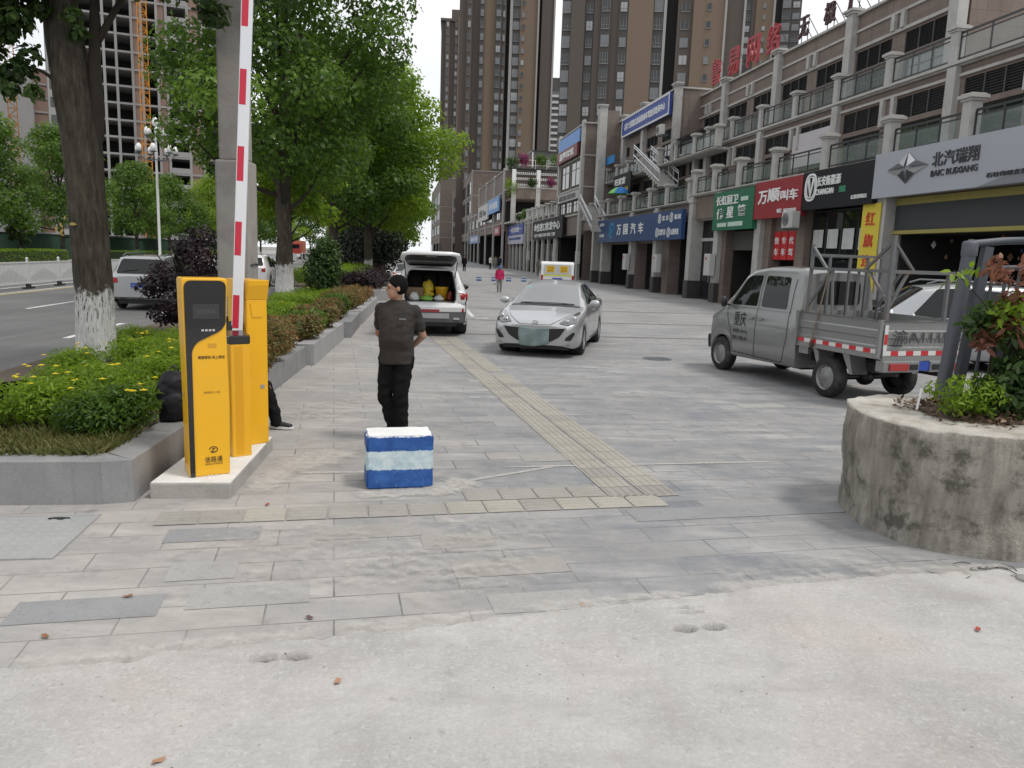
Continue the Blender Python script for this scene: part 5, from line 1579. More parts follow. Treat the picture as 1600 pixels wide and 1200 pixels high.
planter('nearest grey granite planter with yellow flowers behind the parking kiosks', P1, 0.335, 0.27, [(-8.4, 5.2), (-3.2, 5.95), Wd(13.4, -1.85), Wd(13.4, -5.1), Wd(2, -5.1)])
P2 = [Wd(13.52, -2.1), Wd(13.5, -1.47), Wd(17.6, -1.27), Wd(17.6, -1.7)]
planter('second granite planter with a reddish hedge, just beyond the nearest one', P2, 0.37, 0.27, [Wd(13.7, -5.1), Wd(13.7, -1.7), Wd(17.5, -1.5), Wd(17.5, -5.1)], None, GRAN2)
P3 = [Wd(17.9, -1.8), Wd(17.9, -1.13), Wd(20.9, -1.08), Wd(20.9, -1.5)]
planter('third granite planter behind the man in the dark shirt', P3, 0.36, 0.27, [Wd(18.1, -5.1), Wd(18.1, -1.4), Wd(20.8, -1.3), Wd(20.8, -5.1)])
P4 = [Wd(21.2, -1.8), Wd(21.2, -1.05), Wd(28, -0.85), Wd(28, -1.5)]
planter('fourth granite planter running towards the white hatchback', P4, 0.36, 0.27, [Wd(21.4, -5.1), Wd(21.4, -1.3), Wd(27.9, -1.1), Wd(27.9, -5.1)], None, GRAN2)
P5 = [Wd(31.5, -5.1), Wd(31.5, -0.55), Wd(60, -0.55), Wd(60, -1.2)]
planter('far long granite planter with dark purple hedge under the street trees', P5, 0.42, 0.3, [Wd(31.8, -5.1), Wd(31.8, -0.9), Wd(59.9, -0.9), Wd(59.9, -5.1)], None, GRAN2)

def shrub(label, u, D, z, rx, ry, h, n, leaf, mat, group, mounds=7, name='shrub', aspect=0.45, six=False, flowers=0, seed=0, bias=0.0, stems=True):
    rr = random.Random(seed + int(u * 100))
    t = thing(name, label, 'shrub', W(u, D, z), 0, group)
    cl = [(0, 0, h * 0.5, rx * 0.8, ry * 0.8, h * 0.5, 1.0)]
    for k in range(mounds):
        a = rr.random() * 6.28; q = rr.random() ** 0.5
        cl.append((rx * q * 0.75 * math.cos(a), ry * q * 0.75 * math.sin(a), h * (0.45 + 0.25 * rr.random()), rx * 0.42, ry * 0.42, h * (0.3 + 0.12 * rr.random()), 1.2))
    foliage('foliage', cl, n, leaf, mat, t, aspect, 0.0, six, 0.0, bias)
    if stems:
        b = MB()
        for k in range(5):
            a = rr.random() * 6.28
            b.tube([(0.05 * math.cos(a), 0.05 * math.sin(a), -0.05), (rx * 0.5 * math.cos(a), ry * 0.5 * math.sin(a), h * 0.75)], [0.014, 0.006], 5)
        b.build('stem', BARK2, t)
    for k in range(flowers):
        a = rr.random() * 6.28; q = rr.random() ** 0.5
        x, y = rx * q * math.cos(a), ry * q * math.sin(a); zz = h * (1.0 - 0.35 * q * q) + 0.02 + 0.06 * rr.random()
        b = MB(); s = 0.017 + 0.01 * rr.random()
        for m in range(8):
            c = m * PI / 4 + rr.random() * .3
            b.add([(x, y, zz), (x + s * math.cos(c - .3), y + s * math.sin(c - .3), zz + s * .3), (x + s * 1.5 * math.cos(c), y + s * 1.5 * math.sin(c), zz + s * .15), (x + s * math.cos(c + .3), y + s * math.sin(c + .3), zz + s * .3)], [(0, 1, 2, 3)])
        b.ball((x, y, zz + s * .25), s * .4, 6, 4)
        b.build('flower', PETAL, t)
    return t

# ---- flowering shrubs of the nearest planter
rr = random.Random(21)
front = [(7.0, -2.5, .4, .36, .5, 8), (7.35, -3.2, .5, .4, .5, 8), (7.0, -4.0, .5, .42, .5, 7), (6.75, -4.9, .5, .4, .48, 7), (7.75, -2.62, .42, .36, .54, 6),
         (8.3, -3.3, .5, .45, .5, 7), (7.7, -4.5, .55, .45, .5, 7), (8.7, -2.55, .45, .4, .55, 5), (9.3, -3.5, .55, .5, .52, 6), (8.6, -4.9, .5, .45, .52, 7), (9.9, -2.7, .5, .45, .55, 4), (10.6, -3.3, .55, .5, .5, 5), (11.6, -3.2, .6, .5, .48, 6), (12.6, -4.0, .55, .5, .42, 4), (7.0, -5.6, .5, .4, .45, 6), (8.0, -5.5, .45, .4, .45, 4)]
sites = ['at the planter corner nearest the kiosk', 'just left of the whitewashed trunk foot', 'further left behind the grass', 'at the left edge behind the grass', 'beside the black backpack', 'right in front of the whitewashed trunk', 'left of the whitewashed trunk, second row', 'behind the front parking kiosk', 'directly behind the whitewashed trunk', 'on the road side left of the trunk', 'behind the middle kiosk', 'behind the trunk towards the road', 'beside the concrete pole', 'under the purple leaved shrub', 'at the far left road edge', 'on the road edge beside the trunk']
for (u, D, rx, ry, h, nf), where in zip(front, sites):
    near = u < 7.2
    shrub('green flowering shrub with small yellow blooms ' + where, u, D, 0.27, rx, ry, h, 5200 if near else 3400, 0.055 if near else 0.06, LEAF_G if near else LEAF_B, 'yellow flowering shrubs in the nearest planter', 8, 'flowering_shrub', 0.32, False, nf, 3)
# reddish hedge shrubs
hed = [(9.6, -2.05, .38, .42, .62), (10.5, -2.05, .42, .48, .66), (11.5, -2.0, .42, .5, .64), (12.5, -1.95, .42, .5, .62), (14.3, -1.9, .45, .5, .5), (15.2, -1.85, .5, .5, .5), (16.4, -1.8, .5, .5, .52), (18.6, -1.75, .5, .5, .55), (19.6, -1.7, .5, .5, .58), (22.0, -1.6, .6, .6, .6), (23.5, -1.55, .6, .6, .6), (25.2, -1.5, .6, .6, .58)]
wh = ['just right of the rear yellow cabinet', 'second along from the rear yellow cabinet', 'midway along the nearest planter edge', 'at the far end of the nearest planter', 'first in the second planter', 'middle of the second planter', 'at the far end of the second planter', 'first in the third planter', 'last in the third planter behind the man', 'first in the fourth planter', 'middle of the fourth planter', 'last in the fourth planter']
for i, ((u, D, rx, ry, h), where) in enumerate(zip(hed, wh)):
    shrub('clipped reddish green hedge bush ' + where, u, D, 0.3, rx, ry, h, 4200, 0.06 if u < 13 else 0.07, LEAF_R if i not in (5, 8) else LEAF_G, 'reddish hedge bushes along the planter edge', 8, 'hedge_bush', 0.5, False, 0, 9)
low = [(11.0, -3.0, .7), (12.4, -2.9, .7), (14.4, -3.2, .75), (16.0, -3.1, .8), (18.8, -3.0, .8), (22.5, -3.0, .9), (25.5, -2.9, 1.0)]
for i, (u, D, r_) in enumerate(low):
    shrub('low bright green bush dotted with yellow flowers ' + ['beside the pole', 'before the dark leafy bush', 'in the second planter', 'far in the second planter', 'in the third planter', 'in the fourth planter', 'at the end of the fourth planter'][i], u, D, 0.3, r_, r_, .42, 4200, 0.07, LEAF_B, 'low bright bushes', 9, 'low_bush', 0.4, False, 7, 12)
shrub('tall dark leafy bush beside the second tree trunk', 26.2, -2.55, 0.25, .62, .62, 2.1, 3600, 0.13, LEAF_D, 'tall dark bushes', 10, 'dark_bush', 0.55)
shrub('dark leafy bush with reddish tips further along the road edge', 31.2, -3.0, 0.3, .6, .6, 1.5, 2400, 0.14, LEAF_D, 'tall dark bushes', 8, 'dark_bush', 0.55)
for i, u in enumerate((33.0, 35.5, 38.5, 42.0, 46.0, 51.0)):
    shrub('clipped dark purple hedge bush ' + ['at the near corner of the far planter', 'second in the far planter', 'third in the far planter', 'fourth in the far planter', 'fifth in the far planter', 'last in the far planter'][i], u, -1.7, 0.35, 1.4, .9, .75, 3800, 0.1, LEAF_P, 'purple hedge in the far planter', 8, 'hedge_bush', 0.5)
for i, u in enumerate((34.0, 38.0, 43.0, 49.0)):
    shrub('flat topped yellow green bush ' + ['first', 'second', 'third', 'fourth'][i] + ' behind the purple hedge', u, -3.2, 0.35, 1.8, 1.2, .85, 4200, 0.1, LEAF_B, 'yellow green bushes in the far planter', 8, 'low_bush', 0.45)
# purple leaved shrub behind the kiosk
t = thing('purple_plum', 'dark purple leaved plum shrub spreading behind the front parking kiosk', 'shrub', W(15.6, -3.75, 0.2))
cl = []
rr = random.Random(3)
for k in range(26):
    a = rr.random() * 6.28; q = rr.random() ** 0.6
    cl.append((.95 * q * math.cos(a), 0.8 * q * math.sin(a), 0.4 + 1.9 * rr.random() * (1 - 0.6 * q), .3, .3, .2, 1))
foliage('foliage', cl, 9000, 0.085, LEAF_P, t, 0.6, 0.2)
for k in range(7):
    a = k * 0.9
    b = MB(); b.tube([(0, 0, -0.1), (.3 * math.cos(a), .3 * math.sin(a), .9), (.9 * math.cos(a), .8 * math.sin(a), 1.7)], [0.03, 0.02, 0.006], 6); b.build('stem', BARK2, t)

# grass at the front of the nearest planter
def blades(name, n, fn, hmin, hmax, mat, label):
    P = np.array([fn() for _ in range(n)])
    a = rng.random(n) * 2 * PI; hh = hmin + (hmax - hmin) * rng.random(n)
    d = np.stack([np.cos(a), np.sin(a), np.zeros(n)], 1); w = np.stack([-np.sin(a), np.cos(a), np.zeros(n)], 1)
    bend = (0.3 + 0.7 * rng.random(n)) * hh
    z = np.array([0, 0, 1.0])
    wd = 0.0035
    v = np.stack([P - w * wd, P + w * wd, P + d * bend[:, None] * .45 + z * hh[:, None] * .7 + w * wd * .8, P + d * bend[:, None] + z * hh[:, None], P + d * bend[:, None] * .45 + z * hh[:, None] * .7 - w * wd * .8], 1).reshape(-1, 3)
    o = fast_mesh(name, v, 5, mat, None, rng.random(n))
    return tag(o, label, 'grass', None, 'stuff')
r2 = random.Random(8)
def gp():
    s = r2.random() ** 0.8; x = -7.6 + s * 4.4
    yl = 5.35 + (x + 5.5) * 0.145 + 0.1
    y = yl + 0.1 + abs(r2.gauss(0, 0.55)) * (1.0 if x < -3.6 else 0.6)
    if r2.random() > .35 + 1.1 * abs(math.sin(x * 2.3 + y) * math.sin(y * 3.1 - x)): y = yl + .1 + .3 * r2.random()
    return (x, y, 0.275)
blades('grass', 15000, gp, 0.05, 0.15, GRASS_M, 'tufts of dry green grass along the planter edge')

# ---- near whitewashed tree
TL = W(11.0, -4.02, 0.27)
t = thing('street_tree', 'nearest street tree with a thick whitewashed trunk at the left', 'tree', TL, 0, 'street trees in the planters')
b = MB(); b.smooth = True
wob_tube(b, [(0.02, 0, -0.1), (0.0, 0, .35), (0.0, 0.0, 1.3), (-0.03, 0, 2.3), (-0.06, 0, 3.0), (-0.13, 0, 3.6), (-0.25, 0.05, 4.6), (-0.4, 0.3, 6.5), (-0.3, 0.5, 8.5)], [.285, .24, .23, .225, .235, .24, .2, .13, .04], 22, 5, 0.025)
b.build('trunk', BARK, t)
limbs = [[(0.02, 0, 2.7), (0.13, 0.02, 3.2), (0.16, 0.03, 4.2), (0.24, 0.1, 6.0)], [(-0.2, 0, 4.15), (-0.42, -0.15, 4.5), (-0.7, -0.2, 4.75), (-1.1, -0.3, 5.2)], [(0.2, 0.05, 4.2), (0.65, 0.0, 4.8), (1.4, -.2, 5.3)], [(-0.3, 0.1, 5), (-0.9, -1.2, 5.8), (-1.2, -2.5, 6.2)], [(-0.3, 0.2, 5), (0.5, 1.5, 6.0), (1.2, 2.5, 6.8)], [(-0.35, .2, 5.5), (-1.5, 1.3, 6.4), (-2.4, 1.8, 7)], [(-0.15, 0, 3.5), (-.4, -.2, 3.75), (-.75, -.3, 3.8)]]
for i, l in enumerate(limbs):
    b = MB(); r0 = (.13, .05, .05, .08, .08, .08, .03)[i]
    wob_tube(b, l, [r0 * (1 - 0.75 * k / (len(l) - 1)) for k in range(len(l))], 10, i); b.build('limb', BARK2, t)
cl = []
rr = random.Random(14)
hang = [(-1.1, -.3, 4.1, .2), (-.95, -.35, 4.4, .22), (-.7, -.3, 4.55, .22), (-.5, -.3, 4.7, .2), (-1.15, -.2, 4.75, .26), (-.85, -.3, 4.85, .26), (-.55, -.35, 5.0, .24), (-.95, -.3, 3.95, .16), (-.75, -.35, 4.15, .17), (-.55, -.3, 4.3, .15),
        (-.62, -.3, 3.75, .17), (-.78, -.3, 3.55, .16), (-.5, -.25, 3.95, .13), (-.92, -.3, 3.7, .13), (-.45, -.3, 3.5, .1), (-.3, -.3, 4.45, .12), (.12, -.3, 4.2, .1), (.08, -.3, 4.4, .12),
        (.3, -.3, 4.95, .2), (.6, -.3, 4.8, .22), (.9, -.3, 4.95, .24), (1.2, -.2, 4.85, .25), (1.5, -.2, 4.95, .25), (1.35, 0, 5.15, .3), (.8, 0, 5.2, .3), (.4, 0, 5.3, .3), (1.6, .2, 4.6, .2), (0, -.3, 5.2, .3), (-1.3, -.1, 5.2, .35), (-.4, 0, 5.4, .35)]
hang += [(-1.3 + .1 * rr.random(), -.35, 3.9 + .3 * k, .24) for k in range(4)] + [(-1.0 + .12 * k, -.5, 4.75 + .1 * (k % 3), .25) for k in range(7)] + [(-.7 + .1 * k, -.5, 4.15 + .08 * (k % 3), .14) for k in range(3)]
for (x, y, z, q) in hang: cl.append((x, y, z, q, q, q * .8, 1.6))
for k in range(46):
    a = rr.random() * 6.28; q = 3.6 * rr.random() ** .5
    cl.append((q * math.cos(a), q * math.sin(a), 5.7 + 3.2 * rr.random() * (1 - q / 5), .75, .75, .5, .3))
foliage('crown', cl, 34000, 0.1, LEAF_D, t, 0.6, 0.55, True)
# a yellow-leafed sprig on the trunk
P = np.array([(-.28, -.2, 1.92), (-.2, -.22, 1.95), (-.33, -.2, 1.87), (-.14, -.24, 1.9), (-.3, -.2, 1.8), (-.24, -.2, 1.84)])
v, per = leaf_quads(P, unit(np.array([(0, -1, .3)] * 6) + rng.normal(0, .2, (6, 3))), 0.1, .5, .3, True)
fast_mesh('sprig', v, per, pm('yellowed_leaf', (0.35, 0.25, 0.06), 0.6, 0.2, 20), t)

# ---- the other trees of the row
street_tree('second street tree with a whitewashed trunk and a huge dark crown', W(28.8, -4.15, 0.3), 14.5, 4.4, 0.27, 31, 36000, 0.2, LEAF_G, 3.2, 3.3, lean=(.4, 0), nclump=44)
street_tree('third street tree, its trunk right of the dark leafy bush', W(46.0, -3.9, 0.3), 13.0, 4.8, 0.26, 41, 24000, 0.26, LEAF_G, 3.0, 3.2, nclump=36)
street_tree('fourth street tree with a bright green crown beside the plaza', W(49.5, -2.1, 0.3), 12.5, 5.2, 0.25, 52, 26000, 0.26, LEAF_B, 2.6, 3.0, lean=(.8, 0), nclump=36)
street_tree('fifth street tree, thin trunk behind the fourth one', W(56.0, -2.4, 0.3), 11, 4.6, 0.26, 63, 15000, 0.28, LEAF_B, 2.6, 2.9, nclump=30)
street_tree('sixth street tree farther along the plaza edge', W(68, -2.4, 0.1), 11.5, 5.0, 0.25, 64, 15000, 0.32, LEAF_B, 2.6, 2.8, nclump=30)
street_tree('seventh street tree in the far row', W(82, -2.8, 0.1), 12, 5.5, 0.25, 65, 14000, 0.36, LEAF_G, 2.6, 2.6, nclump=28)
street_tree('far street tree at the end of the row', W(104, -2.8, 0.1), 14, 6.5, 0.25, 66, 14000, 0.42, LEAF_G, 2.6, 2.4, nclump=28)
street_tree('young broad tree behind the purple plum', W(33.5, -4.6, 0.2), 7.2, 2.2, 0.12, 67, 9000, 0.2, LEAF_B, 2.2, 2.6, nclump=22)
# dark bushes in the shade beneath
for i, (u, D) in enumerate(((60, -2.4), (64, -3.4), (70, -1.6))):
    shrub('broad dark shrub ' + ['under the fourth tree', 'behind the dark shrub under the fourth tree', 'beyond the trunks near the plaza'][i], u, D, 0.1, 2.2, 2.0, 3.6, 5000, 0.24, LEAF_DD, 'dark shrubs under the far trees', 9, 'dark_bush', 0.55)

# ---- across the road
def opp(u, D, h, r, seed, label, mat=LEAF_G, n=11000, z0=2.2, leaf=.3):
    street_tree(label, W(u, D, 0.0), h, r, 0.2, seed, n, leaf, mat, 2.4, z0, 'round trees across the road', nclump=30, name='round_tree')
opp(63.5, -30.5, 11.2, 4.6, 71, 'large round tree at the left edge across the road')
opp(75.5, -30.0, 11.6, 4.6, 72, 'large round tree just left of the near trunk across the road')
opp(97.0, -30.5, 10.8, 4.3, 73, 'round tree right of the near trunk across the road')
opp(110.0, -30.5, 10.5, 4.5, 74, 'round tree below the street lamp across the road')
opp(130.0, -30.0, 12.5, 5.0, 75, 'round tree left of the concrete pole across the road', LEAF_B)
opp(52.0, -31.5, 9, 3.8, 76, 'partly cut off round tree beyond the left edge')
opp(150, -30, 13, 6, 77, 'tree seen between the pole and the second trunk across the road', LEAF_G, 9000, 2.2, .4)
opp(172, -29.5, 14, 6.5, 78, 'tree left of the red truck far across the road', LEAF_G, 9000, 2.2, .45)
opp(200, -29.5, 13, 6.5, 79, 'pale green tree above the red truck across the road', LEAF_B, 9000, 2.2, .45)
opp(240, -27, 14, 7, 80, 'hazy tree where the road bends away', LEAF_G, 8000, 2, .5)
opp(285, -18, 15, 8, 81, 'farthest tree at the end of the road', LEAF_G, 8000, 2, .5)
t = street_tree('small young tree with a white trunk on the far verge', W(64.5, -28.6, 0.1), 3.6, 1.1, 0.12, 90, 1600, .2, LEAF_D, 1.2, 1.4, 'small verge trees', nclump=10, name='young_tree')
# far clipped hedges
def far_hedge(u0, u1, D, w, h, label, mat=LEAF_B):
    t = thing('clipped_hedge', label, 'hedge', W(u0, D, 0), RZ_STREET, 'clipped hedges on the far verge')
    L = u1 - u0; n = int(L * 900)
    p = rng.random((n, 3)) * np.array([L, w, h]); p[:, 1] -= w / 2
    face = rng.random(n)
    k = face < .45; p[k, 2] = h + rng.normal(0, .03, k.sum())
    k = (face >= .45); p[k, 1] = np.where(rng.random(k.sum()) < .8, w / 2, -w / 2) + rng.normal(0, .04, k.sum())
    nn = unit(rng.normal(size=(n, 3)) + np.array([0, .4, .8]))
    v, per = leaf_quads(p, nn, 0.11, .6, 0)
    fast_mesh('foliage', v, per, mat, t, np.clip(rng.normal(.5, .2, n), 0, 1))
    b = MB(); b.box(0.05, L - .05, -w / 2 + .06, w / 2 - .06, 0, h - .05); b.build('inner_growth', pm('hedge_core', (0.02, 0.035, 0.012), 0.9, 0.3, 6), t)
far_hedge(50, 70, -28.6, 2.4, 1.05, 'long clipped yellow green hedge behind the white road fence')
far_hedge(86, 104, -29, 2.0, 0.9, 'clipped dark hedge under the trees right of the near trunk', LEAF_G)
far_hedge(112, 150, -28.8, 2.2, 1.0, 'clipped yellow hedge left of the concrete pole far across the road')
# green site hoarding
t = thing('site_hoarding', 'dark green construction hoarding with a pale coping across the road', 'hoarding', W(40, -33.2, 0), RZ_STREET)
b = MB(); b.box(0, 130, -0.15, 0.15, -0.1, 2.4); b.build('wall', pm('artificial_turf_green', (0.012, 0.045, 0.022), 0.95, 0.25, 1.2), t)
b = MB(); b.box(-.05, 130, -0.25, 0.25, 2.4, 2.55); b.build('coping', pm('coping_grey', (0.33, 0.33, 0.33), 0.8), t)
# ---- median fence
FW = pm('fence_white', (0.6, 0.6, 0.6), 0.5, 0.08, 2)
fp = None
for k in range(34):
    u = 17.5 + k * 3.08
    if fp is None:
        t = thing('fence_panel', 'white fence panel with a fan of grey pickets along the road middle', 'fence', W(u, -15.75, -0.15), RZ_STREET, 'white fence panels along the road middle')
        b = MB(); b.box(-.04, .04, -.04, .04, 0, 1.22); b.ball((0, 0, 1.26), .06, 10, 6); b.build('post', FW, t)
        b = MB(); b.prism([(-.38, -.1), (.38, -.1), (.44, 0), (.38, .1), (-.38, .1), (-.44, 0)], 0, .07); b.prism([(-.1, -.07), (.1, -.07), (.1, .07), (-.1, .07)], .07, .2); b.build('foot', BLACK, t)
        b = MB(); b.bar((.04, 0, 1.1), (3.04, 0, 1.1), .05, .06); b.bar((.04, 0, .24), (3.04, 0, .24), .05, .05)
        for i in range(28): b.bar((.14 + i * .105, 0, .24), (.14 + i * .105, 0, 1.1), .032, .02)
        b.build('panel', FW, t)
        b = MB()
        for i in range(28):
            x = (i - 13.5) / 13.5; hh = .12 + .5 * max(0, 1 - abs(x)) ** .8
            b.box(.12 + i * .105, .165 + i * .105, .018, .03, .26, .26 + hh)
        b.build('picket_fan', pm('fence_grey', (0.17, 0.18, 0.2), 0.6), t)
        fp = t
    else: dup(fp, W(u, -15.75, -0.15), RZ_STREET)
# ---- street lamp with egg shaped globes
def lamp_post(u, D, label, sc_=1.0):
    t = thing('street_lamp', label, 'street lamp', W(u, D, -0.15), 0.3, 'globe street lamps in the road middle')
    b = MB(); b.lathe([(.16, 0), (.14, .6), (.09, 1.0), (.075, 7.6), (.1, 7.7), (.05, 8.9)], 12); b.build('pole', WHITE, t)
    glob = pm('milky_globe', (0.78, 0.78, 0.77), 0.25, 0.03, 2)
    b = MB(); b.ball((0, 0, 9.7), (.19, .19, .3), 14, 10); b.build('globe', glob, t)
    for k in range(5):
        a = k * 2 * PI / 5
        b = MB(); b.tube([(0, 0, 8.55), (.5 * math.cos(a), .5 * math.sin(a), 8.5), (.55 * math.cos(a), .55 * math.sin(a), 8.8)], .03, 6); b.lathe([(.05, 0), (.2, .06), (.2, .09)], 10, (.55 * math.cos(a), .55 * math.sin(a), 8.76)); b.build('arm', GREYMETAL, t)
        b = MB(); b.ball((.55 * math.cos(a), .55 * math.sin(a), 9.08), (.18, .18, .27), 12, 8); b.build('globe', glob, t)
    for k in range(7):
        a = k * 2 * PI / 7 + .2
        b = MB(); b.tube([(0, 0, 7.4), (.8 * math.cos(a), .8 * math.sin(a), 7.3), (1.15 * math.cos(a), 1.15 * math.sin(a), 7.75)], .03, 6); b.lathe([(.05, 0), (.22, .06), (.22, .09)], 10, (1.15 * math.cos(a), 1.15 * math.sin(a), 7.7)); b.build('arm', GREYMETAL, t)
        b = MB(); b.ball((1.15 * math.cos(a), 1.15 * math.sin(a), 8.02), (.17, .17, .26), 12, 8); b.build('globe', glob, t)
lamp_post(54.6, -15.75, 'tall street lamp with two rings of white egg shaped globes')
# ---- square concrete pole behind the kiosks
PC = pm('pole_concrete', (0.3, 0.283, 0.26), 0.9, 0.12, 3, 0.5, 25, dirt=(0.12, 0.11, 0.1), dirt_amt=0.5)
t = thing('concrete_pole', 'square grey concrete pole with a wider lower part behind the yellow kiosks', 'pole', W(11.9, -2.36, 0.2), R(3))
b = MB(); b.box(-.185, .185, -.185, .185, 2.95, 11); b.build('shaft', PC, t, bevel=.03)
b = MB(); b.box(-.23, .23, -.23, .23, -.1, 2.95); b.build('plinth', PC, t, bevel=.03)
b = MB()
for z in (.8, 1.5): b.tube([(.235, -.2, z), (.25, 0, z + .02), (.235, .2, z)], .012, 5)
b.build('cable_clip', DARKMETAL, t)

# ---- unfinished tower block behind the trees, with an orange hoist
def shell_block(label, cx, cy, rz, floors, bays, fh=3.0):
    """concrete frame with dark open bays; bays = (width, kind)"""
    tot = sum(w for w, _ in bays)
    t = thing('unfinished_building', label, 'building', (cx, cy, 0), rz)
    RAW = pm('raw_concrete', (0.3, 0.295, 0.29), 0.9, 0.12, 0.2); BRK = pm('raw_brick', (0.24, 0.16, 0.13), 0.9, 0.15, 0.5)
    H = floors * fh
    b = MB(); b.box(-tot / 2 + .2, tot / 2 - .2, 7, 16, 0, H); b.build('core', DARKROOM, t)
    for f in range(floors):
        b = MB(); b.box(-tot / 2, tot / 2, 0, 16.5, f * fh + fh - .35, f * fh + fh)
        b.build('floor_slab', RAW, t)
    x = -tot / 2
    bw, bb = MB(), MB()
    cols = [x]
    for (w, k) in bays:
        if k == 'brick': b = MB(); b.box(x + .2, x + w - .2, .2, .5, 0, H); b.build('brick_panel', BRK, t)
        if k == 'win':
            b = MB(); b.box(x, x + w, -1.0, -.7, 0, H); b.build('concrete_panel', RAW, t)
        if k == 'par':
            b = MB()
            for f in range(floors): b.box(x + .2, x + w - .2, -.05, .1, f * fh, f * fh + .95)
            b.build('parapet', RAW, t)
        x += w; cols.append(x)
    for x in cols:
        b = MB(); b.box(x - .22, x + .22, -.04, .46, 0, H); b.build('column', RAW, t)
    return t, tot, H
a = at_px(246, 150)
ub, tot, H = shell_block('unfinished concrete tower block with dark open floors behind the near trunk', a - 1.5, 150, facing(a, 150), 22, [(2.4, 'win'), (2.0, 'brick'), (4.6, 'open'), (2.0, 'open'), (2.6, 'open'), (1.6, 'brick'), (2.6, 'open'), (1.6, 'brick'), (3.6, 'par'), (2.4, 'brick'), (5, 'open')])
# bay windows of its left side
for f in range(20):
    window(ub, -tot / 2 + 1.2, -1.02, f * 3.0 + .9, 1.7, 1.6, 2, 1)
t = shell_block('bare grey unfinished building at the far left edge', at_px(10, 175), 178, facing(at_px(10, 175), 178), 13, [(10, 'win'), (12, 'win'), (6, 'brick'), (5, 'open')])[0]
ORANGE = pm('hoist_orange', (0.5, 0.2, 0.02), 0.6, 0.15, 2)
def hoist(label, x, y, h, w=1.5):
    t = thing('lattice_mast', label, 'mast', (x, y, 0), facing(x, y), 'orange hoist masts on the building sites')
    b = MB()
    for sx in (-w / 2, w / 2):
        for sy in (-w / 2, w / 2): b.bar((sx, sy, 0), (sx, sy, h), .16)
    b.build('chord', ORANGE, t)
    b = MB(); n = int(h / 1.5)
    for i in range(n):
        z = i * 1.5
        for sy in (-w / 2, w / 2):
            b.bar((-w / 2, sy, z), (w / 2, sy, z), .1)
            b.bar((-w / 2, sy, z), (w / 2, sy, z + 1.5), .09) if i % 2 else b.bar((w / 2, sy, z), (-w / 2, sy, z + 1.5), .09)
        for sx in (-w / 2, w / 2): b.bar((sx, -w / 2, z), (sx, w / 2, z), .1)
    b.build('lacing', ORANGE, t)
hoist('orange lattice hoist mast in front of the unfinished tower', at_px(236, 147), 147, 62)
hoist('orange lattice mast at the far left building site', at_px(36, 160), 160, 40)
# pale block down the road
Y = 330
t = far_block('pale grey block seen through the branches down the road', 330, 372, 46, 38, (8, 16, 24), [(2, 38, 10 + 5 * i, 12.5 + 5 * i, 10) for i in range(5)], pm('pale_block_wall', (0.3, 0.29, 0.28), 0.8, 0.08, .1), 4)
# ================= parking kiosks and barrier =================
FRONT = lambda x, y, z: frame((x, y, z), Vector((1, 0, 0)), Vector((0, 0, 1)), Vector((0, -1, 0)))
def round_poly(pts, r, n=4):
    out = []
    N_ = len(pts)
    rs = r if hasattr(r, '__len__') else [r] * N_
    for i in range(N_):
        p = Vector(pts[i]).to_2d(); a = Vector(pts[i - 1]).to_2d() - p; c = Vector(pts[(i + 1) % N_]).to_2d() - p
        q = min(rs[i], a.length * .48, c.length * .48)
        if q < 1e-5: out.append(tuple(p)); continue
        A_, C_ = p + a.normalized() * q, p + c.normalized() * q
        for k in range(n + 1):
            t = k / n
            out.append(tuple((A_ * (1 - t) + p * t) * (1 - t) + (p * (1 - t) + C_ * t) * t))
    return out
PLX = [(-2.80, 5.86), (-2.19, 5.93), (-2.34, 7.5), (-2.92, 7.45)]
t = thing('concrete_plinth', 'low concrete plinth with a white painted top carrying the yellow kiosks', 'plinth', (-2.5, 6.7, 0))
b = MB(); b.prism([(x + 2.5, y - 6.7) for x, y in PLX], -0.02, 0.128)
b.build('base', pm('plinth_concrete', (0.36, 0.345, 0.32), 0.9, 0.15, 5, 0.5, 40, dirt=(0.2, 0.19, 0.17), dirt_amt=0.6), t, bevel=0.012)
cx, cy = -2.5625, 6.685
b = MB(); b.prism([(cx + (x - cx) * .985 + 2.5, cy + (y - cy) * .985 - 6.7) for x, y in PLX], 0.1, 0.133)
b.build('painted_top', pm('plinth_white', (0.7, 0.7, 0.68), 0.7, 0.08, 6, 0.2, 30, dirt=(0.45, 0.43, 0.4), dirt_amt=0.5), t, bevel=0.01)

PANEL = pm('gloss_black', (0.012, 0.012, 0.013), 0.18, 0.1, 4, coat=0.5)
KTXT = pm('black_print', (0.05, 0.03, 0.01), 0.6)
t = thing('parking_kiosk', 'front yellow parking kiosk with a black curved screen panel', 'parking kiosk', (-2.475, 6.20, 0.133), R(31))
Hk = 1.585
prof = round_poly([(-.155, .0), (.155, .0), (.165, .6), (.152, 1.2), (.17, Hk - .02), (.165, Hk), (-.165, Hk), (-.17, Hk - .02), (-.155, .6)], [.0, .02, .1, .1, .03, .05, .05, .03, .1], 5)
b = MB(); b.extr([(x, -.12, z) for x, z in prof], (0, .26, 0)); b.build('body', YELLOW, t, bevel=0.014)
pan = round_poly([(-.15, 0.004), (-.112, 0.004), (-.11, 1.02), (-.075, 1.085), (.11, 1.175), (.15, 1.23), (.148, 1.3), (.158, Hk - .018), (-.155, Hk - .018)], [0, 0, .04, .04, .06, .06, .05, .06, .06], 5)
b = MB(); b.extr([(x, -.1215, z) for x, z in pan], (0, -.007, 0)); b.build('black_panel', PANEL, t)
b = MB(); b.box(-.095, .1, -.1305, -.1287, 1.27, 1.385); sc_o = b.build('screen', pm('screen_grey', (0.035, 0.036, 0.038), 0.3, 0.08, 6), t)
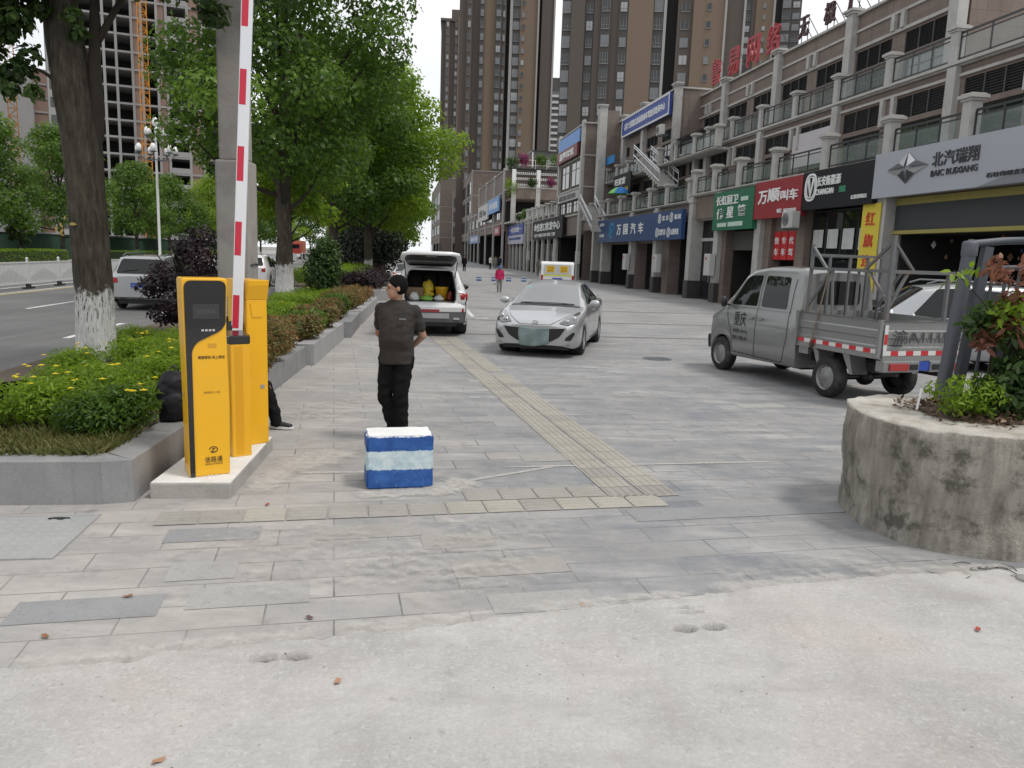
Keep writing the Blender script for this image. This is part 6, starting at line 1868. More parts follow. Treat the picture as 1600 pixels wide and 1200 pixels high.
b = MB(); b.text('智慧停车', FRONT(.0, -.1306, 1.327), .135, .034, .001); b.build('lettering', pm('dim_screen_text', (0.085, 0.085, 0.088), 0.5), sc_o)
b = MB(); b.box(.085, .11, -.1305, -.1287, 1.44, 1.47); b.build('camera_eye', BLACK, t)
for k in range(4):
    b = MB(); b.box(-.035 + k * .027, -.017 + k * .027, -.1302, -.1287, 1.173, 1.188); b.build('button_light', pm('pale_icon', (0.5, 0.5, 0.5), 0.4), t)
def ktext(s, x, z, w, h, m=KTXT, name='lettering'):
    b = MB(); b.text(s, FRONT(x, -.1212, z), w, h, .0012, .01); b.build(name, m, t)
b = MB(); b.box(.01, .075, -.1216, -.1206, 1.04, 1.075); b.build('sticker', pm('faded_yellow_sticker', (0.6, 0.3, 0.02), 0.5), t)
ktext('需要帮助 码上帮您', .035, .965, .2, .026)
ktext('微信扫一扫', .03, .685, .12, .018, pm('brown_print', (0.38, 0.2, 0.02), 0.6))
ktext('信路通', .03, .135, .135, .05)
ktext('XINLUTONG', .03, .098, .135, .012)
b = MB()
c = (.03, -.1212, .215)
ring = []
for k in range(15):
    a = R(-160 + 320 * k / 14) + .35
    ring.append([(c[0] + math.cos(a) * .034, c[1], c[2] + math.sin(a) * .027), (c[0] + math.cos(a) * .034, c[1] - .0012, c[2] + math.sin(a) * .027), (c[0] + math.cos(a) * .027, c[1] - .0012, c[2] + math.sin(a) * .021), (c[0] + math.cos(a) * .027, c[1], c[2] + math.sin(a) * .021)])
b.loft(ring, True, False)
b.extr([(c[0] - .018, c[1], c[2] + .012), (c[0] + .016, c[1], c[2] + .014), (c[0] - .006, c[1], c[2] - .012), (c[0] + .02, c[1], c[2] - .014), (c[0] - .024, c[1], c[2] - .02), (c[0] + .002, c[1], c[2] + .006)], (0, -.0012, 0))
b.build('logo', KTXT, t)
b = MB(); b.lathe([(.016, -.172), (.016, -.166), (.008, -.163)], 12, (0, 0, .66), True, True, 'X')
b.build('side_lock', CHROME, t)
b = MB()
for k in range(3): b.lathe([(.008, .0), (.008, .012)], 8, (-.02 + .03 * k, -.15, 0))
b.build('floor_bolt', pm('bolt_white', (0.6, 0.6, 0.6)), t)

t = thing('camera_post', 'middle short yellow post with a black cap beside the barrier arm', 'post', (-2.43, 6.80, 0.133), R(38))
b = MB(); b.prism(round_poly([(-.085, -.1), (.085, -.1), (.085, .1), (-.085, .1)], .012, 3), 0, 1.0); b.build('body', YELLOW, t, bevel=.004)
b = MB(); b.prism(round_poly([(-.09, -.105), (.09, -.105), (.09, .105), (-.09, .105)], .015, 3), 1.0, 1.075); b.add([(-.09, -.105, 1.075), (.09, -.105, 1.075), (.085, .1, 1.1), (-.085, .1, 1.1)], [(0, 1, 2, 3)]); b.build('cap', PANEL, t, bevel=.01)
b = MB(); b.prism(round_poly([(.0855, -.03), (.098, -.03), (.098, .03), (.0855, .03)], .008, 3), .74, .85); b.build('sensor', BLACK, t)
b = MB(); b.box(-.05, .02, -.101, -.1, .02, .98); b.build('seam_plate', pm('yellow_shade', (0.7, 0.35, 0.005), 0.4, 0.04, 2), t)

t = thing('barrier_gate', 'rear tall yellow barrier cabinet with a raised red and white arm', 'barrier', (-2.49, 7.3, 0.133), R(46))
b = MB(); b.prism([(-.1, -.17), (.1, -.17), (.1, .2), (-.1, .2)], 0, 1.36); b.build('cabinet', YELLOW, t, bevel=.008)
b = MB()
b.extr([(-.102, -.172, 1.36), (-.102, .205, 1.36), (-.102, .205, 1.54), (-.102, -.215, 1.54), (-.102, -.21, 1.49), (-.102, -.172, 1.36)], (.204, 0, 0)); b.build('lid', YELLOW, t, bevel=.006)
b = MB(); b.extr([(-.07, -.1735, 1.33), (-.05, -.1735, 1.2), (.05, -.1735, 1.2), (.09, -.1735, 1.36)], (0, -.003, 0)); b.build('lid_flap', YELLOW, t)
b = MB(); b.box(.02, .06, -.174, -.171, .53, .565); b.build('lock_plate', STEEL, t)
arm_dir = Vector((0.052, -0.01, 1)).normalized()
arm_n = Vector((math.cos(R(-126)), math.sin(R(-126)), 0)); arm_n = (arm_n - arm_dir * arm_n.dot(arm_dir)).normalized()
p0 = Vector((-.17, -.11, 1.02))
b = MB(); b.bar(p0, p0 + arm_dir * 4.6, .096, .05, arm_n); arm = b.build('arm', pm('boom_white', (0.72, 0.73, 0.76), 0.35, 0.03, 2), t, bevel=.008)
b = MB(); b.lathe([(.06, -.1), (.06, .05)], 16, (-.12, -.05, 1.1), True, True, 'X'); b.build('arm_hub', BLACK, t)
STRIPE = pm('reflective_red', (0.55, 0.02, 0.05), 0.4, 0.06, 8)
arm_a = arm_dir.cross(arm_n).normalized()
for k in range(7):
    c = p0 + arm_dir * (.23 + k * .655)
    for sgn in (1, -1):
        n_ = arm_n * sgn * .0258; o_ = -arm_a * .012
        q = [c + n_ + o_ - arm_a * .028 - arm_dir * .15, c + n_ + o_ + arm_a * .028 - arm_dir * .15, c + n_ + o_ + arm_a * .028 + arm_dir * .15, c + n_ + o_ - arm_a * .028 + arm_dir * .15]
        b = MB(); b.add(q + [p_ - n_ * .06 for p_ in q], [(0, 1, 2, 3), (7, 6, 5, 4)]); b.build('red_stripe', STRIPE, arm)

# ================= painted block =================
def paint_block(x, y, rz, s, label, near=False, mesh=None):
    if mesh is None:
        bm = bmesh.new(); bmesh.ops.create_cube(bm, size=1.0)
        bmesh.ops.scale(bm, vec=(.56, .34, .46), verts=bm.verts); bmesh.ops.translate(bm, vec=(0, 0, .23), verts=bm.verts)
        bmesh.ops.bevel(bm, geom=bm.edges[:], offset=.014, segments=2, affect='EDGES')
        bmesh.ops.triangulate(bm, faces=bm.faces[:])
        bmesh.ops.subdivide_edges(bm, edges=[e for e in bm.edges if e.calc_length() > .08], cuts=9, use_grid_fill=True)
        for v in bm.verts:
            n = math.sin(v.co.x * 31 + v.co.z * 17) * math.sin(v.co.y * 41 + v.co.x * 23) + math.sin(v.co.z * 57 + v.co.x * 9) * .5
            edge = (abs(abs(v.co.x) - .28) < .02) + (abs(abs(v.co.y) - .17) < .02) + (abs(v.co.z - .46) < .02)
            v.co += Vector((v.co.x, v.co.y, 0)).normalized() * n * .0022
            if edge >= 2: v.co += Vector((-v.co.x * .02, -v.co.y * .02, -.006 if v.co.z > .4 else 0)) * abs(n)
            if v.co.z > .4 and v.co.x > .2 and v.co.y < -.1: v.co.z -= .006
        mesh = bpy.data.meshes.new('painted_block'); bm.to_mesh(mesh); bm.free()
        o = finish(mesh, 'painted_block', m_block())
    else:
        o = bpy.data.objects.new('painted_block', mesh); COL.objects.link(o)
    o.location = (x, y, 0); o.rotation_euler = (0, 0, rz); o.scale = (s, s, s)
    tag(o, label, 'barrier block', 'blue and white painted blocks')
    return o
blk = paint_block(-.955, 6.52, R(14), 1.0, 'large blue and white painted concrete block in front of the man')
for i, (px, w_) in enumerate(((683, 'partly behind the open car hatch edge'), (743, 'far left of the pink walker'), (766, 'just left of the pink walker'), (789, 'just right of the pink walker'), (813, 'right of the pink walker near the van'))):
    paint_block((px - 800) / 1220 * 58, 58 + (px - 743) * .02, 0, .66, 'tiny distant blue and white block ' + w_, mesh=blk.data)

# ================= people =================
SKIN = pm('skin', (0.36, 0.2, 0.135), 0.55, 0.08, 12)
HAIR = pm('black_hair', (0.008, 0.007, 0.007), 0.85, 0.4, 60, 0.9, 160, spec=0.12)
def cloth(name, col, rough=0.85):
    t = NT(name); t.set(rough, spec=0.2)
    v = t.coords()
    c = t.mix(t.noise(v, 5, 5), tuple(x * .93 for x in col), tuple(min(1, x * 1.07) for x in col))
    t.base(t.mix(t.ramp(t.noise(v, 260, 2), [(.35, .25), (.6, 0)]), c, tuple(x * .55 for x in col)))
    sv = t.coords(scale=(1.0, 1.0, 1.8), rot=(.5, .3, 0))
    t.bump(t.math('ADD', t.noise(sv, 7, 4, .5), t.math('MULTIPLY', t.noise(v, 300, 2), .06)), .4, .03)
    return t.m
def blend(mb, voxel, iters=6, name='body', mat=None, parent=None, folds=0.0, seed=0, cut=None):
    """overlapping shapes fused into one continuous skin"""
    me = bpy.data.meshes.new('tmp')
    me.from_pydata(mb.v, [], mb.f)
    o = bpy.data.objects.new('tmp', me); COL.objects.link(o)
    r_ = o.modifiers.new('r', 'REMESH'); r_.mode = 'VOXEL'; r_.voxel_size = voxel
    s_ = o.modifiers.new('s', 'SMOOTH'); s_.factor = .5; s_.iterations = iters
    dg = bpy.context.evaluated_depsgraph_get(); dg.update()
    m2 = bpy.data.meshes.new_from_object(o.evaluated_get(dg))
    bpy.data.objects.remove(o); bpy.data.meshes.remove(me)
    n = len(m2.vertices)
    if folds and n:
        co = np.empty(n * 3); m2.vertices.foreach_get('co', co); co = co.reshape(-1, 3)
        no = np.empty(n * 3); m2.vertices.foreach_get('normal', no); no = no.reshape(-1, 3)
        f = value_noise(co[:, 0] * 1 + co[:, 2] * .7 + seed, co[:, 2] * 2.1 - co[:, 1] * 1.3, 9, 40) - .5 + .6 * (value_noise(co[:, 0] + seed - co[:, 2] * .5, co[:, 2] + co[:, 1], 21, 41) - .5)
        co = co + no * (f * folds)[:, None]
        m2.vertices.foreach_set('co', co.ravel())
    m2.polygons.foreach_set('use_smooth', [True] * len(m2.polygons))
    m2.update()
    m2.name = name
    return finish(m2, name, mat, parent)
def chain(mb, pts, r, n=12, sub=4):
    P, Q = [], []
    pts = [Vector(p) for p in pts]
    for i in range(len(pts) - 1):
        for k in range(sub):
            t = k / sub; P.append(pts[i].lerp(pts[i + 1], t)); Q.append(r[i] + (r[i + 1] - r[i]) * t)
    P.append(pts[-1]); Q.append(r[-1])
    mb.tube(P, Q, n)
    for p, q in zip(pts, r): mb.ball(p, q * .985, 12, 8)
def rings(mb, rs, n=20):
    """rs: (cx, cy, z, rx, ry) ellipses up the trunk"""
    mb.loft([[(cx + rx * abs(math.cos(a)) ** .85 * (1 if math.cos(a) > 0 else -1), cy + ry * abs(math.sin(a)) ** .85 * (1 if math.sin(a) > 0 else -1), z) for a in [2 * PI * k / n for k in range(n)]] for cx, cy, z, rx, ry in rs], True)
def hand(mb, wrist, d, up, s=1.0):
    """palm, four unequal bent fingers and a thumb leaving the side of the palm; up is the back of the hand"""
    w = Vector(wrist); d = Vector(d).normalized(); up = (Vector(up) - d * Vector(up).dot(d)).normalized(); sd = d.cross(up)
    pc = w + d * .05 * s
    mb.x = frame(pc, d, sd, up); mb.ball((0, 0, 0), (.052 * s, .042 * s, .016 * s), 12, 8); mb.x = None
    for k, l in enumerate((.066, .076, .071, .055)):
        o = (k - 1.5) * .0185 * s
        a = pc + d * .04 * s + sd * o
        m = a + d * l * .5 * s - up * .012 * s; e = a + d * l * .8 * s - up * .034 * s
        mb.tube([a, m, e], [.0088 * s, .0083 * s, .0066 * s], 8); mb.ball(e, .0066 * s, 8, 6); mb.ball(m, .0083 * s, 8, 6)
    a = pc - d * .018 * s + sd * .036 * s; m = a + d * .03 * s + sd * .024 * s - up * .01 * s; e = m + d * .03 * s - up * .012 * s
    mb.tube([a, m, e], [.011 * s, .0098 * s, .0075 * s], 8); mb.ball(e, .0075 * s, 8, 6)
def head_into(mb, c, yaw, s=1.0, pitch=0.0):
    """head facing -y before turning; c = centre of the head"""
    X = Matrix.Translation(c) @ Matrix.Rotation(yaw, 4, 'Z') @ Matrix.Rotation(pitch, 4, 'X') @ Matrix.Scale(s, 4)
    mb.x = X
    mb.ball((0, .012, .025), (.076, .096, .09), 20, 14)
    mb.ball((0, -.03, -.045), (.06, .062, .068), 16, 10)
    mb.ball((0, -.06, -.088), (.03, .028, .024), 12, 8)
    mb.ball((0, -.076, .026), (.055, .018, .016), 12, 8)
    mb.ball((0, -.1, -.012), (.0135, .018, .014), 10, 8); mb.tube([(0, -.083, .022), (0, -.104, -.012)], [.009, .0135], 8)
    mb.ball((0, -.086, -.046), (.024, .014, .007), 10, 6); mb.ball((0, -.085, -.057), (.021, .013, .007), 10, 6)
    for sx in (-1, 1):
        mb.ball((sx * .078, .012, -.004), (.009, .02, .032), 10, 8)
    mb.x = None
    return X
def face_parts(t, X):
    for sx in (-1, 1):
        b = MB(); b.x = X; b.ball((sx * .03, -.0815, .004), (.0125, .008, .006), 8, 6); b.build('eye', pm('eye_dark', (0.02, 0.015, 0.012), 0.25), t)
        b = MB(); b.x = X; b.bar((sx * .014, -.0945, .028), (sx * .048, -.085, .029), .006, .008); b.build('eyebrow', HAIR, t)
    b = MB(); b.x = X; b.ball((0, -.097, -.0515), (.02, .005, .0022), 8, 4); b.build('mouth', pm('lip', (0.24, 0.11, 0.085), 0.6), t)
def hair_part(t, X, long=0.0):
    b = MB(); b.x = X; b.smooth = True
    rings_ = []
    n = 28; m = 16
    for i in range(m + 1):
        th = PI * (i + .02) / (m + .04)
        rg = []
        for k in range(n):
            a = 2 * PI * k / n
            x, y, z = .084 * math.sin(th) * math.cos(a), .016 + (.106 if math.sin(a) > 0 else .094) * math.sin(th) * math.sin(a), .032 + .106 * math.cos(th)
            fr = max(0, -(y - .014) / .103)
            low = .055 * fr ** .5 + (-.045 if fr < .25 else -.02 * (1 - fr)) if y < .0 else -.085 - long
            if z < low:
                q = max(.7, 1 - (low - z) * 7); x, y = x * q, .014 + (y - .014) * q
            rg.append((x, y, z))
        rings_.append(rg)
    b.loft(rings_, True, True); b.build('hair', HAIR, t)
def shoe(t, ankle, d, mat, sole=None):
    a = Vector(ankle); d = Vector((d[0], d[1], 0)).normalized(); s_ = Vector((-d.y, d.x, 0))
    b = MB(); b.x = frame((a.x, a.y, a.z - .075), d, s_, Vector((0, 0, 1)))
    b.ball((-.02, 0, .05), (.055, .037, .05), 12, 8); b.ball((.06, 0, .04), (.085, .038, .035), 14, 8); b.ball((.13, 0, .034), (.055, .042, .028), 12, 8); b.ball((-.02, 0, .085), (.045, .036, .03), 12, 8)
    o = blend(b, .008, 4, 'shoe', mat, t)
    b = MB(); b.x = frame((a.x, a.y, a.z - .075), d, s_, Vector((0, 0, 1)))
    b.prism([(.06 + .135 * math.cos(q), .045 * math.sin(q) * (1 - .18 * (math.cos(q) < 0))) for q in [2 * PI * k / 18 for k in range(18)]], 0.0, .026); b.build('sole', sole or WHITE, o)
    return o

def person(label, loc, rz, top, bottoms, shoes, pose='stand', head_yaw=0.0, head_pitch=0.0, scale=1.0, voxel=.011, sleeves=True, belly=.0, group=None, hat=None, extra=None, arms=None, legs=None):
    t = thing('person', label, 'person', loc, rz, group)
    t.scale = (scale,) * 3
    lg = legs or {-1: [(-.095, .0, .93), (-.105, -.03, .5), (-.1, .03, .085)], 1: [(.095, .0, .93), (.1, .02, .5), (.09, .06, .085)]}
    am = arms or {-1: [(-.19, .01, 1.41), (-.255, .03, 1.13), (-.25, -.03, .88)], 1: [(.19, .01, 1.41), (.255, .03, 1.13), (.25, -.03, .88)]}
    sit = pose == 'sit'
    dz = -.52 if sit else 0.0
    tr = [(0, 0.0, .9, .15, .11), (0, .0, .98, .163, .118 + belly * .3), (0, -.01 - belly * .4, 1.08, .16, .112 + belly), (0, -.012 - belly * .3, 1.18, .165, .115 + belly * .7), (0, -.005, 1.3, .18, .12), (0, .0, 1.37, .178, .105), (0, .005, 1.435, .125, .085), (0, .008, 1.475, .07, .062)]
    tr = [(a, c, z + dz, rx, ry) for a, c, z, rx, ry in tr]
    am = {k: [(x, y, z + dz) for x, y, z in v] for k, v in am.items()}
    hc = Vector((0, -.03, 1.605 + dz))
    # skin: one continuous surface from head to ankles
    b = MB()
    rings(b, [(a, c, z, rx * .86, ry * .86) for a, c, z, rx, ry in tr])
    chain(b, [(0, .012, 1.43 + dz), (0, -.005, 1.53 + dz), (hc.x, hc.y + .012, hc.z - .03)], [.062, .056, .054])
    X = head_into(b, hc, head_yaw, 1.0, head_pitch)
    for k in (-1, 1):
        chain(b, am[k], [.046, .038, .027])
        w = Vector(am[k][2]); d = (w - Vector(am[k][1])).normalized()
        hand(b, w + d * .01, d, Vector((k, .2, 0)) if not arms else Vector((0, 1, .3)))
        chain(b, lg[k], [.07, .048, .035])
    body = blend(b, voxel * .62, 3, 'body', SKIN, t)
    face_parts(t, X)
    if hat is None: hair_part(t, X)
    else:
        hair_part(t, X)
        b = MB(); b.x = X; b.ball((0, .012, .06), (.092, .112, .085), 16, 10); b.lathe([(.09, .04), (.19, .02), (.19, .028), (.09, .05)], 18, (0, 0, 0)); b.build('hat', hat, t)
    # top
    b = MB()
    rings(b, [(a, c, z, rx * 1.03 + .009, ry * 1.04 + .01) for a, c, z, rx, ry in ([(0, .0, .83 + dz, .163, .128), (0, .0, .9 + dz, .166, .13)] + tr[1:-1])])
    b.loft([[(a + rx * math.cos(q), c + ry * math.sin(q), z) for q in [2 * PI * k / 20 for k in range(20)]] for a, c, z, rx, ry in ((0, .005, 1.44 + dz, .15, .088), (0, .01, 1.488 + dz, .078, .072))], True)
    for k in (-1, 1):
        s0, e0, w0 = [Vector(q) for q in am[k]]
        b.ball(s0 + Vector((-k * .012, 0, -.002)), .066, 12, 8)
        if sleeves is True: chain(b, [s0, e0, w0], [.072, .06, .047])
        else: chain(b, [s0, s0.lerp(e0, .35), s0.lerp(e0, .66)], [.066, .062, .06])
    blend(b, voxel, 5, 'shirt', top, t, .013, loc[0])
    b = MB()
    rings(b, [(0, 0.005, .87 + dz, .148, .112), (0, .0, .95 + dz, .15, .112), (0, .0, 1.0 + dz, .14, .1)])
    for k in (-1, 1):
        h, kn, an = [Vector(q) for q in lg[k]]
        chain(b, [h + Vector((0, 0, -.02)), h.lerp(kn, .5), kn, kn.lerp(an, .5), an + Vector((0, 0, .0))], [.096, .093, .076, .072, .066])
    blend(b, voxel, 5, 'trousers', bottoms, t, .02, loc[1] + 3)
    for k in (-1, 1): shoe(t, lg[k][2], (0.12 * k, -1), shoes)
    if extra: extra(t)
    return t
TEE = cloth('charcoal_tshirt', (0.042, 0.037, 0.034)); BLKC = cloth('black_cotton', (0.006, 0.006, 0.007)); SHOEB = pm('black_shoe', (0.015, 0.015, 0.016), 0.6, 0.2, 20)
def chest_logo(t):
    b = MB()
    o = Vector((.105, -.15, 1.305)); nx = Vector((.96, .27, 0)).normalized(); nz = Vector((0, -.1, 1)).normalized(); ny = nx.cross(nz)
    b.text('ORIGINAL', frame(o, nx, nz, ny), .07, .013, .022, .0); b.build('shirt_print', pm('print_grey', (0.3, 0.3, 0.3)), t)
man_arms = {-1: [(-.175, .015, 1.385), (-.235, .11, 1.12), (-.1, .215, .97)], 1: [(.178, .015, 1.385), (.25, .1, 1.12), (.07, .225, .96)]}
man_legs = {-1: [(-.09, .0, .93), (-.12, -.03, .5), (-.03, .08, .085)], 1: [(.09, .0, .93), (.05, -.02, .5), (.06, .03, .085)]}
person('man in a dark t-shirt and black trousers, hands behind his back, looking left', (-1.2, 8.0, 0), R(-9), TEE, BLKC, SHOEB, head_yaw=R(-68), head_pitch=R(4), voxel=.011, sleeves='short', belly=.035, arms=man_arms, legs=man_legs, extra=chest_logo)
# seated person behind the kiosks: only a leg, a shoe and a shoulder show
sp = W(8.72, -1.86); 
sit_legs = {-1: [(-.1, -.02, .44), (-.12, -.4, .47), (-.14, -.36, .085)], 1: [(.1, -.02, .44), (.12, -.38, .46), (.12, -.5, .085)]}
sit_arms = {-1: [(-.19, .01, 1.41), (-.25, -.06, 1.15), (-.14, -.3, 1.03)], 1: [(.19, .01, 1.41), (.25, -.06, 1.15), (.14, -.3, 1.03)]}
person('person in black clothes and black sneakers sitting hidden behind the yellow kiosks', (sp[0], sp[1], 0.0), R(78), BLKC, BLKC, SHOEB, pose='sit', legs=sit_legs, arms=sit_arms, voxel=.014)
# backpack on the planter edge
t = thing('backpack', 'dark backpack standing on the planter edge left of the front kiosk', 'backpack', W(7.55, -2.1, 0.335), R(20))
b = MB(); b.ball((0, 0, .23), (.16, .11, .26), 14, 10); b.box(-.13, .13, -.09, .09, .01, .3); b.ball((0, -.09, .15), (.12, .06, .13), 12, 8)
blend(b, .014, 5, 'bag', cloth('dark_nylon', (0.012, 0.012, 0.016), .5), t, .02, 2)
b = MB(); b.tube([(-.08, .1, .42), (-.1, .16, .28), (-.08, .1, .08)], .014, 6); b.tube([(.08, .1, .42), (.1, .16, .28), (.08, .1, .08)], .014, 6); b.build('strap', BLACK, t)
b = MB(); b.tube([(-.04, .03, .48), (0, .03, .52), (.04, .03, .48)], .01, 6); b.build('handle', BLACK, t)
# distant walkers
PINK = cloth('pink_jacket', (0.5, 0.03, 0.12)); GREYP = cloth('grey_trousers', (0.24, 0.235, 0.23)); WHITEC = cloth('white_shirt', (0.5, 0.5, 0.5)); NAVY = cloth('navy_jacket', (0.015, 0.018, 0.035)); BEIGE = cloth('beige_coat', (0.2, 0.18, 0.15))
def carry_bag(t):
    b = MB(); b.ball((-.3, 0, .62), (.09, .12, .13), 10, 8); b.tube([(-.27, -.04, .72), (-.27, -.03, .86), (-.27, .02, .72)], .008, 5); b.build('carried_bag', WHITEC, t)
px = lambda p, Y: (p - 800) / 1220 * Y
person('walker in a pink jacket and blue hat carrying a white bag', (px(775, 41), 41.2, 0), R(8), PINK, GREYP, SHOEB, scale=.8, voxel=.016, hat=pm('blue_hat', (0.06, 0.14, 0.4), 0.8), extra=carry_bag)
person('person in a white shirt and dark trousers bending near the far gateway', (px(760, 100), 100, 0), R(60), WHITEC, BLKC, SHOEB, voxel=.03, group='people near the far gateway')
person('person in a navy jacket standing right of the white shirted one', (px(774, 102), 102, 0), R(20), NAVY, NAVY, SHOEB, voxel=.03, group='people near the far gateway')
person('person in pale clothes behind the navy jacketed one', (px(768, 106), 106, 0), R(-20), BEIGE, GREYP, SHOEB, voxel=.03, group='people near the far gateway')
person('person in a beige coat standing beside the van under the black sign', (px(835, 76), 76, 0), R(30), BEIGE, BEIGE, SHOEB, voxel=.03)
person('dark figure walking beyond the right edge of the open hatch', (px(720, 84), 84, 0), R(10), BLKC, BLKC, SHOEB, voxel=.03)
# ================= vehicles =================
from mathutils.geometry import delaunay_2d_cdt
def smooth_curve(pts, xs, sig=0.0):
    p = np.array(pts, float)
    y = np.interp(xs, p[:, 0], p[:, 1])
    if sig > 0:
        fine = np.linspace(p[0, 0], p[-1, 0], 800); f = np.interp(fine, p[:, 0], p[:, 1])
        d = fine[1] - fine[0]; k = np.exp(-0.5 * (np.arange(-60, 61) * d / sig) ** 2); k /= k.sum()
        f = np.convolve(np.pad(f, 60, mode='edge'), k, 'valid'); y = np.interp(xs, fine, f)
    return y

class Shell:
    """a car body lofted along x (front 0, rear L), y left, z up"""
    def __init__(s, L, top, belt, wid, roofw, sill, axles, ra, azc, crown=0.045, sig=0.03, nst=110, bulge=0.02, endcap=True):
        xs = list(np.linspace(0, L, nst))
        for a in axles: xs += list(a + ra * np.cos(np.linspace(0.02, PI - .02, 19))) + [a - ra - .004, a + ra + .004]
        xs = np.array(sorted(set(np.round(xs, 4))))
        tz, bz, w, rw, sz = [smooth_curve(c, xs, sg) for c, sg in ((top, sig), (belt, sig), (wid, sig * .7), (roofw, sig), (sill, sig * .6))]
        rgs = []
        for i, x in enumerate(xs):
            zb = sz[i]
            for a in axles:
                d = abs(x - a)
                if d < ra: zb = max(zb, azc + math.sqrt(max(0, ra * ra - d * d)))
            zt = max(tz[i], bz[i] + .012); b_ = bz[i]; W_ = w[i]; r_ = rw[i]
            zm = zb + (b_ - zb) * .5
            half = [(W_ * .93, zb), (W_ * .985, zb + .03), (W_ * .998 + bulge * .4, zb + (b_ - zb) * .33), (W_ + bulge * .5, zb + (b_ - zb) * .62), (W_ * .992, b_ - .06), (W_ * .965, b_)]
            h = zt - b_
            if h > .25: q = [(.12, .1), (.5, .5), (.88, .86)]
            else: q = [(.2, .35), (.45, .65), (.75, .88)]
            x0 = W_ * .965
            ed = zt - crown * min(1, h / .12 + .2)
            for a, c in q: half.append((x0 + (r_ - x0) * a + .015 * math.sin(a * PI) * min(1, h * 2), b_ + (ed - b_) * c))
            half += [(r_, ed), (r_ * .8, ed + (zt - ed) * .55), (r_ * .45, ed + (zt - ed) * .9), (0, zt)]
            ring = [(x, -y, z) for y, z in half] + [(x, y, z) for y, z in half[-2::-1]]
            rgs.append(ring)
        s.rings = rgs; s.xs = xs; s.L = L
        b = MB(); b.loft(rgs, False, True, closed=False)
        n = len(rgs[0])
        if endcap:
            for rg, f in ((rgs[0], -1), (rgs[-1], 1)):
                m = n // 2
                vs = rg; fs = [(k, k + 1, n - 2 - k, n - 1 - k) for k in range(m)]
                b.add(vs, fs, True)
        s.mb = b
        s.bvh = BVHTree.FromPolygons([Vector(p) for p in b.v], [f for f in b.f])
    def drape(s, mb, poly, axis, side=1, off=.004, grid=.06):
        """project a flat outline onto the shell; axis 'y': poly (x,z) seen from side*y; 'x': poly (y,z) seen from the front (-1) or rear (+1); 'z': poly (x,y) from above"""
        P = [Vector(p) for p in poly]
        dense = []
        for i in range(len(P)):
            a, c = P[i], P[(i + 1) % len(P)]; m = max(1, int((c - a).length / grid))
            dense += [a.lerp(c, k / m) for k in range(m)]
        nB = len(dense)
        xs0, xs1 = min(p.x for p in dense), max(p.x for p in dense); ys0, ys1 = min(p.y for p in dense), max(p.y for p in dense)
        inner = []
        def inside(q):
            r = False
            for i in range(nB):
                a, c = dense[i], dense[i - 1]
                if (a.y > q.y) != (c.y > q.y) and q.x < (c.x - a.x) * (q.y - a.y) / (c.y - a.y) + a.x: r = not r
            return r
        gx = np.arange(xs0 + grid / 2, xs1, grid); gy = np.arange(ys0 + grid / 2, ys1, grid)
        for x in gx:
            for y in gy:
                q = Vector((x, y))
                if inside(q) and min((q - d).length for d in dense) > grid * .35: inner.append(q)
        vts, _, fcs, *_ = delaunay_2d_cdt(dense + inner, [], [list(range(nB))], 1, 1e-5)
        out = []
        for q in vts:
            if axis == 'y': o, d = Vector((q.x, side * 4, q.y)), Vector((0, -side, 0))
            elif axis == 'x': o, d = Vector((-3 if side < 0 else s.L + 3, q.x, q.y)), Vector((1 if side < 0 else -1, 0, 0))
            else: o, d = Vector((q.x, q.y, 5)), Vector((0, 0, -1))
            hit, no, _, _ = s.bvh.ray_cast(o, d)
            if hit is None or (axis == 'x' and abs(hit.x - (0 if side < 0 else s.L)) > 2.2):
                o2 = o.copy()
                if axis == 'y': o2.y = side * .8
                elif axis == 'x': o2.x = 0 if side < 0 else s.L
                hit, no, _, _ = s.bvh.find_nearest(o2)
            if no.dot(d) > 0: no = -no
            out.append(tuple(hit + no * off - d * off * .5))
        mb.add(out, [tuple(f) for f in fcs], True)
        return mb
    def line(s, mb, pts, axis='y', side=1, w=.008, off=.003):
        """thin shut line draped on the body"""
        for i in range(len(pts) - 1):
            a, c = Vector(pts[i]), Vector(pts[i + 1]); d = (c - a).normalized(); n_ = Vector((-d.y, d.x)) * w / 2
            s.drape(mb, [a - n_, c - n_, c + n_, a + n_], axis, side, off, .08)

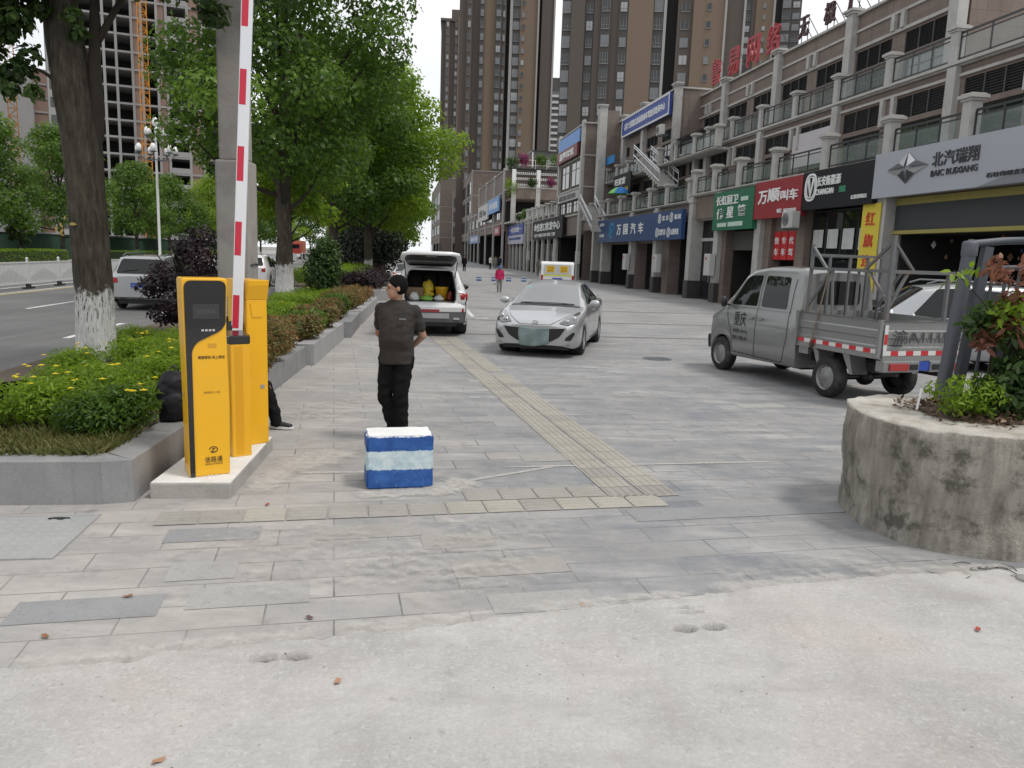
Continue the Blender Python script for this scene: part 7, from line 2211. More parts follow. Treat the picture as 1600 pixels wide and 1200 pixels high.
RIM = pm('alloy', (0.5, 0.5, 0.51), 0.3, 0.08, 6, metal=.8)
RIMD = pm('steel_rim', (0.3, 0.3, 0.3), 0.5, 0.15, 8, metal=.5, dirt=(.12, .11, .1), dirt_amt=.6)
def wheel(t, x, y, r, w, rim=None, spokes=5, steel=False):
    """y: centre of the tyre; outer face on the far side from the middle"""
    sg = 1 if y > 0 else -1
    rim = rim or RIM
    b = MB(); b.lathe([(r * .62, -w / 2), (r * .9, -w / 2), (r * .985, -w * .36), (r, -w * .2), (r, w * .2), (r * .985, w * .36), (r * .9, w / 2), (r * .62, w / 2)], 36, (0, 0, 0), False, True, 'Y')
    wo = b.build('wheel', RUBBER, t, (x, y, r))
    b = MB()
    b.lathe([(r * .66, sg * w * .5), (r * .66, sg * w * .46), (r * .6, sg * w * .42), (r * .57, -sg * w * .1)], 30, (0, 0, 0), False, True, 'Y')
    if steel:
        b.lathe([(r * .58, sg * w * .2), (r * .45, sg * w * .36), (r * .3, sg * w * .3), (r * .2, sg * w * .42), (.001, sg * w * .44)], 30, (0, 0, 0), False, True, 'Y')
        for k in range(8): a = k * PI / 4; b.ball((r * .5 * math.cos(a), sg * w * .335, r * .5 * math.sin(a)), (r * .05, .008, r * .05), 8, 5)
    else:
        b.lathe([(r * .16, sg * w * .42), (r * .1, sg * w * .46), (.001, sg * w * .46)], 16, (0, 0, 0), False, True, 'Y')
        for k in range(spokes):
            a = 2 * PI * k / spokes + .3
            for q in (-.13, .13):
                b.bar((r * .12 * math.cos(a), sg * w * .4, r * .12 * math.sin(a)), (r * .61 * math.cos(a + q), sg * w * .42, r * .61 * math.sin(a + q)), r * .09, .02, (0, 1, 0))
    b.build('rim', rim, wo)
    b = MB(); b.lathe([(r * .58, -sg * w * .12), (.001, -sg * w * .12)], 20, (0, 0, 0), False, False, 'Y'); b.build('brake_disc', BLACK, wo)
    return wo
def underbody(t, x0, x1, w, z0, z1):
    b = MB(); b.box(x0, x1, -w, w, z0, z1); return b.build('underbody', BLACK, t)
def part_drape(t, sh, name, mat, poly, axis, side, off=.004, grid=.07, rnd=0.02, mirror=False):
    for m in ((1, -1) if mirror else (1,)):
        b = MB()
        p = round_poly(poly, rnd, 3)
        if axis == 'x': p = [(q[0] * m, q[1]) for q in p]; sh.drape(b, p, axis, side, off, grid)
        else: sh.drape(b, p, axis, side * m, off, grid)
        o = b.build(name, mat, t)
    return o
def mirror_part(t, x, y, z, mat, s=1.0):
    for sg in (1, -1):
        b = MB(); b.ball((x, sg * (y + .1), z), (.055 * s, .11 * s, .075 * s), 12, 8); b.bar((x + .02, sg * (y - .03), z - .04), (x, sg * (y + .06), z - .02), .04, .03)
        o = b.build('side_mirror', mat, t)
        b = MB(); b.ball((x + .042 * s, sg * (y + .1), z), (.018, .09 * s, .058 * s), 10, 6); b.build('mirror_glass', CARGLASS, o)
HEADL = pm('headlight_glass', (.13, .135, .14), .08, .5, 14, metal=.5, coat=1.0)
SHUT = pm('shut_line', (0.03, 0.03, 0.03), 0.7)
SILVER = m_carpaint('silver_car_paint', (0.46, 0.47, 0.48), .55, .2)
WHITECAR = m_carpaint('white_car_paint', (0.72, 0.72, 0.72), .0, .25)
SILVER2 = m_carpaint('silver_road_car_paint', (0.4, 0.41, 0.42), .5, .25)
TRUCKSIL = m_carpaint('dusty_silver_truck_paint', (0.235, 0.24, 0.235), .35, .55)
PLATE = pm('blue_plate', (0.02, 0.06, 0.35), 0.5, 0.08, 10)

# ---- silver saloon facing the photographer
t = thing('saloon_car', 'silver saloon car facing us with a grey cloth hung over its number plate', 'car', (.40, 15.27, 0), R(77.4))
L = 4.58
sh = Shell(L, [(0, .62), (.06, .70), (.25, .78), (.6, .87), (1.08, .965), (1.2, 1.0), (1.85, 1.38), (2.25, 1.455), (2.75, 1.465), (3.3, 1.40), (4.0, 1.10), (4.2, 1.06), (4.5, 1.02), (L, .9)],
           [(0, .60), (.06, .66), (.3, .74), (.7, .83), (1.2, .925), (2.4, .97), (3.6, 1.0), (4.3, .99), (L, .86)],
           [(0, .64), (.04, .725), (.12, .795), (.28, .845), (.6, .87), (1.3, .875), (3.4, .875), (4.2, .84), (4.48, .78), (L, .7)],
           [(0, .54), (.06, .63), (.3, .73), (.9, .78), (1.15, .755), (1.9, .585), (2.6, .56), (3.3, .55), (4.0, .62), (L, .58)],
           [(0, .26), (.1, .2), (.4, .19), (4.2, .22), (L, .3)], [.9, 3.54], .335, .315)
sh.mb.build('body', SILVER, t)
underbody(t, .15, L - .15, .66, .16, .66)
ws = [(1.17, -.70), (1.2, 0.0), (1.17, .70)]
def windscreen(t, sh, x0, x1, y0, y1, name='windscreen', bow=.06, mat=None):
    b = MB()
    n = 9
    bot = [(x0 - bow * (1 - (2 * k / n - 1) ** 2) * (1 if x0 < x1 else -1), -y0 + 2 * y0 * k / n) for k in range(n + 1)]
    tp = [(x1 - bow * .4 * (1 - (2 * k / n - 1) ** 2) * (1 if x0 < x1 else -1), y1 - 2 * y1 * k / n) for k in range(n + 1)]
    sh.drape(b, bot + tp, 'z', 1, .004, .09)
    return b.build(name, mat or CARGLASS, t)
windscreen(t, sh, 1.2, 1.9, .72, .555, mat=WINDSC)
b = MB(); sh.drape(b, [(1.08, -.72), (1.155, -.74), (1.11, 0), (1.155, .74), (1.08, .72), (1.03, 0)], 'z', 1, .005, .08); b.build('wiper_cowl', BLACK, t)
b = MB()
for q in ((-.6, .02), (-.02, .55)):
    p = [sh.bvh.ray_cast(Vector((1.2 - .02 * (1 - abs(y)), y, 4)), Vector((0, 0, -1)))[0] + Vector((0, 0, .02)) for y in (q[0], (q[0] + q[1]) / 2, q[1])]
    b.tube(p, .009, 5)
b.build('wiper', BLACK, t)
windscreen(t, sh, 4.02, 3.38, .6, .53, 'rear_window')
part_drape(t, sh, 'side_window', CARGLASS, [(1.62, .99), (2.32, 1.01), (2.32, 1.39), (2.12, 1.38)], 'y', 1, rnd=.03, mirror=True)
part_drape(t, sh, 'side_window', CARGLASS, [(2.4, 1.01), (3.35, 1.04), (3.12, 1.34), (2.4, 1.39)], 'y', 1, rnd=.04, mirror=True)
b = MB()
for sd in (1, -1):
    sh.line(b, [(1.42, .35), (1.38, .75), (1.5, .97)], 'y', sd); sh.line(b, [(2.36, .3), (2.36, 1.0)], 'y', sd); sh.line(b, [(3.2, .62), (3.35, .9)], 'y', sd)
    sh.line(b, [(.9 + .36, .85), (1.15, .93)], 'y', sd)
b.build('shut_line', SHUT, t)
for sd in (1, -1):
    b = MB(); b.bar((2.12, sd * .885, .86), (2.28, sd * .885, .865), .02, .03); b.build('door_handle', SILVER, t)
# front face
part_drape(t, sh, 'grille', BLACK, [(-.62, .60), (-.3, .575), (.3, .575), (.62, .60), (.5, .42), (.3, .31), (-.3, .31), (-.5, .42)], 'x', -1, .006, .05, .05)
b = MB()
p = [(y, .605 - .03 * math.cos(y * 2.4)) for y in np.linspace(-.6, .6, 13)]
sh.drape(b, [(y, z + .03) for y, z in p] + [(y, z) for y, z in p[::-1]], 'x', -1, .014, .06); b.build('grille_trim', SILVER, t)
part_drape(t, sh, 'headlight', HEADL, [(.47, .68), (.66, .65), (.80, .69), (.845, .85), (.76, .875), (.58, .775)], 'x', -1, .008, .035, .025, True)
for sg in (1, -1):
    for yy, zz, rr_ in ((.61, .715, .05), (.73, .765, .055)):
        b = MB(); hit = sh.bvh.ray_cast(Vector((-3, sg * yy, zz)), Vector((1, 0, 0)))[0]; b.lathe([(rr_, -.018), (rr_ * .9, -.03), (rr_ * .55, -.024), (.001, -.03)], 16, (hit.x, hit.y, hit.z), False, True, 'X'); b.build('lamp_lens', CHROME, t)
part_drape(t, sh, 'fog_lamp_recess', BLACK, [(.6, .36), (.72, .36), (.79, .50), (.76, .53), (.63, .42)], 'x', -1, .007, .04, .02, True)
part_drape(t, sh, 'lower_lip', SILVER, [(-.7, .235), (.7, .235), (.74, .27), (.6, .275), (.4, .25), (-.4, .25), (-.6, .275), (-.74, .27)], 'x', -1, .02, .06, .01)
b = MB(); sh.drape(b, [(y, z) for y, z in [(-.66, .845), (-.64, .838), (-.3, .655), (.3, .655), (.64, .838), (.66, .845), (.31, .648), (-.31, .648)]], 'x', -1, .003, .06); b.build('bonnet_gap', SHUT, t)
# badge: ring with an open notch and a bar
b = MB(); hit = sh.bvh.ray_cast(Vector((-3, 0, .675)), Vector((1, 0, 0)))[0]
for k in range(10):
    a0, a1 = R(40 + 32 * k), R(40 + 32 * (k + 1))
    b.bar((hit.x - .012, .06 * math.cos(a0), hit.z + .045 * math.sin(a0)), (hit.x - .012, .06 * math.cos(a1), hit.z + .045 * math.sin(a1)), .014, .014)
b.bar((hit.x - .012, -.03, hit.z + .03), (hit.x - .012, -.01, hit.z - .02), .013); b.bar((hit.x - .012, .03, hit.z + .03), (hit.x - .012, .01, hit.z - .02), .013)
b.build('badge', CHROME, t)
mirror_part(t, 1.55, .88, 1.02, SILVER)
for y in (.775, -.775):
    wheel(t, .9, y, .315, .2); wheel(t, 3.54, y, .315, .2)
# dark arch linings
for a in (.9, 3.54):
    for sd in (1, -1):
        b = MB(); b.lathe([(.34, -.02), (.34, .22)], 24, (a, sd * .62 - (.1 if sd < 0 else .1), .315), False, True, 'Y'); b.build('arch_lining', BLACK, t)
b = MB(); sh.drape(b, [(1.72, .44), (1.76, .44), (1.76, .5), (1.72, .5)], 'z', 1, .006, .03); b.build('window_sticker', pm('sticker_green', (.2, .5, .45)), t)
# cloth hung over the plate
tc = thing('cover_cloth', 'grey green cloth hanging over the number plate of the silver saloon', 'cloth', (.40, 15.27, 0), R(77.4))
b = MB(); b.smooth = True
nx_, nz_ = 22, 14; V = []
for j in range(nz_ + 1):
    for i in range(nx_ + 1):
        s_ = i / nx_; q = j / nz_
        y = .30 - .60 * s_ + .02 * math.sin(q * 5) * (1 - s_)
        z = .60 - q * (.36 - .05 * s_ * q + .04 * math.sin(s_ * 3.2)) - .015 * math.sin(s_ * PI) * (1 - q)
        x = -.03 - .012 * math.sin(s_ * 17) * q - .03 * q * (1 - q) + .01 * math.sin(s_ * 7 + q * 6)
        V.append((x, y, z))
b.add(V, [(j * (nx_ + 1) + i, j * (nx_ + 1) + i + 1, (j + 1) * (nx_ + 1) + i + 1, (j + 1) * (nx_ + 1) + i) for j in range(nz_) for i in range(nx_)], True)
o = b.build('cloth_sheet', cloth('grey_green_cloth', (.2, .255, .25)), tc); sm = o.modifiers.new('thick', 'SOLIDIFY'); sm.thickness = .004

# ---- white hatchback with its tailgate up
SUVX = R(-83)
t = thing('suv_car', 'white crossover car seen from behind with its tailgate wide open', 'car', (-2.53, 22.82, 0), SUVX)
L = 4.38
sh = Shell(L, [(0, .75), (.1, .88), (.5, 1.0), (1.0, 1.08), (1.15, 1.12), (1.9, 1.58), (2.4, 1.66), (3.4, 1.66), (4.05, 1.61), (4.2, 1.5), (L, 1.06)],
           [(0, .7), (.2, .85), (1.0, .99), (2.5, 1.04), (3.8, 1.08), (4.3, 1.06), (L, 1.02)],
           [(0, .6), (.08, .76), (.3, .86), (.8, .905), (3.6, .91), (4.1, .89), (4.3, .86), (L, .84)],
           [(0, .5), (.3, .66), (1.1, .76), (1.9, .62), (2.6, .61), (3.9, .60), (4.2, .6), (L, .66)],
           [(0, .32), (.3, .23), (4.0, .25), (L, .34)], [.86, 3.5], .37, .345, endcap=False, nst=90)
keep = []
for i, f in enumerate(sh.mb.f):
    c = sum((Vector(sh.mb.v[k]) for k in f), Vector()) / len(f)
    if not (c.x > 3.99 and abs(c.y) < .66 and c.z > .80): keep.append(i)
sh.mb.f = [sh.mb.f[i] for i in keep]; sh.mb.m = [sh.mb.m[i] for i in keep]; sh.mb.sm = [sh.mb.sm[i] for i in keep]
sh.mb.build('body', WHITECAR, t)
underbody(t, .2, L - .12, .64, .24, .7)
# rear frame with the open luggage bay
def ringpts(poly, n): 
    P = [Vector(p) for p in poly]; out = []
    per = [(P[(i + 1) % len(P)] - P[i]).length for i in range(len(P))]; tot = sum(per)
    for k in range(n):
        d = tot * k / n; i = 0
        while d > per[i]: d -= per[i]; i += 1
        out.append(P[i].lerp(P[(i + 1) % len(P)], d / per[i]))
    return out
outer = [(-.80, .72), (.80, .72), (.845, .86), (.83, 1.05), (.74, 1.28), (.655, 1.52), (.58, 1.60), (-.58, 1.60), (-.655, 1.52), (-.74, 1.28), (-.83, 1.05), (-.845, .86)]
hole = [(-.56, .82), (.56, .82), (.60, .9), (.60, 1.1), (.56, 1.32), (.51, 1.50), (.44, 1.54), (-.44, 1.54), (-.51, 1.50), (-.56, 1.32), (-.60, 1.1), (-.60, .9)]
xr = lambda z: L + .005 - max(0, z - 1.02) * .47
b = MB()
b.loft([[(xr(z) - .06, y * 1.0, z) for y, z in outer], [(xr(z), y * .985, z) for y, z in outer], [(xr(z) + .004, y, z) for y, z in hole], [(xr(z) - .12, y * .985, z) for y, z in hole]], False, True)
b.build('rear_frame', WHITECAR, t)
b = MB(); b.loft([[(xr(z) + .008, y * 1.015, z + (.012 if z > 1.2 else -.012)) for y, z in hole], [(xr(z) + .02, y, z) for y, z in hole], [(xr(z) + .004, y * .97, z) for y, z in hole]], False, True); b.build('door_seal', BLACK, t)
b = MB()
b.loft([[(xr(z) - .1, y, z) for y, z in hole], [(L - 1.25, y * .92, z) for y, z in hole]], False, False)
b.add([(L - 1.25, y * .92, z) for y, z in hole], [tuple(range(12))])
b.build('luggage_bay', DARKROOM, t)
SEAT = pm('seat_cloth', (0.012, 0.012, 0.013), .8)
for y in (-.36, 0.02, .38):
    b = MB(); b.prism(round_poly([(-.02, y - .17), (.14, y - .17), (.14, y + .17), (-.02, y + .17)], .05), 0, .55); b.x = None
    o = b.build('seat_back', SEAT, t, (L - 1.2, 0, .85)); 
    b = MB(); b.ball((L - 1.12, y, 1.44), (.06, .13, .085), 12, 8); b.build('headrest', SEAT, t)
# bumper: white band, grey skid panel, lamps
b = MB()
bp = [(-.86, -.13), (-.83, -.02), (-.7, .05), (-.35, .085), (.35, .085), (.7, .05), (.83, -.02), (.86, -.13)]
def band(z0, z1, o0, o1, sc_=1.0):
    lo = [(L + x + o0, y * sc_, z0) for y, x in bp]; hi = [(L + x + o1, y * sc_, z1) for y, x in bp]
    b.loft([lo, hi], False, True, closed=False)
band(.60, .70, .02, .03); band(.70, .74, .03, .01); band(.74, .82, .01, -.08)
b.build('rear_bumper', WHITECAR, t)
b = MB(); band(.33, .36, -.04, .01); band(.36, .60, .01, .02); b.build('bumper_cladding', pm('grey_cladding', (.1, .1, .105), .6, .1, 4), t)
b = MB(); b.prism(round_poly([(L + .1, -.45), (L + .125, -.45), (L + .125, .45), (L + .1, .45)], .01), .44, .56); b.build('skid_panel', pm('skid_silver', (.35, .35, .36), .45, .08, 4, metal=.3), t)
b = MB()
for y in (-.62, .62): b.prism([(L + .07, y - .07), (L + .115, y - .07), (L + .115, y + .07), (L + .07, y + .07)], .42, .46)
b.build('exhaust_trim', CHROME, t)
for sg in (1, -1):
    b = MB(); b.loft([[(L - .35, sg * .875, 1.02), (L - .3, sg * .9, .98), (L - .3, sg * .9, .9), (L - .35, sg * .89, .89)], [(L - .06, sg * .86, 1.05), (L - .02, sg * .875, 1.02), (L - .02, sg * .88, .87), (L - .06, sg * .87, .86)], [(L + .012, sg * .70, 1.03), (L + .03, sg * .70, 1.0), (L + .03, sg * .72, .9), (L + .012, sg * .72, .885)]], True, True); b.build('tail_light', LAMPRED, t)
    b = MB(); b.prism([(L - .05, sg * .85), (L + .045, sg * .78), (L + .055, sg * .68), (L - .05, sg * .68)][::sg], .6, .68); b.build('reflector', LAMPRED, t)
b = MB(); b.box(L + .104, L + .11, -.22, .22, .585, .69); b.build('number_plate', pm('red_cover', (.3, .03, .04), .5), t)
# tailgate swung up
b = MB()
gate = [(-.60, 0), (-.66, .25), (-.71, .62), (-.66, .92), (-.5, 1.02), (.5, 1.02), (.66, .92), (.71, .62), (.66, .25), (.60, 0)]
ga = R(17)
gx = lambda d, n_: (L - .42 + d * math.cos(ga) - n_ * math.sin(ga), 1.655 + d * math.sin(ga) + n_ * math.cos(ga))
def gring(sc_, n_): return [(gx(d, n_)[0], y * sc_, gx(d, n_)[1]) for y, d in gate]
cen = lambda sc_, n_: [(gx(.5 + (d - .5) * sc_, n_)[0], y * sc_, gx(.5 + (d - .5) * sc_, n_)[1]) for y, d in gate]
b.loft([cen(.84, -.02), cen(.97, -.045), cen(1.0, -.01), cen(.985, .04), cen(.8, .075)], False, True)
b.add(cen(.8, .075), [tuple(range(10))], True)
tg = b.build('tailgate', WHITECAR, t)
b = MB(); b.add(cen(.85, -.03), [tuple(range(10))]); b.build('inner_trim', pm('tailgate_trim', (.02, .02, .021), .5), tg)
b = MB(); q = [(y * .8, .12 + (d) * .42) for y, d in gate]; b.add([(gx(d, -.034)[0], y, gx(d, -.034)[1]) for y, d in q], [tuple(range(10))]); b.build('tailgate_glass', CARGLASS, tg)
for sg in (1, -1):
    b = MB(); b.tube([(xr(1.35) - .03, sg * .57, 1.35), (gx(.45, -.04)[0], sg * .62, gx(.45, -.04)[1])], .013, 6); b.build('gas_strut', BLACK, tg)
b = MB(); b.extr([(gx(.96, -.05)[0], -.12, gx(.96, -.05)[1]), (gx(1.0, -.05)[0], -.12, gx(1.0, -.05)[1]), (gx(1.0, -.09)[0], -.12, gx(1.0, -.09)[1])], (0, .24, 0)); b.build('latch', BLACK, tg)
part_drape(t, sh, 'side_window', CARGLASS, [(1.7, 1.07), (3.0, 1.1), (3.0, 1.54), (2.15, 1.52)], 'y', 1, rnd=.04, mirror=True)
part_drape(t, sh, 'side_window', CARGLASS, [(3.08, 1.1), (3.95, 1.17), (3.72, 1.48), (3.08, 1.53)], 'y', 1, rnd=.05, mirror=True)
windscreen(t, sh, 1.18, 1.92, .72, .6)
mirror_part(t, 1.6, .87, 1.07, BLACK, .95)
for sg in (1, -1):
    b = MB(); b.tube([(2.0, sg * .6, 1.665), (2.3, sg * .6, 1.71), (3.6, sg * .59, 1.7), (3.85, sg * .59, 1.65)], .018, 6); b.build('roof_rail', CHROME, t)
for y in (.8, -.8):
    wheel(t, .86, y, .345, .22); wheel(t, 3.5, y, .345, .22)
    for a in (.86, 3.5):
        b = MB(); b.lathe([(.37, -.12), (.37, .12)], 24, (a, y * .86, .345), False, True, 'Y'); b.build('arch_lining', BLACK, t)
# luggage: each piece a thing of its own, standing on the bay floor
SX = Matrix.Translation((-2.53, 22.82, 0)) @ Matrix.Rotation(SUVX, 4, 'Z')
def bay(name, label, x, y, z, fn, cat, mat):
    p = SX @ Vector((x, y, z)); b = MB(); fn(b)
    if 'bag' in name: b.v = [(q[0] * (.85 + .3 * math.sin(q[2] * 31 + q[1] * 23)), q[1] * (.88 + .24 * math.sin(q[2] * 37 + q[0] * 29)), max(0, q[2] * (.9 + .25 * math.sin(q[0] * 41 + q[1] * 27)))) for q in b.v]
    return tag(b.build(name, mat, None, tuple(p), SUVX), label, cat)
bay('cardboard_box', 'brown cardboard box in the left of the open luggage bay', L - .5, -.36, .83, lambda b: b.box(-.2, .2, -.2, .2, 0, .3), 'box', pm('cardboard', (.22, .14, .085), .8, .12, 5))
bay('white_bag', 'white rounded bag in front of the cardboard box in the car', L - .2, -.38, .83, lambda b: b.ball((0, 0, .09), (.12, .15, .1), 12, 8), 'bag', pm('bag_white', (.55, .55, .53), .7, .1, 6))
bay('yellow_bag', 'yellow patterned bag in the middle of the luggage bay', L - .42, -.05, .83, lambda b: (b.ball((0, 0, .2), (.12, .16, .15), 12, 8), b.ball((0, 0, .36), (.1, .13, .08), 12, 8)), 'bag', pm('bag_yellow', (.55, .42, .03), .6, .2, 12))
bay('green_bag', 'green packet lying before the yellow bag in the car', L - .2, -.08, .83, lambda b: b.ball((0, 0, .06), (.1, .15, .07), 10, 8), 'bag', pm('bag_green', (.2, .4, .06), .6, .3, 12))
bay('bucket', 'orange yellow bucket in the right of the luggage bay', L - .42, .28, .83, lambda b: b.lathe([(.001, 0), (.13, 0), (.16, .3), (.17, .31), (.17, .33), (.14, .32), (.001, .3)], 20), 'bucket', pm('bucket_yellow', (.6, .33, .02), .4, .06, 5))
bay('plastic_bag', 'crumpled pale plastic bag before the bucket in the car', L - .2, .2, .83, lambda b: b.ball((0, 0, .07), (.09, .13, .08), 8, 6), 'bag', pm('bag_pale', (.45, .45, .44), .4, .2, 15))
bay('red_bag', 'dark red bag at the far right of the luggage bay', L - .3, .47, .83, lambda b: b.ball((0, 0, .1), (.1, .08, .12), 10, 8), 'bag', pm('bag_red', (.2, .03, .03), .6, .2, 10))

# ---- generic road car, copied and repainted along the road
def road_car(name, label, cat, loc, rz, paint, L, H, Wd_, kind, wheel_r=.32, rails=False, detail=True, group=None):
    t = thing(name, label, cat, loc, rz, group)
    k = H
    if kind == 'suv':
        top = [(0, .7), (.12, .85), (.9, 1.03), (1.1, 1.08), (1.85, k - .08), (2.5, k), (3.6, k - .01), (L - .45, k - .06), (L - .2, k - .4), (L, 1.05)]
    else:
        top = [(0, .6), (.1, .7), (.9, .9), (1.15, .96), (1.9, k - .07), (2.5, k), (3.2, k - .04), (L - .75, 1.1), (L - .1, 1.04), (L, .95)]
    bl = .98 if kind == 'suv' else .93
    sh = Shell(L, top, [(0, .65), (.3, .8), (1.1, bl - .04), (3, bl + .04), (L - .2, bl + .06), (L, .95)],
               [(0, .6), (.1, Wd_ - .12), (.4, Wd_ - .03), (1, Wd_), (L - .8, Wd_), (L - .15, Wd_ - .06), (L, Wd_ - .1)],
               [(0, .5), (.4, Wd_ - .24), (1.1, Wd_ - .16), (1.9, Wd_ - .28), (L - 1.2, Wd_ - .29), (L - .3, Wd_ - .26), (L, Wd_ - .2)],
               [(0, .3), (.3, .22), (L - .3, .24), (L, .36)], [.88, L - .98], wheel_r + .035, wheel_r, nst=70)
    sh.mb.build('body', paint, t)
    underbody(t, .2, L - .2, Wd_ - .26, .2, .7)
    if kind == 'suv':
        part_drape(t, sh, 'rear_window', CARGLASS, [(-Wd_ + .24, 1.14), (Wd_ - .24, 1.14), (Wd_ - .34, k - .14), (-Wd_ + .34, k - .14)], 'x', 1, .006, .08, .08)
    else: windscreen(t, sh, L - .78, L - 1.3, Wd_ - .24, Wd_ - .3, 'rear_window')
    windscreen(t, sh, 1.15, 1.85, Wd_ - .18, Wd_ - .28)
    zt = k - .1
    part_drape(t, sh, 'side_window', CARGLASS, [(1.6, bl + .05), (2.5, bl + .07), (2.5, zt), (2.1, zt - .02)], 'y', 1, rnd=.04, mirror=True)
    part_drape(t, sh, 'side_window', CARGLASS, [(2.57, bl + .07), (L - 1.0, bl + .1), (L - 1.25, zt - .04), (2.57, zt)], 'y', 1, rnd=.05, mirror=True)
    part_drape(t, sh, 'tail_light', LAMPRED, [(Wd_ - .32, .86), (Wd_ - .12, .84), (Wd_ - .12, 1.04), (Wd_ - .3, 1.0)], 'x', 1, .01, .06, .03, True)
    part_drape(t, sh, 'number_plate', PLATE, [(-.24, .72), (.24, .72), (.24, .86), (-.24, .86)], 'x', 1, .012, .08, .005)
    part_drape(t, sh, 'rear_bumper', paint, [(-Wd_ + .1, .38), (Wd_ - .1, .38), (Wd_ - .1, .62), (-Wd_ + .1, .62)], 'x', 1, .03, .08, .04)
    part_drape(t, sh, 'bumper_step', BLACK, [(-Wd_ + .2, .3), (Wd_ - .2, .3), (Wd_ - .2, .42), (-Wd_ + .2, .42)], 'x', 1, .045, .08, .03)
    mirror_part(t, 1.6, Wd_, bl + .07, paint)
    for y in (Wd_ - .1, -Wd_ + .1): wheel(t, .88, y, wheel_r, .2); wheel(t, L - .98, y, wheel_r, .2)
    if rails:
        for sg in (1, -1):
            b = MB(); b.tube([(1.9, sg * (Wd_ - .3), k - .03), (2.1, sg * (Wd_ - .3), k + .04), (L - .9, sg * (Wd_ - .31), k + .03), (L - .6, sg * (Wd_ - .31), k - .05)], .02, 6); b.build('roof_rail', GREYMETAL, t)
    return t, sh
fwd = lambda u, D: W(u, D, -.15)
RC = R(-82 - 0.0) + PI * 0
ST = math.atan2(-CA, -SA)              # front-to-rear axis of a car driving away up the street
def away(u_rear, D, L): return W(u_rear + L, D, -.15)
c1, sh1 = road_car('suv_car', 'silver road suv with a blue plate between the near trunk and the front kiosk', 'car', away(25.8, -8.1, 4.7), ST, SILVER2, 4.7, 1.73, .93, 'suv', .36, True)
b = MB(); sh1.drape(b, [(-.5, 1.2), (-.05, 1.26), (-.05, 1.285), (-.5, 1.225)], 'x', 1, .02, .05); b.build('rear_wiper', BLACK, c1)
b = MB()
hit = sh1.bvh.ray_cast(Vector((9, 0, .79)), Vector((-1, 0, 0)))[0]
b.text('渝A·BC706', frame((hit.x + .016, 0, .79), Vector((0, 1, 0)), Vector((0, 0, 1)), Vector((1, 0, 0))), .4, .07, .002); b.build('plate_text', LETTER_W, c1)
road_car('suv_car', 'white suv driving away right of the concrete pole', 'car', away(41.0, -7.6, 4.4), ST, WHITECAR, 4.4, 1.68, .9, 'suv', .34, False)
c2, _ = road_car('saloon_car', 'white saloon just ahead of the white suv on the road', 'car', away(50.0, -8.8, 4.5), ST, WHITECAR, 4.5, 1.46, .88, 'saloon')
dup(c2, away(58.5, -5.9, 4.5), ST, 'white saloon parked behind the third trunk beside the planters')
dup(c2, away(150, -9.6, 4.5), ST, 'tiny white car far up the road')
dup(c2, (-5.2, 38.5, 0), ST, 'white saloon parked beyond the open hatchback, only its roof and tail showing')
# rider
# red truck coming down the road
t = thing('lorry', 'red lorry coming towards us far up the road', 'lorry', W(147, -19.5, -.15), RZ_STREET)
b = MB(); b.box(0, 1.9, -1.2, 1.2, .9, 2.9); b.build('cab', pm('lorry_red', (.35, .03, .02), .4, .1, 2), t, bevel=.12)
b = MB(); b.box(-.02, 0.03, -1.05, 1.05, 1.9, 2.6); b.build('windscreen', CARGLASS, t)
b = MB(); b.box(2.2, 8, -1.25, 1.25, 1.1, 3.3); b.build('load_box', pm('lorry_box', (.4, .12, .06), .6, .15, 1), t)
b = MB(); b.box(-.08, .1, -1.2, 1.2, .45, .95); b.build('bumper', WHITE, t)
for x in (1.0, 6.5):
    for y in (-1.05, 1.05): wheel(t, x, y, .5, .3, RIMD, steel=True)
# rider on a scooter
t = thing('scooter', 'small motor scooter with a rider on the road behind the white cars', 'scooter', W(66, -9.6, -.15), RZ_STREET)
for x in (-.55, .6):
    b = MB(); b.lathe([(.2, -.05), (.26, -.04), (.26, .04), (.2, .05)], 18, (x, 0, .26), False, True, 'Y'); b.build('wheel', RUBBER, t)
b = MB(); b.tube([(-.6, 0, .5), (-.2, 0, .62), (.2, 0, .35), (.5, 0, .5), (.55, 0, .95)], .13, 8); b.build('body', pm('scooter_grey', (.12, .12, .13)), t)
b = MB(); b.tube([(.5, -.3, 1.02), (.5, .3, 1.02)], .02, 6); b.build('handlebar', BLACK, t)
rp = W(66, -9.6, -.15)
person('scooter rider in a white helmet and dark clothes on the road', (rp[0], rp[1], .18), RZ_STREET + R(90), NAVY, BLKC, SHOEB, pose='sit', legs={-1: [(-.1, 0, .47), (-.14, -.34, .44), (-.14, -.3, .1)], 1: [(.1, 0, .47), (.14, -.34, .44), (.14, -.3, .1)]}, arms={-1: [(-.19, 0, 1.41), (-.26, -.16, 1.2), (-.24, -.4, 1.2)], 1: [(.19, 0, 1.41), (.26, -.16, 1.2), (.24, -.4, 1.2)]}, voxel=.03, hat=WHITE)

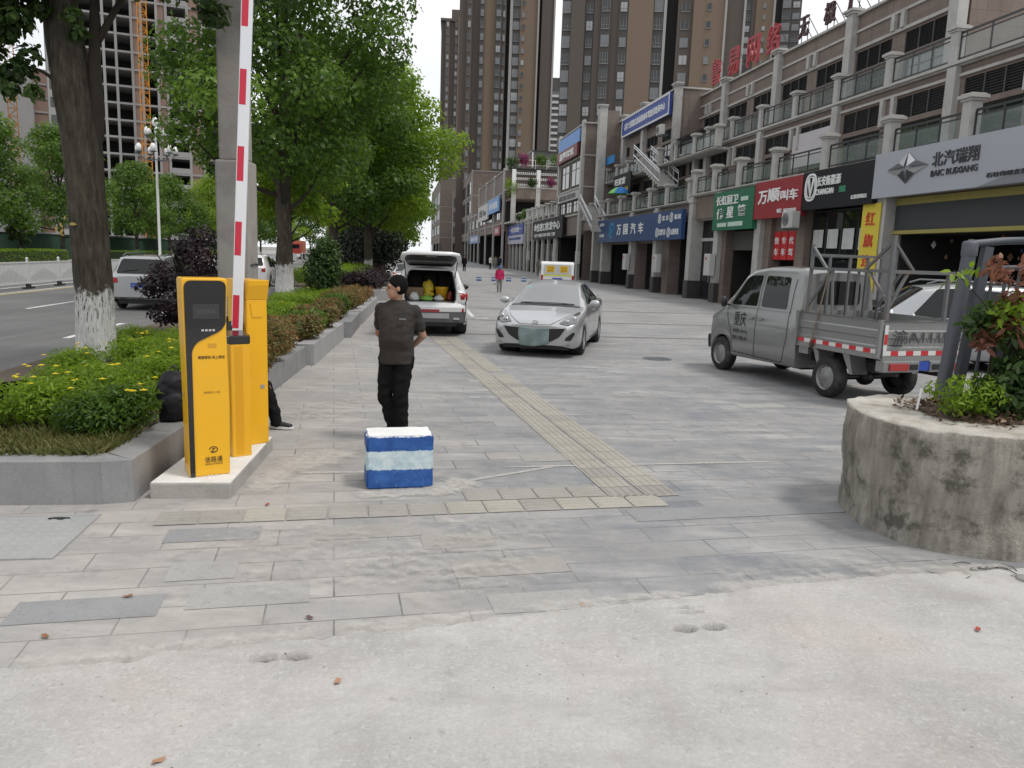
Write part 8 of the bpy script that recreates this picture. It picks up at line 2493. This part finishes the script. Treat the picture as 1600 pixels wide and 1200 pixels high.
# ---- white van behind the saloon
t = thing('delivery_van', 'white van with two yellow notices on its rear windows behind the saloon', 'van', (px(865, 42), 46.5, 0), R(-90))
t.scale = (1.0, 1.06, .88)
b = MB(); VW = .84
prof = round_poly([(0, .35), (0, .95), (.35, 1.15), (.95, 1.85), (1.2, 1.92), (3.9, 1.92), (4.05, 1.8), (4.1, 1.0), (4.1, .35)], [.05, .1, .2, .2, .2, .12, .15, .1, .05], 4)
b.extr([(x, -VW, z) for x, z in prof], (0, 2 * VW, 0)); b.build('body', WHITECAR, t, bevel=.07)
for sg in (1, -1):
    b = MB(); b.extr([(.55, sg * (VW + .004), 1.15), (1.0, sg * (VW + .004), 1.7), (3.7, sg * (VW + .004), 1.7), (3.8, sg * (VW + .004), 1.15)], (0, sg * .004, 0)); b.build('side_window', CARGLASS, t)
b = MB(); b.box(4.1, 4.112, -.68, .68, 1.16, 1.74); b.build('rear_window', pm('frosted_van_glass', (.5, .5, .5), .3), t)
for y in (-.36, .32):
    b = MB(); b.prism(round_poly([(4.112, y - .2), (4.118, y - .2), (4.118, y + .2), (4.112, y + .2)], .001), 1.27, 1.67); o = b.build('yellow_notice', pm('notice_yellow', (.7, .45, .02), .6), t)
    b = MB()
    for sgn_, zc in (('货运', 1.55), ('搬家', 1.38)): b.text(sgn_, frame((4.119, y, zc), Vector((0, 1, 0)), Vector((0, 0, 1)), Vector((1, 0, 0))), .3, .13, .003)
    b.build('notice_text', pm('notice_ink', (.35, .15, .02)), o)
b = MB(); b.box(4.1, 4.115, -.74, .74, 1.06, 1.14); b.build('yellow_strip', pm('strip_yellow', (.6, .6, .06), .6), t)
for sg in (1, -1):
    b = MB(); b.box(4.09, 4.12, sg * .78 - .05, sg * .78 + .05, .8, 1.1); b.build('tail_light', LAMPRED, t)
b = MB(); b.box(4.1, 4.125, -.25, .25, .82, .94); b.build('number_plate', PLATE, t)
b = MB(); b.box(4.08, 4.2, -.8, .8, .36, .6); b.build('rear_bumper', pm('van_bumper', (.2, .2, .2), .6), t, bevel=.03)
for x in (.75, 3.4):
    for y in (.72, -.72): wheel(t, x, y, .29, .18, RIMD, steel=True)

# ---- double cab pickup truck with a ladder rack
TR = math.atan2(-.947, .32)
TO = (4.39, 15.19, 0)
t = thing('pickup_truck', 'dusty silver double cab pickup truck with a welded ladder rack on its bed', 'truck', TO, TR)
CABL = 2.62
sh = Shell(CABL, [(0, .86), (.05, .98), (.22, 1.1), (.42, 1.2), (1.0, 1.8), (1.22, 1.9), (1.6, 1.95), (2.4, 1.95), (2.58, 1.92), (CABL, 1.86)],
           [(0, .84), (.06, .95), (.3, 1.08), (.55, 1.17), (1.2, 1.2), (CABL, 1.2)],
           [(0, .56), (.05, .66), (.16, .73), (.4, .765), (2.5, .765), (CABL, .745)],
           [(0, .5), (.2, .6), (.42, .64), (1.05, .6), (1.3, .61), (2.5, .61), (CABL, .58)],
           [(0, .34), (.1, .3), (1.2, .32), (CABL, .34)], [.52], .345, .31, .05, .025, 80, .02)
sh.mb.build('cab', TRUCKSIL, t)
underbody(t, .15, CABL - .05, .55, .3, .7)
windscreen(t, sh, .46, 1.02, .6, .56, bow=.05)
part_drape(t, sh, 'side_window', CARGLASS, [(.74, 1.24), (1.5, 1.25), (1.5, 1.78), (1.13, 1.76), (1.03, 1.7)], 'y', 1, rnd=.04, mirror=True)
part_drape(t, sh, 'side_window', CARGLASS, [(1.62, 1.25), (2.3, 1.25), (2.24, 1.77), (1.62, 1.78)], 'y', 1, rnd=.05, mirror=True)
part_drape(t, sh, 'rear_window', CARGLASS, [(-.42, 1.36), (.42, 1.36), (.4, 1.74), (-.4, 1.74)], 'x', 1, .008, .08, .06)
b = MB()
for sd in (1, -1):
    sh.line(b, [(.66, 1.2), (.72, 1.0), (.86, .7), (.9, .42)], 'y', sd, .012); sh.line(b, [(1.55, .36), (1.56, 1.8)], 'y', sd, .012)
    sh.line(b, [(2.4, .8), (2.4, 1.75)], 'y', sd, .012); sh.line(b, [(.9, .4), (2.3, .38)], 'y', sd, .012); sh.line(b, [(2.3, .38), (2.4, .8)], 'y', sd, .012)
b.build('shut_line', SHUT, t)
b = MB()
for sd in (1, -1): sh.line(b, [(.7, 1.215), (2.4, 1.215)], 'y', sd, .02, .012)
b.build('belt_moulding', TRUCKSIL, t)
for sd in (1, -1):
    for x in (1.42, 1.68):
        b = MB(); b.bar((x - .07, sd * .79, 1.04), (x + .07, sd * .79, 1.045), .025, .035); b.build('door_handle', TRUCKSIL, t, bevel=.008)
for sd in (1, -1):
    b = MB(); b.ball((.72, sd * .88, 1.28), (.06, .06, .1), 12, 8); b.bar((.74, sd * .76, 1.22), (.74, sd * .88, 1.24), .03); b.build('side_mirror', BLACK, t)
part_drape(t, sh, 'headlight', LAMPCLR, [(.44, .86), (.62, .84), (.68, .96), (.6, 1.02), (.46, .94)], 'x', -1, .008, .04, .03, True)
part_drape(t, sh, 'front_bumper', TRUCKSIL, [(-.66, .36), (.66, .36), (.68, .62), (-.68, .62)], 'x', -1, .04, .07, .05)
def door_text(s, x, z, w, h, mat, name='door_lettering', bold=.02):
    # the truck's left flank (y = -) faces the photographer's left
    b = MB(); v, f = text_geo(s, bold); v = v.copy(); lo, hi = v.min(0), v.max(0); out = []
    for q in v:
        X = x + ((q[0] - (lo[0] + hi[0]) / 2) / (hi[0] - lo[0])) * w; Z = z + ((q[1] - (lo[1] + hi[1]) / 2) / (hi[1] - lo[1])) * h
        hit = sh.bvh.ray_cast(Vector((X, -4, Z)), Vector((0, 1, 0)))[0]
        out.append((X, (hit.y if hit else -.77) - .005, Z))
    b.add(out, f); b.build(name, mat, t)
STEN = pm('stencil_ink', (0.045, 0.045, 0.048), .8, .3, 20)
door_text('重庆', 1.1, 1.0, .36, .25, STEN, bold=.01)
door_text('总质量 2405 Kg', 1.12, .78, .42, .07, STEN); door_text('准载5人 整备1280', 1.12, .66, .44, .07, STEN)
# bed
X0, X1 = 2.66, 4.42; BZ0, BZ1 = .80, 1.26
BEDM = TRUCKSIL
b = MB(); b.box(X0, X1, -.74, .74, .74, .79); b.build('bed_floor', BEDM, t)
def ribbed(b, x0, x1, y0, y1, z0, z1, outy):
    b.box(x0, x1, y0, y1, z0, z1)
def side_panel(y, name='side_board'):
    b = MB(); th = .035
    zs = [BZ0, BZ0 + .09, BZ0 + .11, BZ0 + .20, BZ0 + .22, BZ0 + .31, BZ0 + .33, BZ1 - .03, BZ1]
    of = [0, 0, -.014, -.014, 0, 0, -.014, -.014, .012]
    sg = 1 if y > 0 else -1
    rr_ = [[(X0 + .03, y + sg * (of[i]), zs[i]) for i in range(9)] + [(X0 + .03, y - sg * th, zs[8 - i]) for i in range(9)], [(X1 - .02, y + sg * (of[i]), zs[i]) for i in range(9)] + [(X1 - .02, y - sg * th, zs[8 - i]) for i in range(9)]]
    b.loft(rr_, True, False); return b.build(name, BEDM, t)
side_panel(-.765); side_panel(.765)
b = MB(); zs = [BZ0 - .03, BZ0 + .08, BZ0 + .1, BZ0 + .2, BZ0 + .22, BZ0 + .31, BZ0 + .33, BZ1 - .03, BZ1]; of = [0, 0, -.014, -.014, 0, 0, -.014, -.014, .012]
b.loft([[(X1 + of[i], y, zs[i]) for i in range(9)] + [(X1 - .035, y, zs[8 - i]) for i in range(9)] for y in (-.76, .76)], True, False); tb_ = b.build('tailboard', BEDM, t)
b = MB(); b.box(X0 - .02, X0 + .015, -.75, .75, BZ0, BZ1 + .02); b.build('head_board', BEDM, t)
for y in (-.78, .78):
    for x in (X0, X1 - .03):
        b = MB(); b.box(x - .02, x + .03, y - .03, y + .03, BZ0 - .06, BZ1 + .01); b.build('corner_stake', BEDM, t)
b = MB()
b.box(X0, X1, -.775, -.74, .72, .795); b.box(X0, X1, .74, .775, .72, .795); b.box(X1 - .02, X1 + .02, -.74, .74, .70, .765)
b.build('bed_rail', BEDM, t)
# red and white conspicuity tape
REDT = pm('tape_red', (.5, .02, .03), .4, .08, 6); WHT = pm('tape_white', (.62, .62, .6), .5, .1, 6)
tape_w, tape_r = MB(), MB()
n = 12
for k in range(n):
    (tape_r if k % 2 == 0 else tape_w).box(X0 + .05 + k * .14, X0 + .19 + k * .14, -.7835, -.778, .795, .855)
for k in range(11):
    (tape_r if k % 2 else tape_w).box(X1 + .0145, X1 + .019, -.74 + k * .134, -.606 + k * .134, .775, .84)
tape_w.box(X1 + .0155, X1 + .02, -.745, -.685, .84, 1.2); tape_r.box(X1 + .0205, X1 + .0225, -.742, -.688, .93, 1.07)
tape_w.build('white_tape', WHT, t); tape_r.build('red_tape', REDT, t)
b = MB(); b.text('渝A111D3', frame((X1 + .018, .02, 1.035), Vector((0, 1, 0)), Vector((0, 0, 1)), Vector((1, 0, 0))), 1.22, .2, .002); b.build('stencil_number', STEN, tb_)
b = MB(); b.box(X1 + .017, X1 + .019, -.6, -.42, .9, .93); b.build('small_stencil', STEN, tb_)
# rear end: cross member, lamps, plate
b = MB(); b.box(X1 - .1, X1 + .05, -.74, -.1, .54, .70); b.box(X1 - .1, X1 + .05, .1, .74, .54, .70); b.build('lamp_bar', TRUCKSIL, t, bevel=.012)
for sg in (-1, 1):
    b = MB(); b.box(X1 + .05, X1 + .07, sg * .47 - .17, sg * .47 + .17, .565, .67); b.build('tail_light', LAMPRED, t, bevel=.008)
    b = MB(); b.box(X1 + .045, X1 + .06, sg * .2 - .07, sg * .2 + .07, .575, .655); b.build('lamp_recess', BLACK, t)
b = MB(); b.box(X1 + .0, X1 + .03, -.1, .34, .56, .69); b.build('number_plate', PLATE, t)
b = MB(); b.box(.9, X1 - .05, -.42, -.34, .46, .60); b.box(.9, X1 - .05, .34, .42, .46, .60)
for x in (2.7, 3.4, 4.0): b.box(x, x + .08, -.34, .34, .48, .58)
b.build('chassis', pm('chassis_black', (.025, .024, .023), .8, .3, 5), t)
for sg in (-1, 1):
    b = MB(); b.extr([(2.95, sg * .7, .74), (3.1, sg * .7, .68), (3.15, sg * .7, .45), (3.1, sg * .7, .45), (3.0, sg * .7, .66)], (0, -sg * .28, 0)); b.build('mudguard', TRUCKSIL, t); b = MB(); b.extr([(3.6, sg * .7, .74), (3.65, sg * .7, .66), (3.8, sg * .7, .42), (3.86, sg * .7, .42), (3.75, sg * .7, .74)], (0, -sg * .28, 0)); b.build('mudguard', TRUCKSIL, t)
    b = MB(); b.box(2.68, 2.9, sg * .7 - .03, sg * .7 + .03, .6, .74); b.build('step_bracket', TRUCKSIL, t)
for x in (.52, 3.36):
    for y in (.665, -.665): wheel(t, x, y, .31, .19, RIMD, steel=True)
b = MB(); b.tube([(3.36, -.6, .31), (3.36, .6, .31)], .05, 8); b.ball((3.36, 0, .31), (.15, .14, .14), 10, 8); b.build('rear_axle', BLACK, t)
# rack
RACKM = pm('rack_steel', (.14, .145, .15), .6, .25, 6, metal=.3, dirt=(.2, .12, .07), dirt_amt=.4)
RK = thing('ladder_rack', 'welded grey steel rack standing on the pickup truck bed', 'rack', TO, TR)
yl, yr = -.68, .68; xf, xb = X0 + .08, X1 - .06
def rbar(p, q, w=.042): 
    b = MB(); b.bar(p, q, w); b.build('rack_bar', RACKM, RK)
for y in (yl, yr): rbar((xf, y, .8), (xf, y, 2.3)); rbar((xb, y, .8), (xb, y, 2.42), .055)
for y in (yl, yr): rbar((xf, y, 1.93), (xb, y, 1.93)); 
rbar((xf, yl, 2.14), (xf, yr, 2.14)); rbar((xf, yl, 1.93), (xf, yr, 1.93)); rbar((xb, yl, 1.93), (xb, yr, 1.93), .05)
for y in (-.34, 0.05, .4): rbar((xf, y, .8), (xf, y, 2.14), .036)
rbar((xf + .02, yl, 2.25), (xf + .35, yl, 1.93), .036); rbar((xf, yl, 1.35), (xf + .45, yl, 1.93), .036); rbar((xb - .5, yl, 1.93), (xb, yl, 2.34), .036); rbar((xb - .4, yl, 1.93), (xb, yl, 1.5), .036)
rbar((xb, yl + .4, 1.93), (xb, yl, 2.34), .036); rbar((xb, yl + .3, 1.93), (xb, yl, 1.4), .036); rbar((xb, .35, .85), (xb, .35, 1.93), .045); rbar((xb - .6, yl, .8), (xb - .6, yl, 1.93), .03)
rbar((xf, yr, 1.35), (xf + .45, yr, 1.93), .036); rbar((xf + .6, yl, .82), (xf + .48, yl, 1.93), .03)
tag_b = MB(); tag_b.box(-.04, .0, -.05, .05, 0, .14); 
b = MB(); b.tube([(xf + .3, -.79, .84), (xf + .33, -.8, 1.0), (xf + .36, -.76, 1.3), (xf + .42, -.69, 1.9)], .011, 6); b.build('tie_strap', pm('strap_tan', (.2, .16, .11)), RK)
b = MB(); b.ball((xf + .3, -.8, .78), (.035, .03, .06), 8, 6); b.build('ratchet', pm('rust_iron', (.09, .05, .035), .8), RK)
# jugs and tape roll visible behind the cab
b = MB()
for k in range(5):
    tag(MB().lathe([(.001, 0), (.07, .0), (.075, .02), (.075, .2), (.03, .24), (.03, .28), (.001, .28)], 14).build('water_jug', pm('jug_white', (.6, .6, .6), .4), None, tuple((Matrix.Translation(TO) @ Matrix.Rotation(TR, 4, 'Z')) @ Vector((X0 + .18, -.42 + k * .17, .79))), 0), 'white plastic jug in the truck bed against the cab', 'jug', 'white jugs in the truck bed')
# ---- silver estate car parked beyond the truck
px2 = lambda p, Y: (p - 800) / 1220 * Y
c3, _ = road_car('suv_car', 'silver grey suv parked between the pickup truck and the dark shop', 'car', (6.45, 16.7, 0), R(-12), SILVER2, 4.5, 1.72, .92, 'suv', .34, True)
# ================= round concrete planter at the right =================
def se_pt(a, cx, cy, rx, ry, e):
    c, s_ = math.cos(a), math.sin(a)
    return (cx + rx * abs(c) ** (2 / e) * (1 if c > 0 else -1), cy + ry * abs(s_) ** (2 / e) * (1 if s_ > 0 else -1))
PCX, PCY, PRX, PRY = 3.68, 6.02, .93, .86
t = thing('concrete_planter', 'weathered round ended concrete planter at the right edge of the picture', 'planter', (PCX, PCY, 0))
def outline(inset, n=56):
    left = [se_pt(PI / 2 + PI * k / n, 0, 0, PRX - inset, PRY - inset, 2.5) for k in range(n + 1)]
    top = [(4.6 - .2 * k, PRY - inset) for k in range(23)]
    bot = [(.2 + .2 * k, -PRY + inset) for k in range(23)]
    return top + left + bot
HT = .86
b = MB(); b.smooth = True
lv = []
for i in range(26):
    z = HT * i / 25
    lv.append((0.0 + .015 * math.sin(z * 7), z))
rgs = []
for ins, z in lv + [(.02, HT + .012), (.06, HT + .02)] + [(.06 + .045 * k, HT + .02 - .001 * k) for k in range(1, 10)] + [(.5, HT - .1)]:
    o_ = outline(ins)
    rg = []
    for x, y in o_:
        n_ = float(value_noise(np.array([x * 1 + 3 * y]), np.array([z * 2 + y]), 4, 51)[0]) - .5
        n2 = float(value_noise(np.array([x * 2 - y]), np.array([z * 3 + x]), 13, 52)[0]) - .5
        d = Vector((x, y)).normalized()
        am = 1 if z < HT - .05 else .5
        rg.append((x + d.x * (n_ * .03 + n2 * .014) * am, y + d.y * (n_ * .03 + n2 * .014) * am, z + (n_ * .02 + n2 * .012 if z > HT - .02 else 0)))
    rgs.append(rg)
b.loft(rgs, False, True, closed=False)
b.build('wall', m_old_concrete(), t)
b = MB(); so = outline(.42); 
V = []; nn = len(so)
cen_ = (1.5, 0.0)
for k in range(9):
    f = k / 8
    for x, y in so: V.append((x + (cen_[0] - x) * f * .98 if x < 1.5 else x, y * (1 - f), HT + .0 + .16 * (1 - (1 - f) ** 2) + .03 * (float(value_noise(np.array([x]), np.array([y * (1 - f)]), 5, 53)[0]) - .5)))
b.add(V, [(k * nn + i, k * nn + i + 1, (k + 1) * nn + i + 1, (k + 1) * nn + i) for k in range(8) for i in range(nn - 1)], True)
b.build('soil', SOIL, t)
# leaf litter and twigs lying on it
def soil_z(x, y): 
    f = 1 - min(1, max(0, abs(y) / (PRY - .42))); return HT + .02 + .16 * (1 - (1 - f) ** 2)
rr = random.Random(6)
P = []
for k in range(4200):
    i = rr.randrange(nn); fk = rr.randrange(8); q = V[fk * nn + i]; q2 = V[(fk + 1) * nn + i]; f = rr.random()
    P.append((PCX + q[0] + (q2[0] - q[0]) * f + rr.gauss(0, .03), PCY + q[1] + (q2[1] - q[1]) * f + rr.gauss(0, .03), q[2] + (q2[2] - q[2]) * f + .012 + rr.random() * .03))
for k in range(60):
    q = V[rr.randrange(nn)]; P.append((PCX + q[0] * 1.08 - .03, PCY + q[1] * 1.25, HT + .03))
P = np.array(P)
v, per = leaf_quads(P, unit(rng.normal(size=P.shape) * .55 + np.array([0, 0, 1.0])), .05, .55, 0)
LITTER = m_leaf('dry_leaf', (.05, .03, .018), (.12, .075, .045), (.26, .17, .1), .1)
tag(fast_mesh('leaf_litter', v, per, LITTER, None, rng.random(len(P))), 'dry brown leaf litter covering the soil of the round planter', 'leaf litter', None, 'stuff')
b = MB(); b.add([(0, 0, 0), (.012, -.01, .0), (.05, .03, .16), (.04, .04, .16)], [(0, 1, 2, 3)]); b.add([(0, .004, 0), (.012, -.006, .0), (.05, .034, .16), (.04, .044, .16)], [(3, 2, 1, 0)])
tag(b.build('paper_scrap', WHITE, None, (PCX - .47, PCY + .08, HT + .02)), 'white scrap of paper sticking up at the left of the planter soil', 'scrap')

# ---- grey railing standing in the planter
RAILM = pm('railing_grey', (.085, .092, .11), .55, .12, 8, .1, 60)
t = thing('metal_railing', 'slate grey metal railing with a round cornered top rail behind the photinia', 'railing', (3.66, 6.55, .8))
lean = Vector((.055, 0, 1)).normalized()
top = lambda x, z: Vector((x, 0, 0)) + lean * z
b = MB(); b.tube([(-.03, 0, -.1), tuple(top(0, 1.36))], .055, 14); b.lathe([(.06, 0), (.062, .015), (.062, .1), (.05, .12), (.0, .13)], 14, tuple(top(0, 1.3))); b.build('post', RAILM, t)
b = MB(); b.tube([tuple(top(.02, 1.4)), (.35, .02, 1.43), (1.6, .1, 1.5), (3.2, .2, 1.58)], .032, 10); b.build('top_rail', RAILM, t)
b = MB(); b.tube([(.2, .0, 1.2), (1.6, .1, 1.28), (3.2, .2, 1.36)], .022, 8); b.build('lower_rail', RAILM, t)
b = MB(); b.bar((.1, .02, -.1), tuple(top(.14, 1.38)), .07); b.build('stile', RAILM, t)
for k in range(20):
    b = MB(); x = .24 + k * .115; b.bar((x, .012 * k * .6, -.05), (x + .05, .012 * k * .6, 1.21 + .005 * k), .02); b.build('baluster', RAILM, t)

# ---- shrubs in the planter
t = ph = thing('photinia_shrub', 'leafy shrub with red new growth leaning over the grey railing at the right edge', 'shrub', (3.72, 6.0, .9))
rr = random.Random(9)
cl, red = [], []
for k in range(26):
    x = rr.uniform(-.2, 1.0); y = rr.uniform(-.25, .25); z = rr.uniform(.08, 1.02)
    if x < .12 and z > .75: z -= .25
    cl.append((x, y, z, .19, .16, .15, 1))
foliage('foliage', cl, 6800, .085, LEAF_D, t, .42, .1, True)
for k in range(24):
    x = rr.uniform(-.3, .7); y = rr.uniform(-.36, -.05); z = rr.uniform(.5, 1.12)
    red.append((x, y, z, .07, .07, .06, 1))
foliage('red_growth', red, 900, .085, LEAF_RED, t, .36, -.1, True)
foliage('pale_growth', [(rr.uniform(-.1, .6), rr.uniform(-.3, 0), rr.uniform(.55, 1.1), .12, .1, .1, 1) for _ in range(8)], 600, .08, LEAF_B, t, .4, -.1, True)
for k in range(9):
    b = MB(); x = rr.uniform(-.1, .6); b.tube([(x * .6, 0, -.1), (x * .8, -.03, .5), (x + rr.uniform(-.2, .2), -.1, 1.05)], [.012, .009, .004], 6); b.build('stem', BARK2, t)
t = thing('small_shrub', 'small bright green weed shrub at the foot of the grey railing post', 'shrub', (3.42, 5.82, .88))
foliage('foliage', [(rr.uniform(-.16, .2), rr.uniform(-.15, .15), rr.uniform(.04, .3), .08, .08, .06, 1) for _ in range(15)], 900, .05, LEAF_B, t, .4, .1, True)
for k in range(8):
    b = MB(); a = rr.random() * 6.28; b.tube([(0, 0, -.05), (.12 * math.cos(a), .12 * math.sin(a), .35)], [.006, .003], 5); b.build('stem', LEAF_G, t)
t = thing('overhanging_branch', 'green leafy branch tip entering at the top right edge above the railing', 'branch', (4.5, 6.2, 2.2))
foliage('foliage', [(rr.uniform(-.25, .4), rr.uniform(-.2, .2), rr.uniform(.0, .55), .14, .14, .1, 1) for _ in range(9)], 420, .085, LEAF_G, t, .5, .2, True)
b = MB(); b.tube([(.5, 0, -1.2), (.3, 0, -.2), (-.1, 0, .4)], [.02, .012, .004], 6); b.build('stem', BARK2, t)
P = np.array([(rr.uniform(-.42, -.2), rr.uniform(-.1, .1), rr.uniform(1.0, 1.14)) for _ in range(16)])
v, per = leaf_quads(P, unit(rng.normal(size=P.shape) + np.array([0, -.5, .6])), .085, .5, .3, True); fast_mesh('shoot_leaves', v, per, LEAF_B, ph, rng.random(len(P)))
b = MB(); b.tube([(.05, 0, .2), (-.1, 0, .8), (-.4, 0, 1.08)], [.006, .005, .003], 5); b.build('shoot', BARK2, ph)

# ---- rubble, twigs and fallen leaves on the ground
RUB = pm('rubble_grey', (.3, .29, .27), .9, .3, 20, .6, 60)
for k in range(46):
    a = rr.random()
    x = 2.95 + a * 1.5 + rr.gauss(0, .08); y = 5.02 - a * .02 - abs(rr.gauss(0, .1))
    s = abs(rr.gauss(.012, .012)) + .006
    b = MB()
    bm = bmesh.new(); bmesh.ops.create_icosphere(bm, subdivisions=1, radius=s)
    for q in bm.verts: q.co = Vector((q.co.x * rr.uniform(.7, 1.5), q.co.y * rr.uniform(.6, 1.2), q.co.z * rr.uniform(.4, .9)))
    me = bpy.data.meshes.new('stone_chip'); bm.to_mesh(me); bm.free()
    o = finish(me, 'stone_chip', RUB, None, (x, y, .008 + s * .35), rr.random() * 6)
    tag(o, 'grey rubble chip lying at the foot of the round concrete planter', 'rubble', 'rubble chips at the planter foot')
for k in range(14):
    x = 2.7 + rr.random() * 1.2; y = 4.75 + rr.random() * .3; a = rr.random() * 3.1
    b = MB(); b.tube([(0, 0, 0), (.05 * math.cos(a), .05 * math.sin(a), .006), (.13 * math.cos(a + .3), .13 * math.sin(a + .3), .0)], [.003, .003, .0015], 5)
    tag(b.build('twig', BARK2, None, (x, y, .022)), 'thin dark twig lying before the round concrete planter', 'twig', 'twigs before the planter')
FL = [(-2.12, 4.13, 'brown', 'on the left paving near the dark slab'), (-2.3, 3.65, 'brown', 'at the far left by the concrete edge'), (-1.86, 5.8, 'red', 'on the tactile tiles below the plinth'), (-1.05, 3.95, 'dot', 'in the middle of the near slabs'), (.45, 4.22, 'tan', 'at the slab edge near the two holes'), (2.62, 4.05, 'red', 'on the rough concrete at the right'), (-.75, 3.3, 'tan', 'just beyond the concrete edge'), (-1.3, 2.7, 'tan', 'near the bottom of the picture')]
LC = {'brown': pm('fallen_brown', (.22, .1, .045), .7), 'red': pm('fallen_red', (.32, .05, .03), .7), 'dot': pm('fallen_dark', (.1, .06, .05), .7), 'tan': pm('fallen_tan', (.36, .2, .12), .7)}
for x, y, c, wh_ in FL:
    b = MB(); s = .03
    b.add([(-s, 0, .012), (-s * .3, s * .5, .004), (s * .6, s * .35, .014), (s, 0, .002), (s * .5, -s * .4, .012), (-s * .4, -s * .45, .006)], [(0, 1, 5), (1, 2, 4, 5), (2, 3, 4)])
    tag(b.build('fallen_leaf', LC[c], None, (x, y, .005 if y - np.interp(x, EDGE[:, 0], EDGE[:, 1]) > .03 else .022), rr.random() * 6), {'brown': 'curled brown', 'red': 'small red', 'dot': 'tiny dark', 'tan': 'small tan'}[c] + ' fallen leaf ' + wh_, 'leaf')

# ---- plants of the far roof garden
PINKF = m_leaf('bougainvillea', (.12, .02, .06), (.25, .04, .12), (.4, .1, .22), .3)
for i, (u, D, z, r_, h, m, lab) in enumerate([(107.5, 14.6, 13.2, 1.1, 1.8, LEAF_D, 'left corner green plant on the far roof terrace'), (108, 16.2, 13.6, .8, 2.0, PINKF, 'pink flowering plant on the far roof terrace'), (108, 18.6, 13.8, .9, 1.8, LEAF_G, 'bushy plant in the middle of the far roof terrace'),
    (108.5, 21, 13.6, 1.4, 2.4, LEAF_G, 'large green plant right on the far roof terrace'), (106.2, 14.2, 9.6, .9, 2.6, LEAF_B, 'pale green climber at the loggia corner column'), (106, 19.6, 11.0, .8, 1.4, PINKF, 'second pink flowering plant by the loggia balustrade'), (105.6, 17, 10.9, .7, 1.2, LEAF_D, 'dark potted plant by the loggia balustrade'), (98.5, 15.1, 6.3, .7, 1.4, LEAF_G, 'green plant on the low terrace corner under the loggia'), (103, 15.1, 6.3, .6, 1.0, LEAF_D, 'dark plant on the low terrace rail')]):
    shrub(lab, u, D, z, r_, r_, h, 900, .2, m, 'roof garden plants', 6, 'roof_plant', .5)
